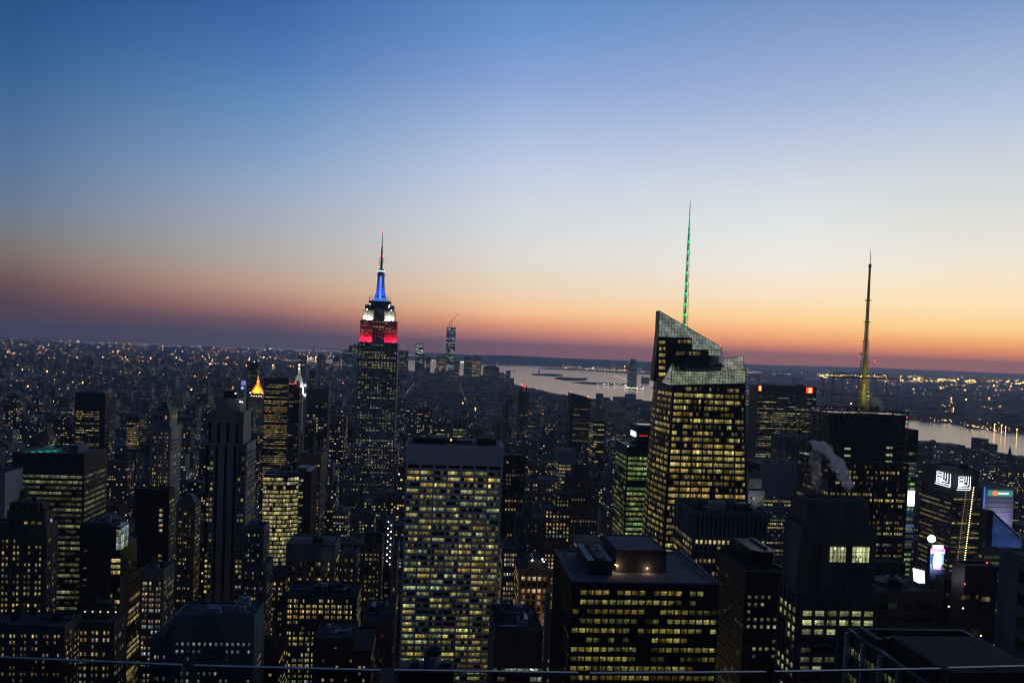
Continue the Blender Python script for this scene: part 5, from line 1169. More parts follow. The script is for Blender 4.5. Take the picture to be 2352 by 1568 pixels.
q = [(2099.5, 1338), (2124, 1338.5), (2123, 1310.5), (2096.5, 1303.8)]; P = [at(u, v, 470 + i_) for (u, v), i_ in zip(q, (0, 5, 5, 0))]
m = MB(); m.face(P); m.build('light_screen', emitter('billboard_white', (.95, .88, 1), 2.5), r_)
m = MB(); B_ = [p + Vector((6, 9, -1)) for p in P]; m.face([P[1], B_[1], B_[2], P[2]]); m.face([P[3], P[2], B_[2], B_[3]]); m.face([B_[0], B_[3], B_[2], B_[1]]); m.face([P[0], P[3], B_[3], B_[0]])
m.beam(P[0], (P[0].x, P[0].y + 3, 60), .5); m.beam(P[1], (P[1].x, P[1].y + 3, 60), .5); m.build('sign_back', 'grey_stone', r_)
tower('office_tower', 'dark building with glowing pink reflections left of the blazing screens', [(2010, 2080, 1295, 560, 16)], 'dark_glass', S_(fh=4, pitch=3.4, fw=.6, lit=.3, pal='warm', str=.6), clutter=1)
# nearer right blocks
r_, bx = tower('office_tower', 'stone tower with louvred crown, two big glowing windows and flared lower floors', [(1858, 1992, 1153, 348, 12, None), (1852, 1998, 1170, 345, 16, None), (1842, 2015, 1215, 340, 18, None), (1836, 2016, 1365, 336, 20, S_(fh=3.9, pitch=5.0, fw=.74, fhh=.55, lit=.72, pal='olive', str=.9, pier=.7, pw=1.2, top=6, run=.5))], 'warm_stone', None, clutter=0, roofm='roof_dark')
x0, x1, y0, y1, z1 = bx[0][:5]
m = MB()
for k in range(6):
    xx = x0 + .6 + k * (x1 - x0 - .6) / 6
    for j in range(5): m.box(xx, xx + (x1 - x0) / 6 - .8, y0 - .35, y0, z1 - 4.2 + j * .8, z1 - 3.8 + j * .8)
m.box(x0 - .3, x1 + .3, y0 - .5, y0, z1 - .6, z1 + .3); m.build('louvre', 'grey_stone', r_)
x0, x1, y0, y1, z1 = bx[2][:5]
def bigwin(u0, u1, v0, v1, Y, nx, nz):
    a_, b_ = at(u0, v1, Y), at(u1, v0, Y)
    facade_quad(r_, (a_.x, Y, a_.z), (b_.x, Y, a_.z), (b_.x, Y, b_.z), (a_.x, Y, b_.z), 1, 1, 1, 1, dict(lit=1, pal='olive', str=1.3, run=.9, rowv=0, full=0, empty=0, off=.25))
    m = MB()
    for k in range(nx + 1): m.beam((a_.x + (b_.x - a_.x) * k / nx, Y - .4, a_.z), (a_.x + (b_.x - a_.x) * k / nx, Y - .4, b_.z), .09)
    for k in range(nz + 1): m.beam((a_.x, Y - .4, a_.z + (b_.z - a_.z) * k / nz), (b_.x, Y - .4, a_.z + (b_.z - a_.z) * k / nz), .09)
    m.build('mullions', 'steel_dark', r_)
bigwin(1904.5, 1946.5, 1255.5, 1291, 340, 5, 3); bigwin(1955.5, 1996.5, 1255.5, 1291, 340, 5, 3)
m = MB()
for u in (1893, 1951, 2005): p = at(u, 1250, 339.5); m.box(p.x - 1.3, p.x + 1.3, 339.2, 340, z1 - 80, z1 - 6)
for v in (1297, 1318, 1340): p = at(1950, v, 339); m.box(x0 + 1, x1 - 1, 339.35, 340, p.z - 1, p.z + 1)
m.build('piers', 'warm_stone', r_)
st_v = dict(lit=.55, pal='olive', str=.8, run=.4, rowv=.5)
p, q = at(1798, 1400, 355), at(1836, 1400, 338)
w = MB(); w.hexa([(p.x, 355, 0), (q.x, 338, 0), (q.x, 358, 0), (p.x, 358, 0)], [(p.x + 2, 355, z1 - 4), (q.x, 338, z1 - 4), (q.x, 358, z1 - 4), (p.x + 2, 358, z1 - 4)])
for k in range(9): a_ = Vector((p.x, 355, 0)).lerp(Vector((q.x, 338, 0)), k / 8); b_ = Vector((p.x + 2, 355, z1 - 5)).lerp(Vector((q.x, 338, z1 - 5)), k / 8); w.beam(a_ + Vector((-.3, -.3, 0)), b_ + Vector((-.3, -.3, 0)), .45)
w.build('side_wing', 'warm_stone', r_)
facade_quad(r_, (p.x + 1, 355, z1 - 112), (q.x, 338, z1 - 112), (q.x, 338, z1 - 12), (p.x + 2, 355, z1 - 12), 14, 26, .4, .6, st_v)
FOOT.append((p.x - 3, x1 + 3, 333, 362))
tower('office_building', 'low block with pale horizontal bands and a long cluttered roof at right', [(2016, 2150, 1363, 385, 32)], 'brown_brick', ribbon(fh=6.2, pitch=4.5, lit=.16, pal='green', str=.35, band=.5, bh=2.6, fhh=.5, top=3, run=.9), clutter=6, roofm='roof_grey')
r_, bx = tower('office_tower', 'black blank tower with a pale roof edge behind the banded block', [(2217, 2292, 1303, 452, 12)], 'black_metal', S_(lit=0, nodark=True, dim=0, pitch=20), clutter=0, roofm='roof_dark')
x0, x1, y0, y1, z1 = bx[0][:5]
for u0, u1, v0, v1 in ((2209, 2228, 1367, 1377), (2239, 2248, 1367, 1375), (2255, 2275, 1371, 1381)):
    a_, b_ = at(u0, v1, 451), at(u1, v0, 451); facade_quad(r_, (a_.x, 451.4, a_.z), (b_.x, 451.4, a_.z), (b_.x, 451.4, b_.z), (a_.x, 451.4, b_.z), 2, 1, .98, .95, dict(lit=1, pal='gold', str=.45, rowv=0))
for u, v, m_ in ((2216, 1340, 'red_light'), (2267, 1292, 'red_light'), (2179, 1392, 'warm_light'), (2212, 1396, 'warm_light'), (2253, 1459, 'warm_light')): lamp(r_, at(u, v, 449), .5, m_, 'beacon' if m_ == 'red_light' else 'wall_lamp')
tower('office_building', 'dark shed-roofed block tucked between the billboard and the black blank tower', [(2168, 2212, 1332, 470, 8)], 'black_metal', S_(lit=.05, str=.4, pal='mix'), clutter=1)
tower('office_tower', 'plain grey concrete slab cut off by the right edge of the frame', [(2416, 2600, 1308, 300, 30)], 'grey_stone', S_(fh=9, pitch=40, lit=0, dim=0, fw=.2, fhh=.5), clutter=0)
# near roof lower right
r_ = thing('office_tower', 'near flat-roofed black tower with white fins at bottom right', 'office tower', (143, 196, 0))
z1 = at(2076, 1444, 243).z; w = MB(); w.box(125.5, 162.0, 150, 243, 0, z1 - 2.4, bottom=False)
for (a_, b_, c_, d_) in ((125.5, 126.3, 150, 243), (161.2, 162.0, 150, 243), (126.3, 161.2, 242.2, 243), (126.3, 161.2, 150, 150.8)): w.box(a_, b_, c_, d_, z1 - 2.4, z1)
w.build('wall', 'black_metal', r_)
m = MB(); m.box(126.3, 161.2, 150.8, 242.2, z1 - 2.4, z1 - 2.2, bottom=False); m.build('roof', 'roof_dark', r_)
m = MB(); m.box(125.2, 125.5, 149.8, 243.2, z1 - .5, z1 + .12); m.box(162.0, 162.3, 149.8, 243.2, z1 - .5, z1 + .12); m.box(125.5, 162.0, 243, 243.3, z1 - .5, z1 + .12); m.build('coping', 'grey_stone', r_)
for k in range(10):
    m = MB(); m.box(124.2, 125.5, 242 - k * 9.6 - .6, 242 - k * 9.6 + .6, 0, z1 - .8, bottom=False); m.build('fin', 'pale_panel', r_)
facade_quad(r_, (125.5, 243, z1 - 60), (125.5, 150, z1 - 60), (125.5, 150, z1 - 4), (125.5, 243, z1 - 4), 40, 14, .7, .5, S_(lit=.12, pal='olive', str=.4))
m = MB(); m.box(130.5, 156, 200, 228, z1 - 2.2, z1 + 3, bottom=False); ph_ = m.build('penthouse', 'black_metal', r_)
m = MB(); m.box(130.8, 155.7, 200.3, 227.7, z1 + 3.02, z1 + 3.15); m.build('penthouse_roof', 'roof_dark', ph_)
m = MB(); m.box(127.2, 128.8, 229, 241, z1 - 2.2, z1 + 1.5); m.box(132, 138, 233, 235, z1 - 2.2, z1 + .4); m.beam((131, 238, z1 - 2), (131, 238, z1 + 4), .25); m.build('rooftop_unit', 'charcoal', r_)
m = MB()
for k in range(9): m.box(146 + k * 1.25, 146.8 + k * 1.25, 189, 192.6, z1 - 2.0, z1 - 1.9)
m.build('skylight', 'white_stone', r_)
FOOT.append((119, 166, 140, 248))
# the deck building's own lower roof with a vent stack
r_ = thing('rooftop_annex', 'low dark roof block with a round open vent stack at bottom centre', 'rooftop', (at(975, 1540, 110).x, 118, 0))
zc_ = at(985, 1535, 104).z; a_, b_ = at(935, 1535, 104).x, at(1042, 1535, 104).x
w = MB(); w.box(a_ - 1, b_, 104, 106.8, 0, zc_, bottom=False); w.build('wall', 'charcoal', r_)
m = MB(); cx = at(994, 1500, 105.4).x; zt_ = at(994, 1494, 105.4).z; n = 28
for k in range(n):
    q0, q1 = 2 * math.pi * k / n, 2 * math.pi * (k + 1) / n
    o0, o1 = (cx + 1.1 * math.cos(q0), 105.4 + 1.1 * math.sin(q0)), (cx + 1.1 * math.cos(q1), 105.4 + 1.1 * math.sin(q1)); i0, i1 = (cx + 1.02 * math.cos(q0), 105.4 + 1.02 * math.sin(q0)), (cx + 1.02 * math.cos(q1), 105.4 + 1.02 * math.sin(q1)); t0, t1 = zt_ + .42 * math.sin(q0), zt_ + .42 * math.sin(q1)
    m.face([(*o0, zc_), (*o1, zc_), (*o1, t1), (*o0, t0)]); m.face([(*i1, zc_), (*i0, zc_), (*i0, t0), (*i1, t1)]); m.face([(*o0, t0), (*o1, t1), (*i1, t1), (*i0, t0)])
m.build('vent_stack', 'metal', r_)
m = MB(); 
for u in (952, 1026): p = at(u, 1545, 104); m.box(p.x - .5, p.x + .5, 104.6, 106, zc_, zc_ + .5)
m.build('rooftop_unit', 'charcoal', r_); FOOT.append((a_ - 8, b_ + 4, 90, 130))

# ------------------------------------------------------------------ the far downtown skyline
def far_tower(name, label, u0, u1, v, D, dep, wall, lit=.3, pal='office', st=.4, dens=(9, 26), top=None, group=None, cat='skyscraper', mansard=0, fh=None):
    x0, x1, z1 = px_box(u0, u1, v, D)
    r = thing(name, label, cat, ((x0 + x1) / 2, D + dep / 2, 0), group)
    w = MB(); w.box(x0, x1, D, D + dep, 0, z1, bottom=False)
    if mansard:
        zt = at(u0, v - mansard, D).z; i = (x1 - x0) * .22
        w.hexa([(x0, D, z1), (x1, D, z1), (x1, D + dep, z1), (x0, D + dep, z1)], [(x0 + i, D + i, zt), (x1 - i, D + i, zt), (x1 - i, D + dep - i, zt), (x0 + i, D + dep - i, zt)])
    w.build('wall', wall, r)
    zb = max(15, z1 - dens[1] * 7.5)
    facade_quad(r, (x0, D, zb), (x1, D, zb), (x1, D, z1 - 6), (x0, D, z1 - 6), dens[0], dens[1], .8, .5, S_(lit=lit, pal=pal, str=st * 3.2, nodark=True, dim=.2, off=.4, rowv=.6), .04)
    FOOT.append((x0 - 6, x1 + 6, D - 6, D + dep + 6)); return r, (x0, x1, D, D + dep, z1)
r_, b_ = far_tower('skyscraper', 'tall far tower under construction with cranes above its lit top', 1026, 1047, 752, 6300, 62, 'blue_glass', .42, 'cool', .62, (8, 46))
m = MB(); zt = b_[4]; cx = (b_[0] + b_[1]) / 2
m.beam((cx + 4, 6330, zt), (cx + 4, 6330, zt + 62), 1.6); m.beam((cx + 4, 6330, zt + 46), (cx + 50, 6330, zt + 110), 1.1); m.beam((cx - 14, 6330, zt), (cx - 14, 6330, zt + 50), 1.4); m.beam((cx - 24, 6330, zt + 18), (cx + 4, 6330, zt + 16), 1.2); m.beam((cx + 24, 6330, zt), (cx + 34, 6330, zt + 20), 1.2); m.build('crane', 'steel_dark', r_)
r_, b_ = far_tower('skyscraper', 'far slim tower with a brilliant white lit top', 955, 973, 788, 5700, 40, 'blue_glass', .75, 'cool', .8, (7, 12))
r2, b2 = far_tower('office_tower', 'dark lower block at the foot of the white-topped far tower', 954, 976, 812, 5690, 9, 'blue_glass', .3, 'cool', .5, (8, 9)); 
far_tower('skyscraper', 'far broad slab glowing gold left of the far construction tower', 1003, 1026, 813, 6150, 50, 'charcoal', .85, 'gold', .3, (10, 24))
far_tower('skyscraper', 'far square tower floodlit gold with a dark cap', 1084, 1106, 823, 6300, 50, 'cream', .97, 'warm', .42, (10, 18))
far_tower('skyscraper', 'dark cap block crowning the gold far tower', 1087, 1106, 817, 6312, 30, 'charcoal', 0, dens=(2, 2))
far_tower('skyscraper', 'far tower with a small green pyramid top beside the gold far tower', 1066, 1085, 823, 6280, 50, 'charcoal', .3, 'warm', .2, mansard=6)
far_tower('skyscraper', 'broad dark far tower with a mansard top near the water', 1111, 1147, 844, 5900, 60, 'charcoal', .25, 'warm', .16, (14, 16), mansard=5.5)
far_tower('office_tower', 'far shoulder block beside the mansard-topped tower', 1147, 1157, 855, 5880, 50, 'charcoal', .1)
far_tower('apartment_tower', 'last slim dark tower before the harbour water', 1163, 1173, 851, 5700, 30, 'charcoal', .15, 'warm', .3, (5, 14), cat='apartment tower')
far_tower('apartment_tower', 'stepped dark tower at the edge of the harbour water', 1170, 1181, 868, 5600, 30, 'charcoal', .12, 'warm', .3, (5, 10), cat='apartment tower')
far_tower('skyscraper', 'dark far slab with a flat cap just right of the tricolour tower', 915, 938, 805, 5600, 50, 'charcoal', .3, 'office', .22, (10, 20))
far_tower('office_tower', 'dim far tower between the white-topped and gold slabs', 978, 989, 819, 6000, 40, 'charcoal', .2, 'warm', .3, (6, 12))
far_tower('skyscraper', 'far rounded tower right of the construction tower foot', 1043, 1056, 832, 6200, 40, 'charcoal', .15, 'warm', .3, mansard=4)
far_tower('office_tower', 'low far block with pale green floors under the construction tower', 1034, 1051, 858, 5500, 40, 'charcoal', .7, 'olive', .22, (10, 7))
far_tower('office_tower', 'dark far block in front of the construction tower', 1021, 1038, 869, 5000, 40, 'charcoal', .06)
far_tower('skyscraper', 'broad dark far slab at the left end of the downtown skyline', 786, 812, 805, 5900, 50, 'charcoal', .25, 'cool', .2, (10, 18))
far_tower('skyscraper', 'far tower with a needle spire left of the tricolour tower', 800, 809, 801, 6200, 34, 'charcoal', .1, mansard=9)
far_tower('skyscraper', 'tallest dark far slab tucked against the tricolour tower', 810, 823, 790, 6100, 50, 'charcoal', .1)
far_tower('skyscraper', 'far domed tower standing over the inlet', 728, 746, 822, 5800, 44, 'charcoal', .12, mansard=8)
far_tower('skyscraper', 'far tower with a golden lit crown', 764, 780, 828, 5900, 40, 'charcoal', .6, 'orange', .35, (8, 10), mansard=12)
far_tower('office_tower', 'far office block with pale floors below the domed tower', 708, 728, 833, 5500, 44, 'charcoal', .35, 'cool', .25)
far_tower('office_tower', 'low far block between the domed and golden-crowned towers', 746, 765, 836, 5700, 44, 'charcoal', .4, 'office', .25)
far_tower('office_tower', 'tall plain far slab rising over the inlet', 684, 703, 818, 5000, 40, 'charcoal', .03)
far_tower('skyscraper', 'lone tapering glass tower across the river at the waterside', 1445, 1464, 836, 7600, 60, 'blue_glass', .35, 'cool', .14, (9, 26), mansard=12)
far_tower('office_tower', 'low lit block at the foot of the lone waterside tower', 1440, 1470, 880, 7550, 40, 'charcoal', .5, 'warm', .4, (12, 3))
far_tower('apartment_tower', 'dim block right of the lone waterside tower', 1476, 1492, 866, 7700, 50, 'charcoal', .1, cat='apartment tower')
far_tower('apartment_tower', 'square dark tower at the river edge above the slanted slab', 1373, 1386, 904, 2950, 34, 'charcoal', .04, cat='apartment tower')
far_tower('apartment_tower', 'stepped dark riverside tower at far right', 2253, 2271, 1008, 1900, 36, 'charcoal', .06, cat='apartment tower')
far_tower('apartment_tower', 'lower shoulder block of the riverside tower at far right', 2271, 2292, 1020, 1890, 36, 'charcoal', .06, cat='apartment tower')
far_tower('warehouse', 'long low pier shed with a lit end beside the river', 2140, 2218, 1022, 2000, 60, 'charcoal', .08, cat='warehouse')
r_ = thing('church', 'dark church with a thin spire before the river at far right', 'church', (at(2319, 1045, 1500).x, 1500, 0)); m = MB(); p = at(2319, 1045, 1500); zt = at(2319, 1024, 1500).z
m.box(p.x - 4, p.x + 4, 1496, 1504, 0, p.z, bottom=False); m.box(p.x - 4, p.x + 16, 1504, 1530, 0, p.z - 16, bottom=False); m.build('wall', 'charcoal', r_); m = MB(); m.cone(p.x, 1500, p.z, zt, 4, .2, 8); m.build('spire', 'charcoal', r_)
far_tower('office_tower', 'hazy office block across the river behind the red-signed tower', 1744, 1778, 866, 7200, 60, 'charcoal', .4, 'cool', .2, (14, 10))
far_tower('office_tower', 'hazy glassy block across the river right of centre gap', 1826, 1844, 869, 7300, 60, 'charcoal', .5, 'cool', .25, (10, 12))
far_tower('office_tower', 'hazy tower with a gold edge across the far left boroughs', 198, 220, 801, 8200, 60, 'charcoal', .5, 'olive', .4, (9, 14))
far_tower('office_tower', 'low hazy lit block right of the gold-edged far left tower', 252, 266, 822, 8000, 60, 'charcoal', .5, 'olive', .3, (8, 8))
far_tower('apartment_tower', 'dark hazy tower behind the suspension bridge', 292, 309, 806, 7900, 60, 'charcoal', .08, cat='apartment tower')
far_tower('apartment_tower', 'thin hazy tower at far left', 152, 156, 795, 8600, 30, 'charcoal', .08, cat='apartment tower')
far_tower('apartment_tower', 'wide hazy housing slab at far left', 66, 76, 800, 8400, 30, 'charcoal', .2, 'orange', .3, cat='apartment tower')
far_tower('office_tower', 'hazy block with faint floors left of the gold-edged far tower', 168, 180, 811, 8100, 40, 'charcoal', .4, 'olive', .25)

# suspension bridges and the statue
def bridge(label, towers, deck_v, D, lit, tw, deck_h):
    P = [at(u, v, D) for u, v in towers]
    r = thing('suspension_bridge', label, 'bridge', ((P[0].x + P[1].x) / 2, D, 0))
    zd = at(towers[0][0], deck_v, D).z
    for p in P:
        m = MB()
        for s_ in (-1, 1): m.box(p.x - tw, p.x + tw, D + s_ * 15 - 4, D + s_ * 15 + 4, 0, p.z)
        m.box(p.x - tw, p.x + tw, D - 11, D + 11, p.z - 12, p.z - 2); m.build('bridge_tower', 'steel_dark', r)
    sp = P[1].x - P[0].x; m = MB(); m.box(P[0].x - sp * .55, P[1].x + sp * .55, D - 12, D + 12, zd - 5, zd); m.build('deck', 'steel_dark', r)
    m = MB(); lm = MB()
    def cable(xa, za, xb, zb, sag, n):
        pts = [Vector((xa + (xb - xa) * k / n, D, za + (zb - za) * k / n - 4 * sag * (k / n) * (1 - k / n))) for k in range(n + 1)]
        for a_, b_ in zip(pts, pts[1:]): m.beam(a_, b_, .6)
        for p in pts: lm.octa(p, lit)
    cable(P[0].x, P[0].z, P[1].x, P[1].z, (P[0].z - zd) * .93, 32); cable(P[0].x, P[0].z, P[0].x - sp * .5, zd, 8, 14); cable(P[1].x, P[1].z, P[1].x + sp * .45, zd, 8, 14)
    m.build('cable', 'steel_dark', r)
    return r, lm
r_, lm = bridge('far suspension bridge with strings of lights along its cables at left', [(293, 829.5), (381, 836)], 848, 5200, 1.8, 4, 40); lm.build('cable_lamps', emitter('cable_lamp', (.8, .8, .75), .5), r_)
r_, lm = bridge('distant twin-towered bridge barely visible on the horizon', [(612.5, 789.5), (720.5, 794.5)], 807, 17000, 3, 14, 60)
r_ = thing('statue', 'tiny far statue on a pedestal rising from the harbour island', 'statue', (at(1238, 858, 9600).x, 9600, 0))
p = at(1238, 858, 9600); zz = [at(1238, v, 9600).z for v in (860, 854, 848.5, 846.8, 844.2)]
m = MB(); m.cone(p.x, 9600, 0, zz[0], 34, 30, 8); m.cone(p.x, 9600, zz[0], zz[1], 17, 11, 4, rot=math.pi / 4); m.build('pedestal', 'grey_stone', r_)
m = MB(); m.cone(p.x, 9600, zz[1], zz[2], 6.5, 4.2, 10); m.cone(p.x, 9600, zz[2], zz[3], 3.2, 2.6, 8); m.beam((p.x + 3, 9600, zz[2] - 2), (p.x + 5, 9600, zz[4]), 1.5); m.build('figure', 'copper', r_)

# ------------------------------------------------------------------ the ordinary blocks of the city
rng = random.Random(5)
AVES = [-3300, -3000, -2700, -2420, -2140, -1880, -1640, -1400, -1180, -930, -690, -550, -420, -290, -165, 112, 395, 675, 955, 1235, 1515]
def free(x0, x1, y0, y1):
    for a, b, c, d in FOOT:
        if x0 < b and x1 > a and y0 < d and y1 > c: return False
    return True
def shore_ok(x, y):                     # the island narrows towards its tip; both rivers stay open
    u, v = proj((x, y, 0))
    if y > 5200 and u > 1165: return False
    pts = [(1170, 882), (1260, 908), (1330, 919), (1400, 927), (1500, 934), (1600, 943), (1735, 952), (1900, 990), (2149, 1022), (2223, 1035), (2352, 1056), (2600, 1090)]
    if u > 1170:
        for (ua, va), (ub, vb) in zip(pts, pts[1:]):
            if ua <= u <= ub: return v > va + (vb - va) * (u - ua) / (ub - ua) + 3
        return v > 1090
    if 585 < u < 700 and v < 863: return False
    return y < 6500
def top_ok(x, y, h):                    # nearer roofs stay below the towers and the water seen over them
    u, v = proj((x, y, h))
    if u > 1170 and y > 1000:
        pts = [(1170, 884), (1260, 906), (1330, 917), (1400, 925), (1500, 931), (1600, 941), (1735, 950), (1900, 988), (2149, 1021), (2223, 1034), (2352, 1054), (2600, 1088)]
        for (ua, va), (ub, vb) in zip(pts, pts[1:]):
            if ua <= u <= ub: return v > va + (vb - va) * (u - ua) / (ub - ua) - 5
    if y < 545 and 900 < u < 1170: return v > 1600
    return v > (1490 if y < 545 else 1235 if y < 900 else 0)
fill = []                               # (x0, x1, y0, y1, z, tall)
y = 170.0
while y < 6300:
    for ai in range(len(AVES) - 1):
        xa, xb = AVES[ai] + 15, AVES[ai + 1] - 15
        scale = 1 if y < 1900 else 1.3
        x = xa
        while x < xb - 8:
            w_ = rng.uniform(15, 44) * scale
            if x + w_ > xb - 8: w_ = xb - x
            if y < 1300: h = rng.choice([24, 34, 44, 56, 70, 84]) * rng.uniform(.8, 1.2)
            elif x < -1200: h = rng.choice([12, 16, 20, 26, 34, 46]) * rng.uniform(.8, 1.2)
            elif y < 2100: h = rng.choice([20, 30, 40, 52, 66, 90]) * rng.uniform(.8, 1.2)
            elif y < 3900: h = rng.choice([14, 18, 24, 30, 40, 58]) * rng.uniform(.8, 1.2)
            else: h = rng.choice([16, 20, 28, 40, 60]) * rng.uniform(.8, 1.25)
            if y > 5000 and x < 100: h *= rng.choice([1, 1.3, 1.8])
            for (ya, yb) in ((y + 9, y + 9 + rng.uniform(26, 31)), (y + 42 , y + 71)):
                x0, x1, y0, y1 = x + .6, x + w_ - .6, ya, yb
                hh = h * rng.uniform(.65, 1.15)
                while hh > 10 and not top_ok((x0 + x1) / 2, y0, hh): hh *= .88
                u, v = proj(((x0 + x1) / 2, y0, hh))
                if -60 < u < 2420 and v < 1640 and shore_ok((x0 + x1) / 2, y0) and free(x0, x1, y0, y1): fill.append((x0, x1, y0, y1, hh))
            x += w_
    y += 80.5
FILL_WALLS = ['brown_brick', 'tan_brick', 'charcoal', 'grey_stone', 'limestone', 'red_brick', 'grey_stone', 'tan_brick']
# warm light rising from the street lamps of the nearer streets
for x_, y_, e_ in ((112, 610, 1), (112, 700, 1), (112, 790, 1), (112, 900, 1.2), (-165, 640, 1), (-165, 760, 1), (-165, 880, 1), (-60, 700, .8), (-110, 620, .8), (60, 655, .8), (-220, 590, 1), (-240, 520, .8), (150, 740, .9), (395, 700, 1.4), (330, 560, 1), (-300, 690, 1), (112, 1050, 1.4), (-165, 1050, 1.4)):
    d = bpy.data.lights.new('street_glow', 'POINT'); d.energy = 9000 * e_; d.color = (1, .62, .26); d.shadow_soft_size = 3
    o = bpy.data.objects.new('street_glow', d); COL.objects.link(o); o.location = (x_, y_, 9)

# ------------------------------------------------------------------ which ordinary buildings show, and which windows of the named ones
def tree_of():
    V, F = [], []
    for o, off in BUILT:
        me = o.data; n = len(V); loc = off
        co = np.empty(len(me.vertices) * 3, np.float32); me.vertices.foreach_get('co', co); co = co.reshape(-1, 3) + np.array(loc)
        V.extend(map(tuple, co)); F.extend([tuple(i + n for i in p.vertices) for p in me.polygons])
    for x0, x1, y0, y1, h in fill:
        n = len(V); V += [(x0, y0, 0), (x1, y0, 0), (x1, y1, 0), (x0, y1, 0), (x0, y0, h), (x1, y0, h), (x1, y1, h), (x0, y1, h)]
        F += [(n, n + 1, n + 5, n + 4), (n + 1, n + 2, n + 6, n + 5), (n + 2, n + 3, n + 7, n + 6), (n + 3, n, n + 4, n + 7), (n + 4, n + 5, n + 6, n + 7)]
    return BVHTree.FromPolygons(V, F)
bvh = tree_of()
EYE = Vector((0, 0, CAM_H))
def seen(p, slack=.6):
    d = Vector(p) - EYE; L_ = d.length
    hit = bvh.ray_cast(EYE + d * (2.0 / L_), d.normalized(), L_)
    return hit[0] is None or (hit[0] - EYE).length > L_ - slack
vis = []
for i, (x0, x1, y0, y1, h) in enumerate(fill):
    c = 0; n = 0
    for fx in (.1, .5, .9):
        for fz in (.25, .6, .97):
            p = (x0 + (x1 - x0) * fx, y0 - .05, h * fz); u, v = proj(p); n += 1
            if 0 < u < PW and v < PH and seen(p): c += 1
    pa, pb = proj((x0, y0, h)), proj((x1, y0, 0)); a_ = abs((pb[0] - pa[0]) * (pb[1] - pa[1]))
    vis.append((c / n * a_, c / n))
order = sorted(range(len(fill)), key=lambda i: -vis[i][0])
NTH = 250
things_i = [i for i in order[:NTH] if vis[i][0] > 12]
def zone(x, y):
    u = proj((x, y, 20))[0]
    near = y < 1000; mid = y < 2300
    if near: return ('lower left' if u < 600 else 'centre left' if u < 930 else 'centre gap' if u < 1320 else 'lower right')
    if mid: return ('far left' if u < 600 else 'tricolour' if u < 930 else 'middle' if u < 1320 else 'right')
    return ('deep left' if u < 700 else 'deep middle' if u < 1180 else 'deep right')
ZL = {
 'lower left': 'dark low building filling the street canyons among the lit blocks at lower left',
 'centre left': 'dark low building filling the blocks between the striped tower and the pale slab',
 'centre gap': 'dark low building in the gap between the pale slab and the black tower',
 'lower right': 'dark low building squeezed between the big towers at right',
 'far left': 'small dark building with a few lamps in the mid-distance behind the left towers',
 'tricolour': 'small dim building around the foot of the tricolour tower',
 'middle': 'small dim building in the mid-distance blocks behind the pale slab',
 'right': 'small dim building in the mid-distance blocks behind the right towers',
 'deep left': 'tiny hazy building in the far low-rise mass at left',
 'deep middle': 'tiny hazy building in the far low-rise mass below the downtown skyline',
 'deep right': 'tiny hazy building in the far low-rise mass along the river'}
ZP = {'lower left': 'warm', 'centre left': 'warm', 'centre gap': 'mix', 'lower right': 'gold'}
def lit_dots(m, x0, x1, y0, h, y1, dens, pal, st):
    cw = 3.0 if y0 < 1500 else 4.2; fh = 3.6 if y0 < 1500 else 4.6
    nc = max(1, int((x1 - x0) / cw)); nr = max(1, int(h / fh))
    p_ = dens * rng.uniform(.15, 2.0)
    sides = [('N', nc)]
    if x1 < 0 or x0 > 0: sides.append(('S', max(1, int((y1 - y0) / cw))))
    for sd, n_ in sides:
        for r in range(1 if h > 20 else 0, nr):
            rp = p_ * rng.choice([.2, .6, 1, 1.6])
            for k in range(n_):
                if rng.random() > rp: continue
                z = h - 1.6 - r * fh; t_ = (k + .5) / n_; c = pick(pal); s_ = st * rng.uniform(.25, 1.2)
                if rng.random() < .03: s_ *= 2.4
                hw = cw * .3
                if sd == 'N': xx = x0 + (x1 - x0) * t_; q = [(xx - hw, y0 - .12, z - 1.7), (xx + hw, y0 - .12, z - 1.7), (xx + hw, y0 - .12, z), (xx - hw, y0 - .12, z)]
                else:
                    yy = y0 + (y1 - y0) * t_; X = x1 + .12 if x1 < 0 else x0 - .12; q = [(X, yy - hw, z - 1.7), (X, yy + hw, z - 1.7), (X, yy + hw, z), (X, yy - hw, z)]
                    if x0 > 0: q = [q[1], q[0], q[3], q[2]]
                us = rng.uniform(0, 300); m.face(q, 1, tuple(a * s_ for a in c), ((us, 0), (us + cw, 0), (us + cw, 1), (us, 1)))
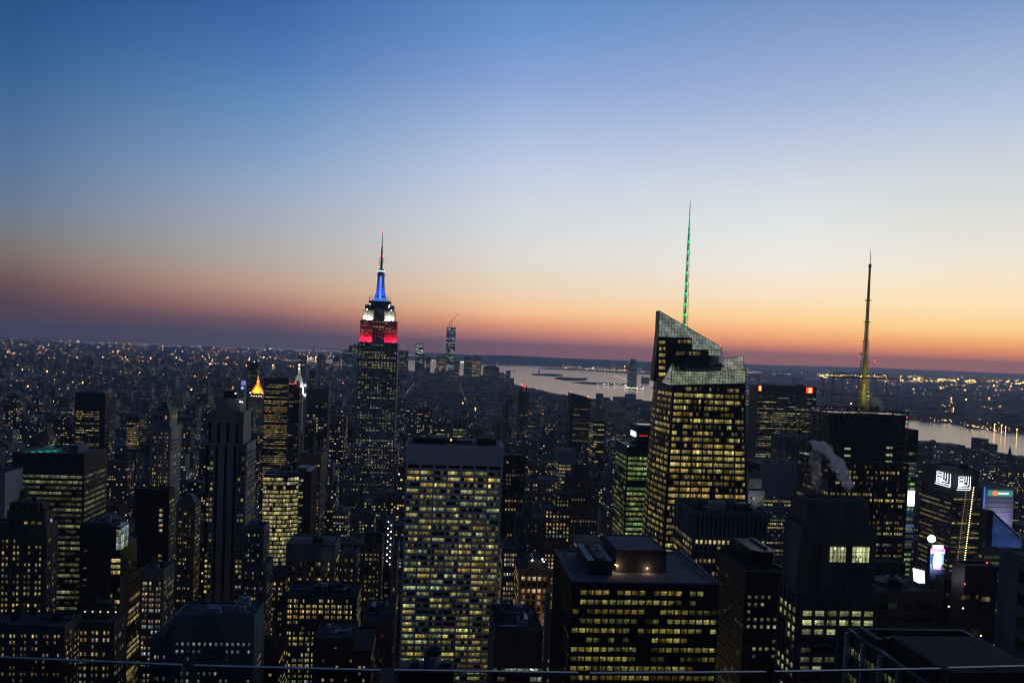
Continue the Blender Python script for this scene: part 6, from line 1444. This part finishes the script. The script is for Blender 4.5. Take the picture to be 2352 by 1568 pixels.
    # roof huts
for i in things_i:
    x0, x1, y0, y1, h = fill[i]; z_ = zone((x0 + x1) / 2, y0)
    dens = .36 if y0 < 1000 else .22 if y0 < 2300 else .1
    m = MB(); m.box(x0, x1, y0, y1, 0, h, bottom=False)
    t = .4
    m.box(x0, x1, y0, y0 + t, h, h + 1); m.box(x0, x0 + t, y0 + t, y1, h, h + 1); m.box(x1 - t, x1, y0 + t, y1, h, h + 1)
    for k in range(rng.randint(1, 3)):
        a_, b_ = rng.uniform(3, 8), rng.uniform(3, 8); cx, cyy = rng.uniform(x0 + 5, x1 - 5), rng.uniform(y0 + 5, y1 - 5); m.box(cx - a_ / 2, cx + a_ / 2, cyy - b_ / 2, cyy + b_ / 2, h, h + rng.uniform(2, 6), bottom=False)
    if rng.random() < .3 and y0 < 1500: cx, cyy = rng.uniform(x0 + 4, x1 - 4), rng.uniform(y0 + 4, y1 - 4); m.cone(cx, cyy, h, h + 6, 2, 2, 10); m.cone(cx, cyy, h + 6, h + 7.4, 2.1, .1, 10)
    lit_dots(m, x0, x1, y0, h, y1, dens, ZP.get(z_, 'mix'), .9 if y0 < 1000 else 1.5)
    if h > 30 and rng.random() < .6 and x1 - x0 > 14:      # a setback tower on top
        i_ = (x1 - x0) * rng.uniform(.14, .3); h2 = h * rng.uniform(1.12, 1.4)
        if top_ok((x0 + x1) / 2, y0, h2) and proj(((x0 + x1) / 2, y0, h2))[1] > (1035 if y0 < 1240 else 925):
            a0, a1, b0, b1 = x0 + i_, x1 - i_, y0 + 3, y1 - 4
            m.box(a0, a1, b0, b1, h, h2, bottom=False); 
            nr = int((h2 - h) / 3.6); nc = max(2, int((a1 - a0) / 3))
            for r in range(nr):
                for k in range(nc):
                    if rng.random() < dens:
                        xx = a0 + (a1 - a0) * (k + .5) / nc; zq = h2 - 1.6 - r * 3.6; c = pick(ZP.get(z_, 'mix')); s_ = rng.uniform(.3, 1.1); us = rng.uniform(0, 300)
                        m.face([(xx - .9, b0 - .12, zq - 1.7), (xx + .9, b0 - .12, zq - 1.7), (xx + .9, b0 - .12, zq), (xx - .9, b0 - .12, zq)], 1, tuple(q * s_ for q in c), ((us, 0), (us + 2, 0), (us + 2, 1), (us, 1)))
    o = m.build('building' if y0 < 2300 else 'low_building', [rng.choice(FILL_WALLS), 'window'])
    ident(o, ZL[z_], 'building', 'buildings, ' + z_)
# everything smaller: one mass
def island_mat(name, lo, hi):
    m = bpy.data.materials.new(name); m.use_nodes = True; t = m.node_tree; b = t.nodes['Principled BSDF']; b.inputs['Roughness'].default_value = .9; b.inputs['Specular IOR Level'].default_value = .2
    g = N(t, 'ShaderNodeNewGeometry'); r = N(t, 'ShaderNodeValToRGB'); r.color_ramp.elements[0].color = (*lo, 1); r.color_ramp.elements[1].color = (*hi, 1); L(t, g.outputs['Random Per Island'], r.inputs[0]); L(t, r.outputs[0], b.inputs['Base Color']); return m
MT['mass'] = island_mat('city_mass', (.04, .035, .033), (.26, .24, .22))
m = MB(); ts = set(things_i)
for i, (x0, x1, y0, y1, h) in enumerate(fill):
    if i in ts: continue
    m.box(x0, x1, y0, y1, 0, h, bottom=False)
    if True: lit_dots(m, x0, x1, y0, h, y1, .12 if y0 < 3000 else .07, 'mix', 1.6)
m.build('city_blocks', ['mass', 'window'], None, 'mass of small dark buildings with scattered lamps filling the city behind the towers', 'city', None, 'stuff')

# boroughs beyond the rivers: low boxes and lamps
def inside(u, v, poly):
    c = False; n = len(poly)
    for k in range(n):
        (ua, va), (ub, vb) = poly[k], poly[(k + 1) % n]
        if (va > v) != (vb > v) and u < (ub - ua) * (v - va) / (vb - va) + ua: c = not c
    return c
def hz(u): return 795 + (u - 1014) * .0385
def far_ok(u, v):
    if inside(u, v, BAY): return False
    if 585 < u < 700 and 844 < v < 864: return False
    return True
m = MB()
for k in range(5200):
    left = k % 2 == 0
    if left: u = rng.uniform(-60, 800); v = hz(u) + 14 + 90 * rng.random() ** 1.3
    else: u = rng.uniform(1380, 2420); v = hz(u) + 16 + 130 * rng.random() ** 1.3
    p = on_ground(u, v)
    if p.y > 20000 or not far_ok(u, v): continue
    if not left and shore_ok(p.x, p.y) and p.y < 5600: continue
    if left and p.y < 6000 and p.x > -3300: continue
    s_ = rng.uniform(12, 34) * (1 + p.y / 9000); h = rng.choice([7, 9, 12, 16, 24]) * rng.uniform(.7, 1.2) * (1 + p.y / 16000)
    if rng.random() < .05: h = rng.uniform(30, 62)
    m.box(p.x - s_, p.x + s_, p.y, p.y + s_ * 1.2, 0, h, bottom=False)
m.build('outer_city', ['mass'], None, 'hazy carpet of low buildings in the boroughs across both rivers', 'city', None, 'stuff')
LAMPC = [((1, .42, .09), 10), ((1, .55, .18), 5), ((1, .8, .5), 1.6), ((.7, 1, .85), 1.2), ((1, .1, .05), .9)]
def lampc(): return rng.choices([a for a, _ in LAMPC], [b for _, b in LAMPC])[0]
m = MB()
def glow(u, v, c, s_, size=1.0, z=12):
    p = on_ground(u, v, z); r = math.hypot(p.x, p.y) * .00030 * size
    m.octa((p.x, p.y, z), r, 0, tuple(a * s_ for a in c))
for k in range(1500):
    u = rng.uniform(-10, 800); v = hz(u) + 20 + 150 * rng.random() ** 1.35
    if far_ok(u, v) and (v < hz(u) + 95 or rng.random() < .3): glow(u, v, lampc(), rng.choice([1.5, 3, 6, 14]), rng.choice([.8, 1, 1.3]), 38)
for k in range(1700):
    u = rng.uniform(1390, 2352); v = hz(u) + 24 + 130 * rng.random() ** 1.4
    if far_ok(u, v): glow(u, v, lampc(), rng.choice([1, 2.5, 5, 9]), rng.choice([.8, 1.1, 1.5]))
for k in range(640):                     # the bright band of roads beyond the western marshes
    u = rng.uniform(1878, 2360); v = 861 + (u - 1878) * .0395 + rng.gauss(0, 2.2) - (0 if u < 1990 else 0)
    glow(u, v, (1, .55, .14), rng.choice([6, 11, 18]), rng.choice([1, 1.3, 1.7]))
for k in range(80):
    u = rng.uniform(2120, 2352); glow(u, 883 + (u - 2120) * .04 + rng.gauss(0, 4), (1, .58, .18), rng.choice([5, 9]), 1.3)
for k in range(90):
    u = rng.uniform(1290, 1500); glow(u, 842 + (u - 1290) * .055 + rng.gauss(0, 1.5), (1, .6, .25), rng.choice([3, 5, 8]), 1.0)
for k in range(40):
    t_ = k / 40; glow(1410 + 32 * t_, 863 + 11 * t_ ** 2 + rng.gauss(0, .3), (.9, .95, .8), 1.5, .9)
for (u0, v0, u1, v1, n_, c) in ((478, 836, 500, 833, 40, (1, .5, .3)), (440, 858, 480, 846, 30, (1, .12, .1)), (160, 881, 206, 877, 26, (1, .55, .15)), (235, 843, 305, 845, 26, (1, .55, .15)), (1105, 822, 1150, 837, 14, (1, .6, .3)), (1370, 881, 1440, 884, 18, (.9, 1, .9)), (1430, 889, 1480, 892, 24, (1, .85, .5)), (2040, 1046, 2135, 1046, 0, (1, 1, 1)), (2160, 963, 2330, 996, 34, (1, .6, .25)), (980, 826, 1002, 828, 16, (1, .55, .2)), (1055, 829, 1066, 831, 12, (.9, 1, .8)), (690, 822, 725, 823, 22, (1, .6, .2))):
    for k in range(n_): t_ = rng.random(); glow(u0 + (u1 - u0) * t_ + rng.gauss(0, 1), v0 + (v1 - v0) * t_ + rng.gauss(0, .8), c, rng.choice([3, 6, 10]), 1.1)
for k in range(500):                    # street lamps in the low-rise middle
    u = rng.uniform(0, 1500); v = rng.uniform(880, 1010)
    if far_ok(u, v): glow(u, v, lampc(), rng.choice([1, 2.4, 5]), .9, 24)
for x_ in AVES[6:]:                      # lamps lining the long avenues
    for k in range(95):
        y_ = 1300 + k * 48
        if rng.random() < .6 and shore_ok(x_, y_): m.octa((x_ + rng.choice([-11, 11]), y_, 9), .3 + y_ * .00012, 0, tuple(a * rng.choice([2, 4, 8]) for a in rng.choice([(1, .5, .14), (1, .62, .25), (1, .85, .6)])))
for k in range(46):                     # the avenue running away to the south
    y_ = 2300 + k * 55; p = (395 - 10 + rng.uniform(-9, 9), y_, 2); m.octa(p, .9, 0, tuple(a * 4 for a in rng.choice([(1, .75, .4), (1, .2, .1), (1, .9, .7)])))
m.build('city_lights', ['glow'], None, 'countless small orange and white lamps scattered across the far city', 'city lights', None, 'stuff')
# the brighter lamps one can pick out
proto = None
LAMPS = [(24, 832), (37, 833), (84, 833), (122, 834), (24, 853), (66, 849), (108, 852), (98, 835), (201, 841), (136, 815), (36, 887), (64, 887), (160, 882), (167, 877), (190, 878), (232, 854), (246, 843), (283, 843), (292, 843), (315, 844), (295, 876), (352, 848), (271, 806), (310, 806), (346, 822), (405, 821), (445, 875), (440, 894), (370, 851), (426, 853), (573, 836), (494, 827), (519, 836), (506, 869), (497, 865), (620, 857), (630, 857), (627, 838), (725, 821), (606, 820), (573, 823), (665, 870), (790, 887), (1026, 931), (1063, 925), (1092, 938), (2009, 862), (2036, 868), (2068, 872), (2110, 871), (2155, 872), (2222, 881), (2283, 884), (2322, 886), (2346, 886), (2161, 891), (2217, 895), (2098, 893), (2048, 906), (2185, 914), (2219, 917), (2272, 914), (2190, 937), (2301, 976), (2285, 974), (2310, 980), (2336, 986), (1949, 898), (1980, 900), (1955, 918), (1500, 855), (1482, 847), (1495, 856), (1435, 841)]
for k, (u, v) in enumerate(LAMPS):
    p = on_ground(u, v, 34)
    if proto is None:
        b = MB(); b.octa((0, 0, 14), .0034 * 1000 * .16); b.beam((0, 0, 0), (0, 0, 13.6), .05); proto = b.build('street_lamp', emitter('lamp_orange', (1, .5, .14), 16))
        o = proto
    else: o = proto.copy(); COL.objects.link(o)
    s_ = p.length / 1000 * 1.05; o.location = (p.x, p.y, 34 - 14 * s_); o.scale = (s_, s_, s_)
    ident(o, 'bright orange lamp glowing in the hazy far city', 'lamp', 'bright lamps of the far city')
for u, v, lab in ((236, 874.5, 'white searchlight glinting in the far left city below the other'), (237, 820, 'white searchlight glinting in the far left city near the gold-edged tower')):
    p = on_ground(u, v, 20); b = MB(); b.octa(p, p.length * .0009); ident(b.build('searchlight', 'white_light'), lab, 'lamp')
for u, v, lab in ((146, 914, 'white searchlight shining over the dark tower at left'),):
    p = on_ground(u, v, 20); b = MB(); b.octa(p, p.length * .0009); ident(b.build('searchlight', 'white_light'), lab, 'lamp')

# boats on the harbour
for k, (u, v, w_) in enumerate(((1148, 839, 9), (1165, 840.5, 10), (1154.5, 849, 7), (1179, 852.5, 12), (1340, 856, 10), (1355, 857, 10), (1276, 880, 7), (1340, 886, 4), (1266, 893, 7), (1392, 895, 5))):
    p = on_ground(u, v, .4); l_ = w_ / FPX * p.y; b = MB(); h_ = l_ * .1
    r = thing('boat', ['long low ship far out on the harbour, left of its neighbour', 'long low ship far out on the harbour, right of its neighbour', 'small ship left of the statue island nearest the skyline', 'long barge between the skyline and the statue island', 'left of two barges by the far port', 'right of two barges by the far port', 'ferry crossing left of the nearer island', 'small boat leaving a wake right of centre water', 'ferry nearest the low-rise shore', 'small boat by the green tower side of the water'][k], 'boat', (p.x, p.y, .4))
    b.hexa([(p.x - l_ * .42, p.y - h_, .3), (p.x + l_ * .4, p.y - h_, .3), (p.x + l_ * .4, p.y + h_, .3), (p.x - l_ * .42, p.y + h_, .3)], [(p.x - l_ * .5, p.y - h_, h_ * .6), (p.x + l_ * .5, p.y - h_, h_ * .6), (p.x + l_ * .5, p.y + h_, h_ * .6), (p.x - l_ * .5, p.y + h_, h_ * .6)]); b.build('hull', 'charcoal', r)
    b = MB(); b.box(p.x + l_ * .1, p.x + l_ * .36, p.y - h_ * .7, p.y + h_ * .7, h_ * .6, h_ * 1.5); b.build('cabin', 'grey_stone', r)
# cars on the avenue seen between the blocks
cm = []
for k in range(34):
    y_ = 1235 + k * 17 + rng.uniform(-4, 4); u = 1211 + (k / 34) * -3 + rng.choice([-3.2, 0, 3]); x_ = at(u, 1140, y_).x
    r = thing('car', 'tiny car in the glowing traffic of the avenue right of the pale slab', 'car', (x_, y_, 0), 'cars on the avenue')
    b = MB(); b.box(x_ - .9, x_ + .9, y_, y_ + 4.4, .35, .95); b.box(x_ - .75, x_ + .75, y_ + 1.1, y_ + 3.4, .95, 1.5)
    for sx in (-.8, .8):
        for sy in (.8, 3.5): b.cone(x_ + sx, y_ + sy, 0, .35, .3, .3, 8)
    b.build('body', rng.choice(['black_metal', 'metal', 'charcoal']), r)
    for sx in (-.6, .6):
        b = MB(); b.octa((x_ + sx, y_ - .1, .8), .42); b.build('headlight', 'white_light' if rng.random() < .62 else 'red_light', r)
# aeroplane
p = at(200, 658, 5200); r = thing('airplane', 'tiny airplane with a lit nose low in the dusk sky at left', 'airplane', p)
b = MB(); b.beam(p + Vector((-9, 0, .4)), p + Vector((9, 0, 0)), 1.1, n=8); b.beam(p + Vector((1, -9, 0)), p + Vector((1, 9, 0)), .6); b.beam(p + Vector((-8, 0, .4)), p + Vector((-9.5, 0, 4)), .5); b.build('fuselage', 'pale_panel', r)
lamp(r, p + Vector((9, -2, 0)), 2.4, 'warm_light', 'landing_light')

# ------------------------------------------------------------------ windows of the named buildings
by = {}
for r, q, col, uv in WINS: by.setdefault(r.name, []).append((r, q, col, uv))
TOT = 0
for name, ws in by.items():
    r = ws[0][0]; off = Vector(r.location); cand = []
    for i, (_, q, col, uv) in enumerate(ws):
        c = (q[0] + q[2]) / 2; u, v = proj(c)
        if not (0 < u < PW and 0 < v < PH): continue
        a = proj(q[0]); b_ = proj(q[2]); ar = abs((b_[0] - a[0]) * (b_[1] - a[1]))
        if ar < 5: continue
        cand.append((ar * (1 if col[0] > .02 else .12), i))
    cand.sort(reverse=True); chosen = []
    for ar, i in cand[:900]:
        if len(chosen) >= (100 if TOT < 3400 else 40): break
        q = ws[i][1]; c = (q[0] + q[2]) / 2
        if seen(c, 1.2): chosen.append(i)
    TOT += len(chosen); cs = set(chosen)
    for i in chosen:
        _, q, col, uv = ws[i]; b = MB(); b.face(q, 0, col, uv); b.build('window', 'window', r)
    b = MB()
    for i, (_, q, col, uv) in enumerate(ws):
        if i not in cs: b.face(q, 0, col, uv)
    if b.f: b.build('windows', 'window', r, kind='stuff')
print('windows', len(WINS), 'single', TOT, 'fill', len(fill), 'things', len(things_i))

# ------------------------------------------------------------------ glass safety panels below the deck
glass = bpy.data.materials.new('safety_glass'); glass.use_nodes = True
t = glass.node_tree; t.nodes.clear()
o_ = N(t, 'ShaderNodeOutputMaterial'); mx_ = N(t, 'ShaderNodeMixShader'); tr = N(t, 'ShaderNodeBsdfTransparent'); tr.inputs[0].default_value = (.78, .82, .82, 1); gl = N(t, 'ShaderNodeBsdfGlossy'); gl.inputs['Roughness'].default_value = .05
mx_.inputs[0].default_value = .035; L(t, tr.outputs[0], mx_.inputs[1]); L(t, gl.outputs[0], mx_.inputs[2]); L(t, mx_.outputs[0], o_.inputs[0])
MT['safety_glass'] = glass
MT['glass_edge'] = principled('polished_glass_edge', (.13, .15, .18), .3, 0, .6)
ZT = CAM_H - 2.66
LBL = ['leftmost clear glass panel, its pale top edge crossing the bottom left corner', 'glass panel with a blue glint on its top edge, under the grey stone block', 'glass panel in front of the pale slab at bottom centre', 'glass panel in front of the black tower at bottom', 'glass panel left of the finned black roof', 'rightmost clear glass panel at the bottom right corner']
for k, ((u0, v0), (u1, v1)) in enumerate((((-60, 1508), (417.9, 1528.5)), ((445, 1529.5), (873.7, 1540.4)), ((905, 1540), (1328, 1546)), ((1355.6, 1547), (1759, 1544)), ((1780, 1543.4), (2160, 1536.4)), ((2178, 1535), (2440, 1528)))):
    a = on_ground(u0, v0, ZT); b = on_ground(u1, v1, ZT)
    d = (b - a).normalized(); n = Vector((-d.y, d.x, 0)) * .012
    r = thing('glass_panel', LBL[k], 'glass panel', ((a + b) / 2 + Vector((0, 0, -1.5))), 'glass safety panels')
    dz = Vector((0, 0, -1.45))
    m = MB(); m.hexa([a - n + dz, b - n + dz, b + n + dz, a + n + dz], [a - n, b - n, b + n, a + n]); m.build('pane', 'safety_glass', r)
    m = MB(); up = Vector((0, 0, .012)); e = d * .012
    m.hexa([a - n * 1.3 + up * .1, b - n * 1.3 + up * .1, b + n * 1.3 + up * .1, a + n * 1.3 + up * .1], [a - n * 1.3 + up, b - n * 1.3 + up, b + n * 1.3 + up, a + n * 1.3 + up])
    for p, s_ in ((a, -1), (b, 1)): m.hexa([p - n * .7 + dz, p + e * s_ * .4 - n * .7 + dz, p + e * s_ * .4 + n * .7 + dz, p + n * .7 + dz], [p - n * .7, p + e * s_ * .4 - n * .7, p + e * s_ * .4 + n * .7, p + n * .7])
    m.build('edge', 'glass_edge', r)

# ------------------------------------------------------------------ steam
def steam(label, spine, col=(1.0, .98, .985), dens=.12):
    b = MB(); pr = random.Random(3)
    r0 = None
    m = bpy.data.materials.new('steam'); m.use_nodes = True; t = m.node_tree; t.nodes.clear()
    o = N(t, 'ShaderNodeOutputMaterial'); v = N(t, 'ShaderNodeVolumePrincipled'); v.inputs['Color'].default_value = (*col, 1); v.inputs['Anisotropy'].default_value = 0
    g = N(t, 'ShaderNodeTexCoord'); n = N(t, 'ShaderNodeTexNoise'); n.inputs['Scale'].default_value = .34; n.inputs['Detail'].default_value = 7; n.inputs['Roughness'].default_value = .6; L(t, g.outputs['Object'], n.inputs[0])
    mr = N(t, 'ShaderNodeMapRange'); mr.inputs[1].default_value = .4; mr.inputs[2].default_value = .66; mr.inputs[3].default_value = 0; mr.inputs[4].default_value = dens; L(t, n.outputs[0], mr.inputs[0])
    L(t, mr.outputs[0], v.inputs['Density']); L(t, v.outputs[0], o.inputs['Volume'])
    # one skin swept along the spine, billowing like drifting vapour
    from mathutils import noise
    n_, sub_ = 26, 7; path = []
    for (p, r), (p2, r2) in zip(spine, spine[1:]):
        for q in range(sub_): path.append((Vector(p).lerp(Vector(p2), q / sub_), r + (r2 - r) * q / sub_))
    path.append(spine[-1]); mr_ = sum(r for _, r in path) / len(path)
    for k, (p, r) in enumerate(path):
        r *= min(1, .35 + k * .12, .25 + (len(path) - 1 - k) * .12)
        for j in range(n_):
            a_ = 2 * math.pi * j / n_; d_ = Vector((math.cos(a_), .9 * math.sin(a_), 0)); w_ = Vector(p) + d_ * r
            f_ = 1 + .55 * noise.noise(w_ / (mr_ * 1.1)) + .35 * noise.noise(w_ / (mr_ * .45)) + .2 * noise.noise(w_ / (mr_ * .22))
            b.v.append(tuple(Vector(p) + d_ * r * max(.25, f_) + Vector((0, 0, .3 * r * noise.noise(w_ / mr_ + Vector((7, 3, 1)))))))
    for k in range(len(path) - 1):
        for j in range(n_): b.f.append((k * n_ + j, k * n_ + (j + 1) % n_, (k + 1) * n_ + (j + 1) % n_, (k + 1) * n_ + j)); b.m.append(0)
    b.f.append(tuple(range(n_ - 1, -1, -1))); b.m.append(0); q = (len(path) - 1) * n_; b.f.append(tuple(q + j for j in range(n_))); b.m.append(0)
    return b.build('steam', m, None, label, 'steam', None, 'stuff')
def spine(pts, Y): return [(at(u, v, Y), r) for u, v, r in pts]
steam('thick steam plume leaning left off the louvred tower roof', spine([(1951, 1130, 2.0), (1946, 1112, 2.4), (1940, 1098, 2.6), (1932, 1082, 3.2), (1925, 1066, 3.0), (1914, 1052, 3.3), (1900, 1040, 3.6), (1888, 1026, 4.0), (1876, 1016, 3.4), (1868, 1010, 2)], 352), dens=.9)
steam('fainter steam wisp left of the thick plume', spine([(1877, 1130, 1.5), (1874, 1108, 2.2), (1876, 1085, 2.5), (1872, 1060, 2.8), (1870, 1040, 2.5), (1870, 1022, 2)], 364), dens=.22)
steam('pale steam drifting from the crown of the faceted tower', spine([(1632, 842, 4), (1645, 832, 6), (1655, 822, 5.5), (1664, 812, 5), (1668, 805, 3)], 572), dens=.14)
steam('pinkish steam beside the foot of the broadcast mast', spine([(2026, 945, 3), (2018, 930, 4), (2012, 918, 3.2), (2010, 908, 2)], 608), dens=.25)
steam('dim steam drifting over the bluish-roofed block', spine([(742, 1322, 3), (748, 1300, 5), (752, 1280, 6), (748, 1262, 5), (752, 1250, 3)], 606), dens=.05)

# ------------------------------------------------------------------ the air
hz_m = bpy.data.materials.new('haze'); hz_m.use_nodes = True; t = hz_m.node_tree; t.nodes.clear()
o_ = N(t, 'ShaderNodeOutputMaterial'); v_ = N(t, 'ShaderNodeVolumePrincipled')
v_.inputs['Color'].default_value = (.56, .7, .94, 1); v_.inputs['Density'].default_value = 5.3e-5; v_.inputs['Anisotropy'].default_value = .5
L(t, v_.outputs[0], o_.inputs['Volume'])
m = MB(); m.box(-33000, 33000, -3000, 33000, -2, 470); m.build('haze', hz_m, None, 'thin blue dusk haze over the whole city', 'haze', None, 'stuff')
